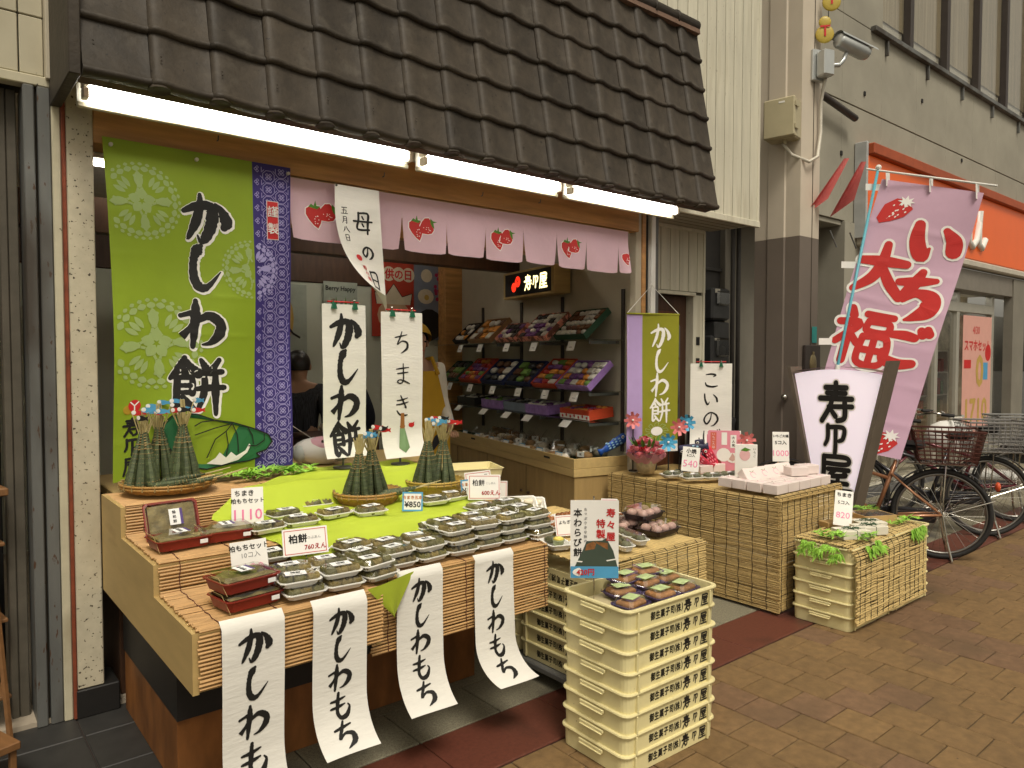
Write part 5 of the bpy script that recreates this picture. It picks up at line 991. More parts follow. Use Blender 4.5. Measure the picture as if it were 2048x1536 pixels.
# carp streamer on the counter
t = thing('carp_streamer', 'blue carp streamer toy leaning over the counter edge', 'toy', (3.98,3.66,.80), -20); 
def carp(t, L, r_, body, belly, M):
    mb = MB(); mb.M = M; mb.lathe([(r_*.9,0),(r_,L*.06),(r_*.95,L*.4),(r_*.7,L*.75),(r_*.45,L*.86),(r_*.85,L)], n=12, sx=1, sy=.45); mb.build('body', body, t, True); mb = MB(); mb.M = M
    for s in (-1,1): mb.ball((r_*.35,s*r_*.40,L*.10), r_*.34, r_*.08, r_*.34, 10, 6)
    mb.build('eye', WHITE, t, True); mb = MB(); mb.M = M
    for s in (-1,1): mb.ball((r_*.35,s*r_*.46,L*.10), r_*.18, r_*.06, r_*.18, 8, 5)
    mb.build('pupil', BLACK, t); mb = MB(); mb.M = M
    for j in range(4):
        for i in range(3): 
            for s in (-1,1): mb.ball((-r_*.5+i*r_*.5+(j%2)*r_*.25,s*r_*.40,L*(.24+j*.13)), r_*.17, r_*.07, L*.045, 6, 4)
    mb.build('scales', belly, t)
carp(t, .24, .038, mat('carp_blue', (.02,.09,.40), .4, .5, 30), mat('carp_pale', (.35,.60,.75), .4), Matrix.Translation((.10,0,.11)) @ Matrix.Rotation(R(-118),4,'Y'))
# ================================================================ PEOPLE
def skin_body(name, chains, m, parent, sub=2):
    me = bpy.data.meshes.new(name); vs = []; es = []; rad = []; idx = {}
    for ch in chains:
        last = None
        for key, p, r_ in ch:
            if key in idx: i = idx[key]
            else: i = len(vs); vs.append(p); rad.append(r_); idx[key] = i
            if last is not None: es.append((last, i))
            last = i
    me.from_pydata(vs, es, []); o = obj(name, me, parent); me.materials.append(m); o.modifiers.new('skin','SKIN').use_smooth_shade = True; s = o.modifiers.new('sub','SUBSURF'); s.levels = sub; s.render_levels = sub
    for i, r_ in enumerate(rad): me.skin_vertices[0].data[i].radius = r_ if isinstance(r_, tuple) else (r_, r_); me.skin_vertices[0].data[i].use_root = (i == 0)
    return o
FLESH = mat('skin', (.42,.24,.15), .5, .06); HAIR = mat('black_hair', (.012,.009,.008), .4, .3)
def person(label, loc, rz, top, apron, scarf, H=1.58, hands=None):
    t = thing('person', label, 'person', loc, rz); k = H/1.6
    hd = (0,0,1.47*k); hx = hands or ((.22,-.12,.86),(-.22,-.12,.86))
    L, R_ = hx
    ch = [[('pel',(0,0,.92*k),(.15*k,.11*k)),('wai',(0,0,1.04*k),(.13*k,.10*k)),('che',(0,0,1.24*k),(.155*k,.105*k)),('nec',(0,.0,1.37*k),.052*k),('hdl',(0,-.005,1.43*k),(.068*k,.078*k)),('hdm',(0,-.005,1.51*k),(.078*k,.095*k)),('hdt',(0,0,1.57*k),(.06*k,.07*k))]]
    for s, h_ in ((1,L),(-1,R_)):
        sh_ = (s*.17*k,0,1.31*k); el = ((sh_[0]+h_[0])/2+s*.035,.03,(sh_[2]+h_[2])/2-.02)
        ch.append([('che',None,0),(f's{s}',sh_,.058*k),(f'e{s}',el,.043*k),(f'w{s}',h_,.030*k),(f'h{s}',(h_[0]-s*.02,h_[1]-.05,h_[2]-.03),(.038*k,.018*k))])
        ch.append([('pel',None,0),(f'p{s}',(s*.09*k,0,.84*k),.088*k),(f'k{s}',(s*.10*k,-.01,.46*k),.062*k),(f'a{s}',(s*.10*k,.01,.09*k),.04*k),(f'f{s}',(s*.10*k,-.13*k,.03*k),.035*k)])
    body = skin_body('body', ch, FLESH, t)
    def gr(r_, g): return tuple(x+g for x in r_) if isinstance(r_, tuple) else r_+g
    g1 = [[(a, p, gr(r_,.010) if p else 0) for a, p, r_ in c if a in ('pel','wai','che')] for c in ch[:1]]
    for c in ch[1:]:
        if c[1][0][0] == 's': g1.append([(a,p,gr(r_,.011) if p else 0) for a,p,r_ in c[:4]])
    skin_body('sweater', g1, top, t)
    g2 = [[('pel',ch[0][0][1],gr(ch[0][0][2],.009))]]; 
    for c in ch[1:]:
        if c[1][0][0] == 'p': g2.append([(a,p,gr(r_,.012) if p else 0) for a,p,r_ in c[:4]])
    skin_body('trousers', g2, mat('dark_trousers', (.02,.02,.025), .8), t)
    # head: hair, face
    def hair(u, v):
        a = u*2*pi; e = v*pi*.62; r_ = .100*k; fr = max(0, -sin(a))      # open over the face
        e = e*(1-.45*fr); return (r_*.93*sin(e)*cos(a), .012+r_*1.05*sin(e)*sin(a), 1.50*k+r_*1.12*cos(e))
    MB().grid(hair, 20, 10).build('hair', HAIR, t, True)
    for s in (-1,1):
        MB().ball((s*.030*k,-.096*k,1.495*k), .010*k, .006, .006*k, 8, 5).build('eye', BLACK, t); MB().ball((s*.088*k,.0,1.485*k), .010, .016, .026, 8, 5).build('ear', FLESH, t, True)
    MB().ball((0,-.105*k,1.47*k), .011*k, .014, .020*k, 8, 5).build('nose', FLESH, t, True); MB().ball((0,-.094*k,1.435*k), .022*k, .006, .005, 8, 4).build('mouth', RED, t)
    for s, h_ in ((1,L),(-1,R_)):
        for q in range(4):
            b_ = Vector((h_[0]-s*.02+(q-1.5)*.017, h_[1]-.08, h_[2]-.04)); MB().tube([b_, b_+Vector((0,-.028,-.012)), b_+Vector((-s*.004,-.045,-.036+.004*abs(q-1.5)))], [.0085,.008,.0065], 7).build('finger', FLESH, t, True)
        b_ = Vector((h_[0]-s*.05, h_[1]-.04, h_[2]-.03)); MB().tube([b_, b_+Vector((-s*.025,-.025,-.01)), b_+Vector((-s*.03,-.05,-.02))], [.010,.009,.007], 7).build('thumb', FLESH, t, True)
    if apron: 
        MB().grid(lambda u,v: ((u-.5)*(.24+.20*min(1,v*2)), -.155-.02*cos((u-.5)*3)+.05*abs(u-.5)*2, (1.30-.75*v)*k), 10, 12).build('apron', apron, t, True)
        for s in (-1,1): MB().tube([(s*.11,-.14,1.28*k),(s*.10,-.06,1.385*k),(s*.06,.10,1.36*k)], .016, 6).build('apron_strap', apron, t)
    if scarf:
        def sf_(u, v): a = u*2*pi; e = v*pi*.52; fr = max(0,-sin(a)); e *= (1-.30*fr); return (.116*k*sin(e)*cos(a), .014+.126*k*sin(e)*sin(a), 1.505*k+.128*k*cos(e))
        MB().grid(sf_, 20, 8).build('headscarf', scarf, t, True); MB().add([(.05,.11,1.56*k),(-.05,.11,1.56*k),(.02,.17,1.42*k),(.06,.13,1.47*k)], [(0,1,2),(0,2,3)]).build('scarf_tail', scarf, t)
    return t
MUST = mat('mustard_cloth', (.45,.26,.012), .7, .08)
person('shop assistant in white knit sweater, mustard apron and yellow headscarf behind the scrolls', (2.79,4.47,.02), -8, mat('white_knit', (.62,.58,.50), .85, .08, 14, bump=.4, bscale=40), MUST, MUST, 1.70, ((.17,-.20,1.0),(-.17,-.20,1.0)))
person('person in dark striped kimono-like top deep in the shop beside the indigo banner edge', (2.12,4.95,.02), 140, mat('striped_dark', (.03,.03,.035), .8, .9, 22, stretch=(9,9,.1)), None, None, 1.52)
person('person in plain dark blue jacket in the gloom behind the left pole scroll', (2.48,5.05,.02), 160, mat('navy_jacket', (.02,.026,.045), .8), None, None, 1.50)
t = thing('till_table', 'dark cabinet in the gloom behind the radio', 'cabinet', (1.95,4.30,.02), 0); MB().bbox((0,0,0),(.45,.35,.95), .005).build('body', DARKW, t); MB().bbox((-.01,-.01,.951),(.46,.36,.98), .004).build('top', DARKW, t); MB().ball((.2,.15,1.02), .11, .08, .04, 12, 6).build('cloth_bundle', mat('beige_cloth', (.36,.30,.22), .9), t, True)
FLAGC = [(5.785, 2.56, 2.864), (5.929, 1.912, 2.66), (5.429, 2.234, 0.767), (5.27, 2.888, 0.864)]
FLAGP = [(5.725, 2.561, 2.941), (5.195, 2.857, 0.013), (5.695, 2.637, 2.94), (5.947, 1.835, 2.705)]
# ================================================================ YELLOW CRATES
CRT = mat('yellow_plastic', (.72,.64,.34), .42, .06, 3, rnd=.05, dirt=((.60,.52,.26), 9, .60, .16), speck=((.36,.29,.13), 60, .72, .04))
CL, CD, CH_ = .526, .350, .0748
def rring(a, b, k, z, n=4):
    out = []
    for cx, cy, s in ((a-k,-b+k,-90),(a-k,b-k,0),(-a+k,b-k,90),(-a+k,-b+k,180)):
        out += [(cx+k*cos(R(s+90*i/n)), cy+k*sin(R(s+90*i/n)), z) for i in range(n+1)]
    return out
def crate_mesh():
    mb = MB(); a, b = CL/2, CD/2; H = .082; t_ = .005
    R_ = [rring(a-.012,b-.012,.028,0), rring(a-.010,b-.010,.03,.002), rring(a-.007,b-.007,.034,H-.012), rring(a,b,.036,H-.011), rring(a+.002,b+.002,.037,H-.006), rring(a,b,.036,H-.001), rring(a-.006,b-.006,.033,H), rring(a-.014,b-.014,.028,H-.001), rring(a-.018,b-.018,.026,.008)]
    n = len(R_[0]); vs = [p for r_ in R_ for p in r_]; fs = [tuple(range(n-1,-1,-1)), tuple(range((len(R_)-1)*n, len(R_)*n))]
    for q in range(len(R_)-1):
        for i in range(n): fs.append((q*n+i, q*n+(i+1)%n, (q+1)*n+(i+1)%n, (q+1)*n+i))
    return mb.add(vs, fs).mesh('tub', CRT, False)
CTUB = crate_mesh()
CRIB = MB()
for sy in (-1,1):
    for sx in (-1,1): CRIB.bbox((sx*.205-.004, sy*(CD/2-.004)-.006, .004), (sx*.205+.004, sy*(CD/2-.004)+.006, .070), .002)
CRIB = CRIB.mesh('ribs', CRT); CGRIP = MB().bbox((-CL/2-.008,-.058,.048),(-CL/2+.008,.058,.054), .002).bbox((-CL/2-.004,-.062,.054),(-CL/2+.006,.062,.066), .002).mesh('grip', CRT)
CTXT = None
def crate(label, loc, rz, group, flip=False):
    global CTXT
    t = thing('yellow_crate', label, 'crate', loc, rz, group); obj('tub', CTUB, t); obj('ribs', CRIB, t); obj('grip', CGRIP, t); o = obj('grip', CGRIP, t); o.rotation_euler = (0,0,pi)
    if CTXT is None:
        i_ = Ink(); sx = -.135; q_ = .80
        for ch, w_, h in (('御',.034,.034),('生',.034,.034),('菓',.034,.034),('子',.034,.034),('司',.036,.034),('(',.012,.034),('株',.030,.034),(')',.020,.034)): i_.word(ch, sx+w_*q_/2, .038, h, .03, sx=q_*.95); sx += w_*q_
        i_.put(glyph('寿', fat=1.1), sx+.024, .038, .042, .048); i_.put(glyph('仝', fat=1.1), sx+.078, .038, .032, .036); i_.put(glyph('屋', fat=1.1), sx+.126, .038, .042, .046)
        CTXT = Ink.lay(i_, lambda x,y: (x,-CD/2+.0105-(y-.01)*.055,y), 'lettering', BLACK, t, .0012).data
    else: obj('lettering', CTXT, t)
    o = obj('lettering', CTXT, t); o.rotation_euler = (0,0,pi)
    if flip: t.rotation_euler = (pi,0,R(rz)); t.location.z += .082
    return t
GA = 'crates in the front stack'
for i in range(8): crate(f'yellow lettered crate in the front stack by the pavement, {nth(i)} from the ground' if i < 7 else 'topmost yellow crate of the front stack, holding boxed sweets', (2.180+random.uniform(-.003,.003),1.858+random.uniform(-.003,.003),.001+i*CH_), -1+random.uniform(-.6,.6), GA)
# dolly and crates under the middle display
t = thing('crate_dolly', 'grey low dolly under the crates behind the front stack', 'dolly', (2.56,2.64,0)); MB().bbox((-.37,-.54,.055),(.37,.54,.085), .006).build('deck', mat('grey_plastic', (.14,.14,.13), .5), t)
for x, y in ((-.3,-.46),(.3,-.46),(-.3,.46),(.3,.46)): mb = MB(); mb.tube([(x-.015,y,.027),(x+.015,y,.027)], .026, 14); mb.build('caster', BLACK, t)
for bx, by, nm in ((2.385,2.375,'left front'),(2.742,2.375,'right front'),(2.385,2.91,'left rear'),(2.742,2.91,'right rear')):
    for i in range(6):
        fl = (i == 5)
        crate(f'yellow crate on the dolly, {nm} pile, {nth(i)} from the bottom' if not fl else f'upturned yellow crate topping the {nm} pile on the dolly', (bx,by,.087+i*CH_), -90, 'crates on the dolly', fl)
GC = 'crates in the stack by the bicycles'
for i in range(6):
    for bx, nm in ((4.155,'left'),(4.67,'right')): crate(f'yellow crate under the reed mat near the bicycles, {nm} pile, {nth(i)} from the ground', (bx,2.02,.001+i*CH_), 0+random.uniform(-.5,.5), GC)
# ================================================================ REED MATS
REED = mat('reed_straw', (.52,.38,.155), .6, .45, 18, stretch=(1.0,26,26), speck=((.12,.06,.02), 30, .66, .05)); REEDD = mat('reed_straw_dull', (.47,.335,.135), .6, .45, 18, stretch=(1.0,26,26), speck=((.08,.04,.015), 26, .62, .05)); BCORD = mat('black_cord', (.02,.015,.012), .9)
def reed(name, label, loc, rz, L, path, step=.0062, r=.0034, wob=.002, m=REED, seam=.085, ragged=.01, seed=1, cuts=5, waver=0.):
    rg = random.Random(seed); t = thing(name, label, 'mat', loc, rz, 'straw reed mats'); P = [Vector((0,*p)) for p in path]; pts = []; mb = MB(); cd = MB()
    for a, b in zip(P, P[1:]):
        n = max(1, int((b-a).length/step)); pts += [a+(b-a)*(k/n) for k in range(n)]
    pts.append(P[-1])
    def nrm(i):
        tx = (pts[min(i+1,len(pts)-1)]-pts[max(i-1,0)]).normalized(); nn = Vector((0,-tx.z,tx.y)); return -nn if (nn.y > 1e-3 or (abs(nn.y) <= 1e-3 and nn.z < 0)) else nn
    wv = lambda x, i: waver*sin(x*9+i*.05+seed)*min(1, i*.02)
    for i, p in enumerate(pts):
        nn = nrm(i); rr = r*rg.uniform(.7,1.2); e0, e1 = -rg.uniform(0,ragged), L+rg.uniform(0,ragged); tn = Vector((0,nn.z,-nn.y))
        q = []
        for c in range(cuts+1): x = e0+(e1-e0)*c/cuts; q.append(Vector((x,p.y,p.z))+nn*(rr+.001+abs(wv(x,i))+rg.uniform(0,wob))+tn*rg.uniform(-wob,wob))
        mb.tube(q, rr, 4)
    x = .03
    while x < L:
        cd.tube([Vector((x+.003*sin(i*.35), p.y, p.z))+nrm(i)*(2*r+.002+abs(wv(x,i))) for i, p in enumerate(pts) if i % 2 == 0], .0020, 4); x += seam*rg.uniform(.85,1.15)
    mb.build('reeds', m, t, kind='stuff'); cd.build('cords', BCORD, t, kind='stuff'); return t
# table under the reed mats
tb = thing('display_table', 'covered display table beside the counter, wrapped in straw reed mats', 'table', (3.86,2.26,0)); MB().bbox((0,0,.645),(.72,1.30,.668), .003).build('top', STW, tb)
for x, y in ((.02,.02),(.70,.02),(.02,1.28),(.70,1.28)): MB().bbox((x-.018,y-.018,.001),(x+.018,y+.018,.644), .002).build('leg', STW, tb)
reed('reed_mat', 'straw reed mat hanging down the side of the display table, facing the crates', (3.845,3.57,0), -90, 1.335, [(.72,.672),(0,.674),(-.002,.02)], seed=5, m=REEDD, seam=.098)
reed('reed_mat', 'straw reed mat wrapped round the street end of the display table', (3.842,2.252,0), 0, .74, [(.02,.684),(0,.684),(-.003,.02)], seed=6, m=REEDD, seam=.07)
reed('reed_mat', 'straw reed mat over the crates on the dolly', (2.205,2.105,0), 0, .715, [(1.05,.622),(.012,.624),(-.008,.612),(-.014,.42)], seed=7, seam=.075, wob=.003)
reed('reed_mat', 'loose straw reed mat drooping over the crate stack near the bicycles', (3.905,1.838,0), 0, .885, [(.34,.462),(.06,.462),(.012,.445),(-.006,.40),(-.010,.045)], seed=8, step=.0085, r=.0046, wob=.0045, seam=.068, ragged=.022, cuts=9, waver=.006)
# ================================================================ SWEETS ON THE MIDDLE DISPLAY (over the dolly)
ZB = .634
CREAMF = mat('cream_cake', (.70,.64,.48), .45, .05); PINKM = mat('pink_mochi', (.52,.33,.29), .45, .12, 14, rnd=.1); DKT = mat('dark_tray', (.03,.018,.018), .3); BRN = mat('soy_glaze', (.30,.11,.035), .25, .4, 16, rnd=.2); GRNM = mat('green_cake', (.12,.12,.06), .5, .4, 20)
T2 = tray_mesh(.165,.115,.024, FOAM); T3 = tray_mesh(.20,.15,.028, DKT); T4 = tray_mesh(.15,.075,.026, FOAM)
def lay_out(label, loc, rz, tm_, pieces, group, lid=None, tilt=0, name='sweets_tray'):
    t = thing(name, label, 'food tray', loc, rz, group, tilt); obj('tray', tm_, t)
    for nm, me, p, a in pieces: o = obj(nm, me, t, loc=p); o.rotation_euler = (0,0,R(a))
    if lid: obj('lid', lid, t)
    return t
PM = MB().ball((0,0,.022), .026, .026, .022, 14, 8).mesh('mochi', PINKM, True); CMm = MB().ball((0,0,.012), .028, .024, .014, 12, 6).mesh('cream_cake', CREAMF, True); DG = MB()
for k in range(4): DG.ball((-.045+k*.03,0,.014), .0155, .0155, .014, 10, 6)
DG.tube([(-.06,0,.014),(.10,0,.016)], .0018, 5); DG = DG.mesh('dumpling_skewer', BRN, True); GK = MB().ball((0,0,.02), .034, .024, .02, 12, 6).mesh('green_cake', GRNM, True)
L3 = lid_mesh(.196,.146,.028,.030, LID); L4 = lid_mesh(.146,.071,.026,.020, LID)
for k, (x, y, z, a, lab) in enumerate(((2.83,2.30,0,4,'pink mochi in a dark tray at the street edge of the middle display'),(2.80,2.47,0,-3,'pink mochi in a dark tray behind the street-edge tray'),(2.63,2.44,0,5,'pink mochi in a dark tray next to the small white card'),(2.86,2.42,.052,8,'pink mochi in a dark tray stacked on top'))):
    lay_out(lab, (x,y,ZB+z), a, T3, [('mochi', PM, (-.06+i*.06,-.034+j*.066,.006), 0) for i in range(3) for j in range(2)], 'trays of pink mochi', L3)
LV = mat('lilac_label', (.55,.40,.60), .5)
for x, y, z in ((2.63,2.44,.0),(2.80,2.47,0)): pass
for k, (x, y, z, a, lab) in enumerate(((2.60,2.245,0,14,'small white tray of green cakes at the left of the pink mochi'),(2.47,2.215,0,10,'small white tray of green cakes behind the tall price board'),(2.62,2.33,.0,12,'small white tray of green cakes beside the dark trays'))):
    lay_out(lab, (x,y,ZB+z), a+60, T4, [('green_cake', GK, (-.035+i*.07,0,.006), 20*i) for i in range(2)], 'small white trays', L4)
CUP = MB().lathe([(.001,0),(.020,0),(.027,.03),(.030,.034),(.001,.036)], n=14).mesh('cup', mat('pale_green_cup', (.40,.45,.25), .4), True); LEM = MB().ball((0,0,.036), .026, .026, .012, 12, 6).mesh('lemon_jelly', mat('lemon_jelly', (.75,.60,.12), .2), True)
for k, (x, y, lab) in enumerate(((2.26,2.43,'white tray with a lemon jelly cup at the end of the bamboo blind'),(2.33,2.30,'white tray with a lemon jelly cup behind the tall price board'))):
    lay_out(lab, (x,y,ZB), 70, T2, [('jelly_cup', CUP, (-.035,0,.006), 0), ('lemon_jelly', LEM, (-.035,0,.006), 0), ('brown_cake', GK, (.035,.01,.006), 30)], 'trays of jelly cups')
for k in range(8):
    x, y = 2.36+(k % 4)*.17, 2.66+(k//4)*.14; lay_out(f'pack of glazed dumpling skewers, {["front","back"][k//4]} row, {nth(k%4)} from the bamboo blind', (x,y,ZB), -6+random.uniform(-5,5), T2, [('dumpling_skewer', DG, (.0,-.034+j*.034,.006), random.uniform(-5,5)) for j in range(3)], 'packs of glazed dumplings', lid_mesh(.161,.111,.024,.014, LID) if k == 0 else bpy.data.meshes['lid.%03d' % 0] if 0 else None)
for k, (x, y, z, a, tl, lab) in enumerate(((2.42,3.02,.07,-30,26,'tilted white tray of cream cakes behind the dumplings, left'),(2.63,3.06,.07,-34,26,'tilted white tray of cream cakes behind the dumplings, right'),(2.50,2.98,.10,-28,30,'white tray of cream cakes leaning in front of the others'))):
    t = lay_out(lab, (x,y,ZB+z-.045), a, tray_mesh(.21,.15,.022, FOAM), [('cream_cake', CMm, (-.06+i*.06,-.035+j*.066,.006), 0) for i in range(3) for j in range(2)], 'white trays of cream cakes', None, tl)
t = thing('yellow_tray', 'shallow yellow tray behind the right basket', 'tray', (2.30,3.20,.86), -20); obj('tub', tray_mesh(.38,.26,.05, CRT), t)
t2 = thing('tray_support', 'low wooden box carrying the yellow tray behind the basket', 'box', (2.30,3.20,0), -20); MB().bbox((-.17,-.12,.001),(.17,.12,.859), .004).build('body', STW, t2)
price_card('red-framed card at the right end of the bamboo blind', (2.20,2.50,ZB-.04), .12,.11, -30, -16, [('だんご',.0,.60,.022,BLACK,.01),('300',.1,.25,.022,RED,.02)], RED)
price_card('red-framed card lying among the dumplings behind the tall price board', (2.46,2.53,ZB), .15,.10, -32, -20, [('よもぎ団子',-.05,.66,.020,BLACK,.01),('360',.2,.28,.024,RED,.02)], RED)
price_card('small tilted white card above the pink mochi', (2.80,2.60,ZB+.01), .085,.115, -48, -14, [('桜餅',.05,.68,.022,BLACK,.01),('120',.1,.3,.018,RED,.02)], PINKINK)
price_card('red-framed card behind the tilted cream trays', (2.52,3.20,ZB+.05), .13,.12, -28, -8, [('上餅',.0,.62,.028,BLACK,.02)], RED)
# ================================================================ FRONT CRATE CONTENTS
PURT = mat('purple_tray', (.06,.04,.11), .35, .1); T5 = tray_mesh(.134,.108,.018, PURT); L5 = lid_mesh(.130,.104,.018,.022, LID); WB = MB().bbox((-.050,-.038,.005),(.050,.038,.028), .006).mesh('warabi_cake', mat('roasted_flour', (.34,.16,.055), .7, .35, 40, rnd=.15, bump=.4), True); GLB = MB().bbox((-.034,-.024,0),(.034,.024,.0008), .0003).mesh('green_label', mat('green_label', (.42,.52,.24), .5, .25, 40))
ZA = 7*CH_+.010
t = thing('liner_board', 'flat cardboard liner under the packs in the top crate', 'liner', (2.18,1.858,ZA)); MB().bbox((-.22,-.13,0),(.22,.13,.030), .002).build('board', mat('card_liner', (.45,.38,.22), .8), t); ZA += .0315
for k, (x, y, z, a) in enumerate(((2.06,1.80,0,6),(2.20,1.775,.012,-4),(2.34,1.785,.006,5),(2.12,1.905,.006,-7),(2.255,1.895,.016,4),(2.385,1.90,.010,-4),(2.20,1.955,.03,8),(2.33,1.96,.034,-6))):
    t = thing('sweets_pack', f'purple green-labelled pack of brown cakes in the top crate, {nth(k)} from the grip', 'food pack', (x,y,ZA+z), a, 'packs in the top crate'); obj('tray', T5, t); obj('warabi_cake', WB, t); obj('lid', L5, t); l = obj('green_label', GLB, t, loc=(0,0,.0405)); l.rotation_euler = (0,0,R(random.uniform(-10,10)))
pb = thing('price_board', 'tall white price board on a wire stand, reading 420 yen', 'sign', (2.02,1.955,ZA-.0315), -40)
def pf(x, y): return (x, -.02+.35*x*x*0-.6*(abs(x+.02)**2)*1.2+.03*max(0,(x-.02)), y)
MB().grid(lambda u,v: pf(-.092+u*.184, .12+v*.30), 10, 8).build('board', CARD, pb, True)
Ink().column('寿々屋', .062,.372,.034,.046,font=True,fat=2).lay(pf,'lettering',RED,pb,.0015); Ink().column('特製', .024,.330,.034,.040,font=True,fat=2).lay(pf,'lettering',RED,pb,.0015); Ink().column('本わらび餅', -.064,.372,.032,.038,font=True,fat=1.6).lay(pf,'lettering',BLACK,pb,.0015); Ink().column('たっぷりきな粉の', -.034,.385,.012,.0175,font=True).lay(pf,'lettering',GREYINK,pb,.0015)
Ink().poly([(-.075,.165),(.088,.165),(.072,.225),(.045,.275),(.03,.265),(-.03,.262),(-.045,.225)]).lay(pf,'picture',mat('picture_green', (.05,.07,.05), .5),pb,.0015); Ink().poly([(-.042,.20),(.055,.20),(.05,.255),(.0,.262),(-.03,.25)]).lay(pf,'picture',mat('picture_brown', (.24,.10,.03), .5, .4, 60),pb,.0020); Ink().line([(-.07,.185),(0,.178),(.085,.195)],.005).lay(pf,'picture',CARD,pb,.0024)
Ink().rect(-.091,.121,.0915,.166).lay(pf,'blue_band',BLUEP,pb,.0030); Ink().disc(-.035,.144,.050,.019).lay(pf,'price_oval',CARD,pb,.0060); Ink().word('420円', -.035,.144,.028,.03).lay(pf,'lettering',RED,pb,.0085)
MB().tube([(0,-.004,.004),(0,-.004,.14),(.0,.004,.43)], .003, 6).build('wire', MATS['chrome'], pb); MB().lathe([(.001,0),(.042,0),(.042,.004),(.006,.010),(.001,.010)], (0,-.004,0), 18).build('foot', MATS['chrome'], pb)
# ================================================================ THINGS ON THE DISPLAY TABLE
ZT = .698
SBX = mat('white_gift_card', (.74,.64,.60), .5, .05, rnd=.03); BXM = MB().bbox((-.0595,-.0465,0),(.0595,.0465,.054), .002).mesh('carton', SBX); i_ = Ink()
i_.disc(0,-.004,.024,.020); BPT = None
def gift(label, loc, rz, tilt=0):
    global BPT
    t = thing('strawberry_carton', label, 'carton', loc, rz, 'white strawberry cartons', tilt); o = obj('carton', BXM, t); 
    if BPT is None:
        a = Ink().line([(.022*cos(2*pi*k/14)+.006, .020*sin(2*pi*k/14)-.004) for k in range(12)], .0025); BPT = Ink.lay(a, lambda x,y: (x,y,.0542), 'print', PINKINK, t, .0006).data; b = Ink().line([(-.012,.024),(.006,.014),(.022,.026)],.003); BPT2.append(Ink.lay(b, lambda x,y: (x,y,.0542), 'print', STGR, t, .0006).data)
    else: obj('print', BPT, t); obj('print', BPT2[0], t)
    MB().box((-.0625,-.0006,.012),(-.0622,.0006,.05)) ; return t
BPT2 = []
for i in range(5): gift(f'flat white strawberry carton along the street edge of the table, {nth(i)} from the corner', (3.925+i*.127,2.318,ZT), random.uniform(-1.5,1.5))
for i in range(3): gift(f'flat white strawberry carton along the crate-side edge of the table, {nth(i)} from the corner', (3.925+i*.004,2.425+i*.104,ZT), random.uniform(-2,2))
for i in range(4): gift(f'flat white strawberry carton in the second row, {nth(i)} from the left', (4.055+i*.127,2.420,ZT), random.uniform(-1.5,1.5))
for i in range(4): gift(f'white strawberry carton tilted up to show its lid, {nth(i)} from the left', (4.00+i*.128,2.555,ZT+.045), -12, 52)
gift('white strawberry carton lying on top of the rows', (4.30,2.40,ZT+.058), -28); gift('second white carton lying on top of the rows', (4.43,2.40,ZT+.058), -20)
t = thing('carton_lid_sign', 'upright carton lid with a large strawberry picture behind the tilted cartons', 'sign', (4.18,2.68,ZT), -52); MB().bbox((-.07,0,.0),(.07,.01,.235), .002).build('card', CARD, t); Ink().disc(-.008,.165,.034,.038).lay(FLAT,'strawberry_picture',mat('pale_pink_print', (.72,.42,.42), .5),t,.0008); Ink().poly([(-.035,.195),(-.008,.215),(.03,.20),(.0,.188)]).lay(FLAT,'strawberry_picture',STGR,t,.0014); Ink().column('いちご', .052,.205,.016,.022).lay(FLAT,'lettering',BLACK,t,.0014)
price_card('white card reading 1000 in pink beside the lantern sign', (4.50,2.62,ZT+.10), .105,.20, -58, -12, [('いちご大福',0,.86,.020,BLACK,.03),('5コ入',0,.64,.030,BLACK,.03),('1000',0,.28,.056,PINKINK,.0)])
t = thing('card_post', 'thin wooden stick holding up the strawberry price card', 'stick', (4.535,2.662,ZT), 0); MB().tube([(0,0,0),(0,.0,.22)], .006, 6).build('stick', WOODP, t); MB().bbox((-.03,-.03,0),(.03,.03,.012), .002).build('foot', WOODP, t)
price_card('white card reading 540 in pink behind the small trays', (4.04,3.02,ZT+.03), .115,.165, -52, -10, [('小焼',0,.84,.034,BLACK,.03),('6コ入',0,.66,.022,BLACK,.02),('540',0,.32,.066,PINKINK,.0)])
T6 = tray_mesh(.15,.11,.018, FOAM); L6 = lid_mesh(.146,.106,.018,.018, LID)
for k, (x, y, a) in enumerate(((3.93,3.08,-20),(3.95,2.93,-24),(4.07,2.86,-22),(4.20,2.82,-20))): 
    t = lay_out(f'white pack of grilled sweets on the display table, {nth(k)} from the flower basket', (x,y,ZT), a, T6, [('brown_cake', GK, (-.035+i*.07,0,.005), 20*i) for i in range(2)], 'white packs on the display table', L6); l = obj('label', LBM, t, loc=(0,0,.0375))
for i in range(3): gift(f'pink-white carton lying behind the white packs, {nth(i)} from the left', (4.22+i*.13,3.05-i*.01,ZT), -8)
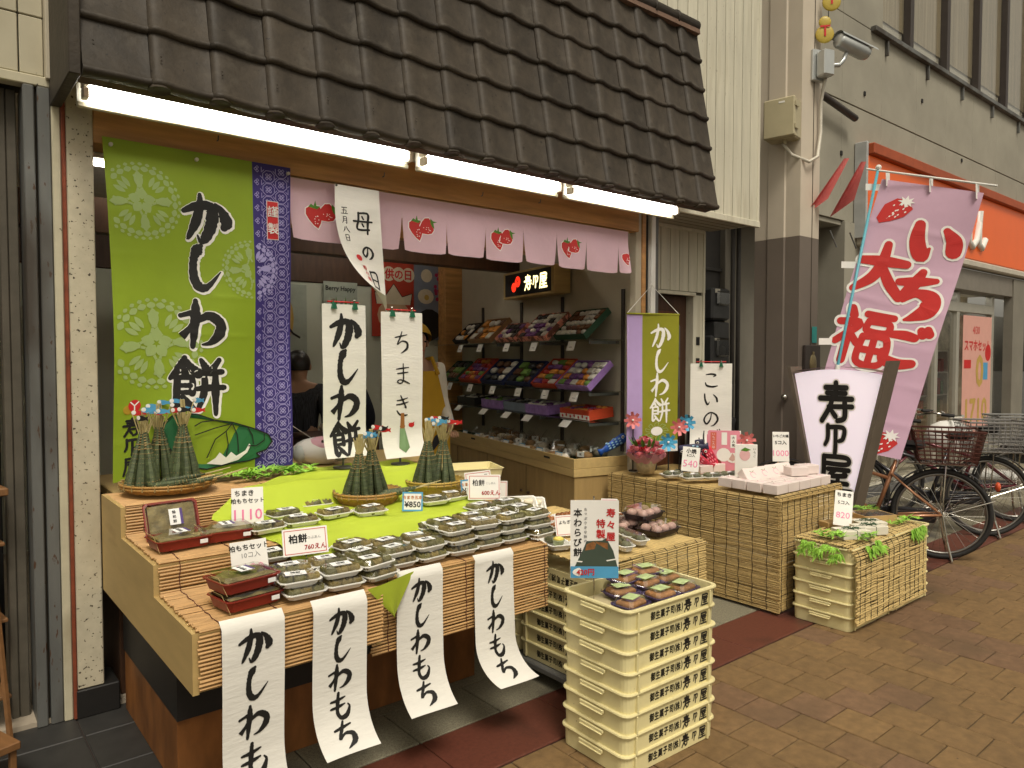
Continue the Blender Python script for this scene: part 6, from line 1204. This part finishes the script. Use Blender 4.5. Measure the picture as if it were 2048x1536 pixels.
# flower basket
fb = thing('flower_basket', 'basket of pink and red carnations wrapped in pink film', 'flowers', (3.925,3.30,ZT), 0)
MB().lathe([(.001,0),(.055,0),(.075,.085),(.078,.09),(.068,.085),(.001,.08)], n=20).build('basket', mat('pale_wicker', (.55,.45,.28), .6, .3, 40), fb, True)
MB().grid(lambda u,v: ((.07+.055*v)*cos(u*2*pi)*(1+.12*sin(7*u*2*pi)), (.07+.055*v)*sin(u*2*pi)*(1+.12*sin(7*u*2*pi)), .07+.055*v+.02*sin(9*u*2*pi)*v), 40, 5).build('film', mat('pink_film', (.62,.28,.32), .3, .1), fb, True)
PKF = mat('carnation_pink', (.72,.24,.28), .6, .15, rnd=.1); RDF = mat('carnation_red', (.50,.02,.03), .6, .1); rg = random.Random(4)
def carnation(m, c, r_):
    mb = MB()
    for k in range(22):
        a, e = rg.uniform(0,6.28), rg.uniform(-.2,1.4); dv = Vector((cos(a)*cos(e),sin(a)*cos(e),sin(e))); s = dv.cross(Vector((0,.3,1))).normalized()*r_*.42; p = Vector(c)+dv*r_*.35; q = Vector(c)+dv*r_; mb.add([p, q-s, q+dv*.004, q+s], [(0,1,2,3)])
    mb.build('flower', m, fb)
for k in range(26): a = k*2.4; rr = .023*math.sqrt(k); carnation(RDF if k in (3,9,12) else PKF, (rr*cos(a), rr*sin(a), .215-7*rr*rr+rg.uniform(-.012,.012)), rg.uniform(.030,.040))
for k in range(14): a = rg.uniform(0,6.28); MB().add([(.05*cos(a),.05*sin(a),.14),(.11*cos(a)-.012*sin(a),.11*sin(a)+.012*cos(a),.22),(.13*cos(a),.13*sin(a),.26),(.11*cos(a)+.012*sin(a),.11*sin(a)-.012*cos(a),.22)], [(0,1,2,3)]).build('leaf', STGR, fb)
# pinwheels
def pinwheel(label, loc, h, m, rz=-55):
    t = thing('pinwheel', label, 'pinwheel', loc, rz, 'toy pinwheels on the display table'); MB().tube([(0,.01,0),(0,.01,h)], .005, 6).build('stick', BLACK, t); MB().lathe([(.001,0),(.03,0),(.03,.008),(.001,.010)], (0,.01,0), 12).build('foot', BLACK, t)
    for k in range(8):
        a = k*pi/4; ca, sa = cos(a), sin(a); f = lambda r_, q, y: (r_*ca-q*sa, y, h+r_*sa+q*ca)
        MB().add([f(0,0,0),f(.03,-.012,-.004),f(.062,-.004,-.016),f(.058,.016,-.010),f(.03,.014,.002)], [(0,1,2,3,4)]).build('vane', m, t)
    MB().ball((0,-.006,h), .008).build('hub', WHITE, t); return t
PWB = mat('pinwheel_blue', (.08,.38,.62), .3, .1); PWP = mat('pinwheel_pink', (.72,.20,.20), .3, .1)
pinwheel('blue pinwheel just above the flower basket', (3.99,3.16,ZT), .22, PWB); pinwheel('pink pinwheel on a tall black stick in front of the green tapestry', (4.16,3.20,ZT), .31, PWP); pinwheel('blue pinwheel half behind the green tapestry edge', (4.30,3.24,ZT), .33, PWB)
pinwheel('blue pinwheel at the right of the pink poster', (4.55,3.12,ZT), .27, PWB); pinwheel('small pink pinwheel above the carton lid sign', (4.50,2.88,ZT), .22, PWP); pinwheel('pink pinwheel at the back left above the flowers', (3.90,3.40,ZT), .36, PWP)
def toycarp(label, loc, rz, ang_, c1, c2, L=.20):
    t = thing('carp_streamer', label, 'toy', loc, rz, 'toy carp streamers'); carp(t, L, .032, c1, c2, Matrix.Translation((0,0,.16)) @ Matrix.Rotation(R(ang_),4,'Y')); MB().tube([(0,.03,0),(0,.03,.17)], .004, 6).build('stick', BLACK, t); MB().lathe([(.001,0),(.03,0),(.03,.006),(.001,.008)], (0,.03,0), 12).build('foot', BLACK, t); return t
CR = mat('carp_red', (.50,.02,.05), .4, .5, 30); CPK = mat('carp_pink_scales', (.75,.20,.25), .4); CBK = mat('carp_dark', (.03,.03,.07), .4, .5, 30)
toycarp('red toy carp streamer right of the 540 card', (4.17,3.16,ZT), -55, 122, CR, CPK, .23); toycarp('dark toy carp streamer behind the 540 card', (4.08,3.14,ZT), -55, 80, CBK, MATS['carp_pale']); toycarp('red toy carp streamer left of the pink poster', (4.33,3.10,ZT), -55, 150, CR, CPK); toycarp('dark and red toy carp streamer under the tall scroll', (4.36,3.18,ZT+.05), -55, 170, CBK, CPK)
# pink poster card and the koinobori scroll
pp = thing('pink_poster', 'curved pink poster card with round white cakes standing on the display table', 'poster', (4.40,3.0,ZT), -55)
def ppf(x, y): return (x, .55*x*x*1.0+.06*(y-.1)*(y-.1)*4, y)
MB().grid(lambda u,v: ppf(-.115+u*.23, v*.285), 10, 8).build('card', mat('poster_card_pink', (.72,.26,.33), .4, .05), pp, True); Ink().frame(-.115,0,.115,.285,.006).lay(ppf,'border',CARD,pp)
Ink().disc(.0,.115,.048).disc(.06,.095,.042,.036).lay(ppf,'cake_picture',CARD,pp,.0014); Ink().poly([(.035,.085),(.06,.13),(.085,.085),(.06,.07)]).lay(ppf,'cake_picture',PINKM,pp,.0020); Ink().disc(-.055,.055,.042,.03).lay(ppf,'bean_picture',mat('bean_red', (.22,.02,.015), .5),pp,.0018)
Ink().rect(-.09,.15,-.05,.272).lay(ppf,'red_block',mat('salmon', (.65,.14,.09), .5),pp,.0014); Ink().rect(-.015,.185,.022,.272).rect(.045,.165,.085,.255).lay(ppf,'white_block',CARD,pp,.0014); Ink().column('いちご大福', -.070,.258,.018,.0225,fat=.8).lay(ppf,'lettering',CARD,pp,.0020); Ink().column('大人気', .065,.236,.020,.026,font=True).lay(ppf,'lettering',BLACK,pp,.0020)
MB().prism([(-.03,0),(.03,0),(0,.16)], .03, .033).build('prop', CARD, pp)
clipped('white scroll standing on the display table behind the pink poster', (4.47,3.16,ZT+.17), .29, .585, 'こいのぼ', .115, .140, rz=-55, fat=.9, top=.06, foot=.17)
# strawberries in a bowl
t = thing('strawberry_pack', 'clear pack of red strawberries at the street corner of the table', 'fruit pack', (4.50,2.52,ZT), 15); MB().lathe([(.05,0),(.062,.03),(.066,.032)], n=18).build('bowl', CEL, t); rg = random.Random(8)
for k in range(16): a = k*2.4; r_ = .013*math.sqrt(k); MB().ball((r_*cos(a),r_*sin(a),.03+.012*(k<8)), .014, .014, .017, 8, 6).build('strawberry', mat('berry', (.45,.02,.015), .3, .2), t, True)
# black covered bin behind the table
t = thing('black_bag_bin', 'black cloth-covered bin behind the display table', 'bin', (5.02,3.55,0), 0)
MB().lathe([(.001,0),(.15,0),(.19,.95),(.20,1.0),(.185,1.01),(.17,.96),(.001,.93)], n=28, sx=1, sy=1).build('bin', mat('black_nylon', (.014,.013,.013), .6, .2, 12, bump=.6, bscale=12), t, True); MB().tube([(.19*cos(2*pi*k/28),.19*sin(2*pi*k/28),1.0+.012*sin(k)) for k in range(28)], .010, 6, closed=True).build('rim', BLACK, t, True); MB().tube([(-.15,0,1.0),(-.05,-.1,1.08),(.1,-.1,1.06),(.17,0,1.0)], .007, 6).build('strap', BLACK, t)
# ================================================================ ON THE CRATE STACK NEAR THE BICYCLES
ZC = .475
GBX = MB().bbox((-.085,-.06,0),(.085,.06,.048), .002).mesh('carton', mat('ivory_carton', (.72,.68,.55), .5, .04)); TW_ = mat('dark_twine', (.03,.07,.03), .8)
for k, (x, y, a, z) in enumerate(((4.11,1.955,-30,0),(4.285,1.935,-24,0),(4.40,1.99,-32,0))):
    t = thing('tied_carton', f'ivory carton tied with dark green twine on the reed mat, {nth(k)} from the crates end', 'carton', (x,y,ZC), a, 'tied ivory cartons'); obj('carton', GBX, t)
    MB().box((-.0015,-.0615,-.0005),(.0015,.0615,.0495)).box((-.0865,-.0015,-.0005),(.0865,.0015,.0497)).build('twine', TW_, t); mb = MB()
    for q in range(10): an = q*.63; mb.tube([(0,0,.05),(.03*cos(an),.02*sin(an),.058),(.055*cos(an+.2),.035*sin(an+.2),.052)], .0022, 4)
    mb.build('bow', TW_, t)
t = thing('wooden_box', 'open wooden box of dark sweets on the reed mat', 'box', (4.60,2.06,ZC), -28); WBx = mat('thin_wood', (.52,.34,.14), .5, .12)
MB().bbox((-.11,-.085,0),(.11,.085,.006), .001).build('base', WBx, t)
for q in (((-.11,-.085,.0065),(-.104,.085,.055)),((.104,-.085,.0065),(.11,.085,.055)),((-.1035,-.085,.0065),(.1035,-.079,.055)),((-.1035,.079,.0065),(.1035,.085,.055))): MB().bbox(*q,.001).build('side', WBx, t)
for i in range(4):
    for j in range(3): MB().ball((-.07+i*.047,-.05+j*.05,.034), .022, .022, .016, 8, 6).build('sweet', CAND[6 if (i+j)%3 else 5], t, True)
MB().box((-.1,-.078,.0548),(.1,.078,.0556)).build('film', CEL, t)
t = thing('wooden_tray', 'flat wooden tray half hidden behind the tied cartons', 'tray', (4.36,2.14,ZC), -20); MB().bbox((-.13,-.04,0),(.13,.04,.03), .002).build('body', WBx, t)
price_card('white card leaning on the tied cartons near the bicycles, pink figure', (4.22,2.06,ZC+.03), .10,.215, -62, -26, [('ちまき',0,.88,.028,BLACK,.03),('5コ入',0,.66,.026,BLACK,.01),('820',0,.3,.052,PINKINK,.0)])
lo = leaves('plastic leaves hanging over the crate rim at the left of the tied cartons', (3.935,2.02,ZC+.005), .13, .05, 26, 11, .08); lo.rotation_euler = (0,0,R(-90))
leaves('plastic leaves hanging over the mat in front of the tied cartons', (4.12,1.88,ZC+.005), .10, .045, 22, 12, .06); leaves('plastic leaves at the right edge of the reed mat', (4.66,1.885,ZC+.005), .12, .05, 30, 13, .05); leaves('sprig of plastic leaves behind the wooden box', (4.74,2.16,ZC+.03), .05, .04, 8, 14)
# ================================================================ LANTERN SIGN
ls = thing('lantern_sign', 'tapering lit white sign with bold black characters in a brown metal frame', 'sign', (5.05,2.45,0), -90)
FR = mat('brown_steel', (.13,.105,.08), .5, .1); LIT = mat('lit_acrylic', (.78,.69,.76), .4, .03, 2, emit=.42); LITW = mat('lit_acrylic_warm', (.82,.72,.50), .4, .03, 2, emit=.55)
hw = lambda z: .315*(1+ (z-1.38)*.70)
def lsf(x, y): return (x, -.13-.02*(1-(x/.34)**2), y)
MB().grid(lambda u,v: lsf((u*2-1)*hw(.56+v*.82), .56+v*.82+(.035*(1-(u*2-1)**2))*v), 12, 14).build('face', LIT, ls, True); MB().grid(lambda u,v: lsf((u*2-1)*hw(.36+v*.20), .36+v*.20), 12, 4).build('lower_face', LITW, ls, True)
for s in (-1,1):
    a, b = hw(.30), hw(1.45); tpz = 1.475 if s > 0 else 1.43
    MB().add([(s*(a+.002),-.16,.30),(s*(a+.03),-.16,.30),(s*(a+.03),-.02,.30),(s*(a+.002),-.02,.30),(s*(b+.002),-.16,tpz),(s*(b+.03),-.16,tpz),(s*(b+.03),-.01,tpz),(s*(b+.002),-.01,tpz)], [(0,1,2,3),(7,6,5,4),(0,4,5,1),(1,5,6,2),(2,6,7,3),(3,7,4,0)]).build('side_panel', FR, ls)
MB().grid(lambda u,v: ((u*2-1)*hw(1.39), -.155+v*.14, 1.39+.035*(1-(u*2-1)**2)+.006), 12, 3).build('cap', FR, ls, True); MB().bbox((-.20,-.16,.0),(.20,.16,.06), .006).build('foot', FR, ls); MB().bbox((-.09,-.11,.061),(.09,.11,.36), .006).build('stem', FR, ls)
for grow, m, e in ((.045, CARD, .002), (.0, BLACK, .0035)):
    i_ = Ink()
    for ch, z, s in (('寿',1.19,.285),('仝',.94,.22),('屋',.70,.275)): i_.put(brush(ch, 1.05, grow*.9, dry=0), 0, z, s*.84, s*.95)
    i_.lay(lsf, 'lettering', m, ls, e)
Ink().word('菓', .02, .46, .085, .03).lay(lsf, 'lettering', RED, ls, .002)
# ================================================================ TILTED FLAG
nb = thing('nobori_flag', 'tall lilac flag with big red characters on a tilted light blue pole', 'flag', (5.136,2.902,0))
O_ = Vector((5.136,2.902,0)); PT = lambda p: Vector(p)-O_
PB = mat('pole_blue', (.10,.36,.44), .4, .05); NF = mat('flag_lilac', (.57,.37,.48), .7, .06, 3, bump=.12, bscale=12)
TLc, TRc, BRc, BLc = [PT(p) for p in FLAGC]; top, base_ = PT(FLAGP[0]), PT(FLAGP[1])
MB().tube([base_+Vector((0,0,.02)), top], .011, 10).build('pole', PB, nb, True); mid = base_.lerp(top, .475); MB().tube([mid-(top-base_)*.012, mid+(top-base_)*.012], .018, 10).build('joint', WHITE, nb); MB().ball(top, .022).build('pole_cap', WHITE, nb)
MB().tube([PT(FLAGP[2]), PT(FLAGP[3])], .008, 8).build('crossbar', WHITE, nb); MB().bbox((base_.x-.16,base_.y-.16,0),(base_.x+.16,base_.y+.16,.09), .02).build('base_block', mat('base_grey', (.25,.25,.24), .6), nb)
FW, FH = (TRc-TLc).length, (BLc-TLc).length; fnn = (TRc-TLc).cross(BLc-TLc).normalized(); fnn = fnn if fnn.y < 0 else -fnn
def nbf(x, y):
    u, v = x/FW, -y/FH; p = TLc*(1-u)*(1-v)+TRc*u*(1-v)+BRc*u*v+BLc*(1-u)*v; cr = sum(.004*math.exp(-((v-c-.02*u)/.012)**2) for c in (.16,.30,.44,.58,.72,.86))*(.4+.6*sin(u*4+v*9)**2); return p+fnn*(cr+.03*sin(u*4+v*5)*min(1,v*2)+.018*sin(v*11+u*2)*u)
MB().grid(lambda u,v: nbf(u*FW, -v*FH), 16, 120).build('cloth', NF, nb, True)
for grow, m, e in ((.052, CARD, .003), (0, STRAW, .006)):
    i_ = Ink()
    for ch, u, v, s in (('い',.70,.20,.34),('ち',.68,.40,.36),('ご',.68,.60,.30)): i_.put(brush(ch, 2.5, grow, dry=.0), u*FW, -v*FH, s, s*1.0)
    for ch, u, v, s in (('大',.27,.33,.36),('福',.27,.585,.38)): i_.put(brush(ch, 2.2, grow, dry=.0), u*FW, -v*FH, s, s*1.05)
    i_.lay(nbf, 'lettering', m, nb, e)
for cx, cy in ((.27,.10),(.80,.95)):
    x0, y0 = cx*FW, -cy*FH; s = .15
    Ink().poly([(x0-.95*s,y0-.65*s),(x0-.75*s,y0+.1*s),(x0-.25*s,y0+.5*s),(x0+.35*s,y0+.45*s),(x0+.6*s,y0+.05*s),(x0+.3*s,y0-.4*s),(x0-.3*s,y0-.75*s),(x0-.75*s,y0-.9*s)]).lay(nbf,'strawberry',STRAW,nb,.003); i_ = Ink(); rg = random.Random(2)
    for k in range(16): i_.disc(x0-.15*s+rg.uniform(-.55,.5)*s, y0-.15*s+rg.uniform(-.45,.35)*s, .06*s,.035*s,8,rot=50)
    i_.poly([(x0+(.22 if k%2 else .42)*s*cos(k*pi/8)*1.0+.22*s, y0+.38*s+(.14 if k%2 else .34)*s*sin(k*pi/8)) for k in range(16)]).lay(nbf,'strawberry_marks',CARD,nb,.0045)
for v in (.0,): 
    for u in (.06,.5,.94): p = nbf(u*FW,-.002); MB().add([p+Vector((-.035,.0,.06)),p+Vector((.035,0,.06)),p+Vector((.035,-.004,-.05)),p+Vector((-.035,-.004,-.05))],[(0,1,2,3)]).build('loop', WHITE, nb)
for v in (.03,.33,.62): p = nbf(0,-v*FH); q = p+(base_-top).normalized()*0; MB().add([p+Vector((-.10,.06,.02)),p+Vector((.03,-.02,.02)),p+Vector((.03,-.02,-.03)),p+Vector((-.10,.06,-.03))],[(0,1,2,3)]).build('loop', WHITE, nb)
# ================================================================ BICYCLES
RUB = mat('tyre_rubber', (.018,.017,.016), .7, .2); CHR = MATS['chrome']; FEN = mat('fender_dark', (.03,.03,.035), .3, .1)
def ring_mesh(Rm, r_, n=48, k=8): return MB().tube([(Rm*cos(2*pi*i/n),0,Rm*sin(2*pi*i/n)) for i in range(n)], r_, k, closed=True)
TYRE = ring_mesh(.318,.019).mesh('tyre', RUB, True); RIM = ring_mesh(.294,.010).mesh('rim', mat('rim_steel', (.26,.25,.23), .3, .05, metal=.9), True); SP = MB()
for k in range(32): a = 2*pi*k/32; s = (-1)**k; SP.tube([(.02*cos(a+s*.9), s*.025, .02*sin(a+s*.9)),(.288*cos(a),0,.288*sin(a))], .0014, 4)
SP = SP.mesh('spokes', CHR); HUB = MB().tube([(0,-.045,0),(0,-.018,0),(0,.018,0),(0,.045,0)], [.012,.026,.026,.012], 10).mesh('hub', CHR, True)
def bicycle(label, loc, rz, fc, bc, basket_front=True):
    t = thing('bicycle', label, 'bicycle', loc, rz, 'parked city bicycles'); FRM = mat('frame_'+fc[0], fc[1], .35, .05, metal=.4, coat=.5); BK = mat('basket_'+bc[0], bc[1], .45, .15); rc = Vector((0,0,.337)); fcn = Vector((1.08,0,.337))
    for c in (rc, fcn): wh = obj('wheel', TYRE, t, loc=c); obj('rim', RIM, wh); obj('spokes', SP, wh); obj('hub', HUB, wh)
    def fend(c, a0, a1): MB().grid(lambda u,v: (c.x+(.352+.006*sin(pi*v))*cos(R(a0+(a1-a0)*u)), -.028+.056*v, c.z+(.352+.006*sin(pi*v))*sin(R(a0+(a1-a0)*u))), 24, 5).build('fender', FEN, t, True)
    fend(rc, -5, 200-60); fend(fcn, 20, 165)
    bb = Vector((.44,0,.29)); st = Vector((.30,0,.72)); hd0, hd1 = Vector((.90,0,.62)), Vector((.86,0,.82))
    for a, b, r_ in ((bb,st,.016),(bb+Vector((0,0,.02)),hd0,.020),(hd0+Vector((0,0,-.03)),hd1,.019),(st-Vector((.03,0,.3)) if 0 else Vector((.345,0,.58)),Vector((.875,0,.74)),.014)): MB().tube([a,b], r_, 10).build('frame_tube', FRM, t, True)
    for s in (-1,1):
        MB().tube([bb+Vector((0,s*.03,0)), Vector((.2,s*.05,.315)), rc+Vector((0,s*.06,0))], .010, 8).build('chain_stay', FRM, t, True); MB().tube([Vector((.335,s*.02,.62)), Vector((.18,s*.05,.48)), rc+Vector((0,s*.06,0))], .008, 8).build('seat_stay', FRM, t, True); MB().tube([hd0+Vector((.01,s*.03,-.05)), Vector((.99,s*.05,.5)), fcn+Vector((0,s*.055,0))], .011, 8).build('fork', FRM, t, True)
        MB().tube([rc+Vector((0,s*.065,0)), Vector((-.02,s*.06,.70))], .005, 6).build('carrier_stay', CHR, t); MB().tube([rc+Vector((0,s*.065,0)), Vector((-.335,s*.035,.46))], .003, 5).build('fender_stay', CHR, t)
        MB().tube([rc+Vector((.0,s*.07,0)), Vector((-.03,s*.09,.15)), Vector((-.06,s*.12,.012))], .008, 8).build('stand_leg', CHR, t)
    MB().tube([(-.06,-.13,.012),(-.06,.13,.012)], .008, 8).build('stand_foot', CHR, t); MB().tube([st-Vector((0,0,.05)), st+Vector((-.04,0,.12))], .013, 8).build('seat_post', CHR, t)
    MB().grid(lambda u,v: (.12+.30*u, (v-.5)*2*(.105*(1-u)**.7+.018), .86+.03*(1-u)*(abs(v-.5)*2)**2*-1+.02*(1-u)), 10, 8).build('saddle', RUB, t, True); MB().ball((.22,0,.83), .11, .085, .03, 14, 6).build('saddle_base', RUB, t, True)
    MB().tube([hd1,Vector((.84,0,.96))], .012, 8).build('stem', CHR, t); MB().tube([(.66,-.27,.98),(.76,-.25,1.0),(.84,-.12,.97),(.84,.12,.97),(.76,.25,1.0),(.66,.27,.98)], .011, 8).build('handlebar', CHR, t, True)
    for s in (-1,1): MB().tube([(.70,s*.262,.985),(.60,s*.28,.975)], .016, 8).build('grip', RUB, t)
    cg = obj('chainring', ring_mesh(.085,.006,24,5).mesh('chainring', CHR, True), t, loc=(.44,-.06,.29)); MB().bbox((.02,-.075,.25),(.5,-.05,.36), .02).build('chain_case', FEN, t)
    for s in (-1,1): MB().tube([(.44,s*.07,.29),(.44+s*.12,s*.09,.29-s*.10)], .009, 6).build('crank', CHR, t); MB().bbox((.44+s*.12-.045,s*.10-.0 if s>0 else -.17,.29-s*.10-.012),(.44+s*.12+.045,s*.10+.07 if s>0 else -.10,.29-s*.10+.012), .004).build('pedal', RUB, t)
    MB().bbox((-.16,-.06,.705),(.24,.06,.715), .003).build('carrier', CHR, t); MB().ball((-.355,0,.56), .02, .03, .035, 10, 6).build('reflector', mat('reflector', (.6,.09,.03), .3), t, True)
    # wire basket over the rear wheel
    mb = MB(); x0, x1, y0, y1, z0, z1 = -.20,.16,-.14,.14,.725,.965
    def rect(z, g): return [(x0-g,y0-g,z),(x1+g,y0-g,z),(x1+g,y1+g,z),(x0-g,y1+g,z)]
    for k in range(9): z = z0+(z1-z0)*k/8; q = rect(z, .045*k/8); mb.tube(q, .0035 if k < 8 else .008, 5, closed=True)
    for k in range(11):
        u = k/10
        for a, b in (((x0+(x1-x0)*u,y0),(0,-1)),((x0+(x1-x0)*u,y1),(0,1)),((x0,y0+(y1-y0)*u),(-1,0)),((x1,y0+(y1-y0)*u),(1,0))): mb.tube([(a[0],a[1],z0),(a[0]+b[0]*.045+(u-.5)*2*.045*abs(b[1]),a[1]+b[1]*.045+(u-.5)*2*.045*abs(b[0]),z1)], .0032, 4)
        mb.tube([(x0+(x1-x0)*u,y0,z0),(x0+(x1-x0)*u,y1,z0)], .003, 4)
    mb.build('basket', BK, t); return t
bicycle('copper-framed bicycle with a brown wire basket over its rear wheel, nearest the flag', (5.88,2.13,0), 118, ('copper',(.42,.20,.10)), ('brown',(.075,.022,.015)))
bicycle('dark bicycle with a grey wire basket, second from the flag', (6.93,2.16,0), 128, ('black',(.03,.03,.035)), ('grey',(.22,.21,.20)))
bicycle('dark red bicycle at the right edge of the picture', (7.75,2.2,0), 128, ('wine',(.12,.02,.03)), ('silver',(.25,.25,.24)))
t = thing('scooter_front', 'white scooter front shield beyond the grey bicycle basket', 'scooter', (7.75,2.75,0), 128); MB().ball((0,0,.72), .22, .15, .17, 16, 8).build('shield', WHITE, t, True); MB().tube([(0,0,.62),(.06,0,.25)], .03, 8).build('fork', CHR, t); wh = obj('wheel', TYRE, t, M=Matrix.Translation((.08,0,.25)) @ Matrix.Diagonal((.74,1.6,.74,1))); MB().bbox((-.9,-.14,.30),(-.1,.14,.42), .05).build('floor_board', WHITE, t); MB().ball((-.75,0,.62), .32, .14, .14, 14, 8).build('seat', RUB, t, True); wh2 = obj('wheel', TYRE, t, M=Matrix.Translation((-.95,0,.25)) @ Matrix.Diagonal((.74,1.6,.74,1))); MB().tube([(-.02,-.28,.95),(0,0,.92),(-.02,.28,.95)], .014, 8).build('handlebar', CHR, t)
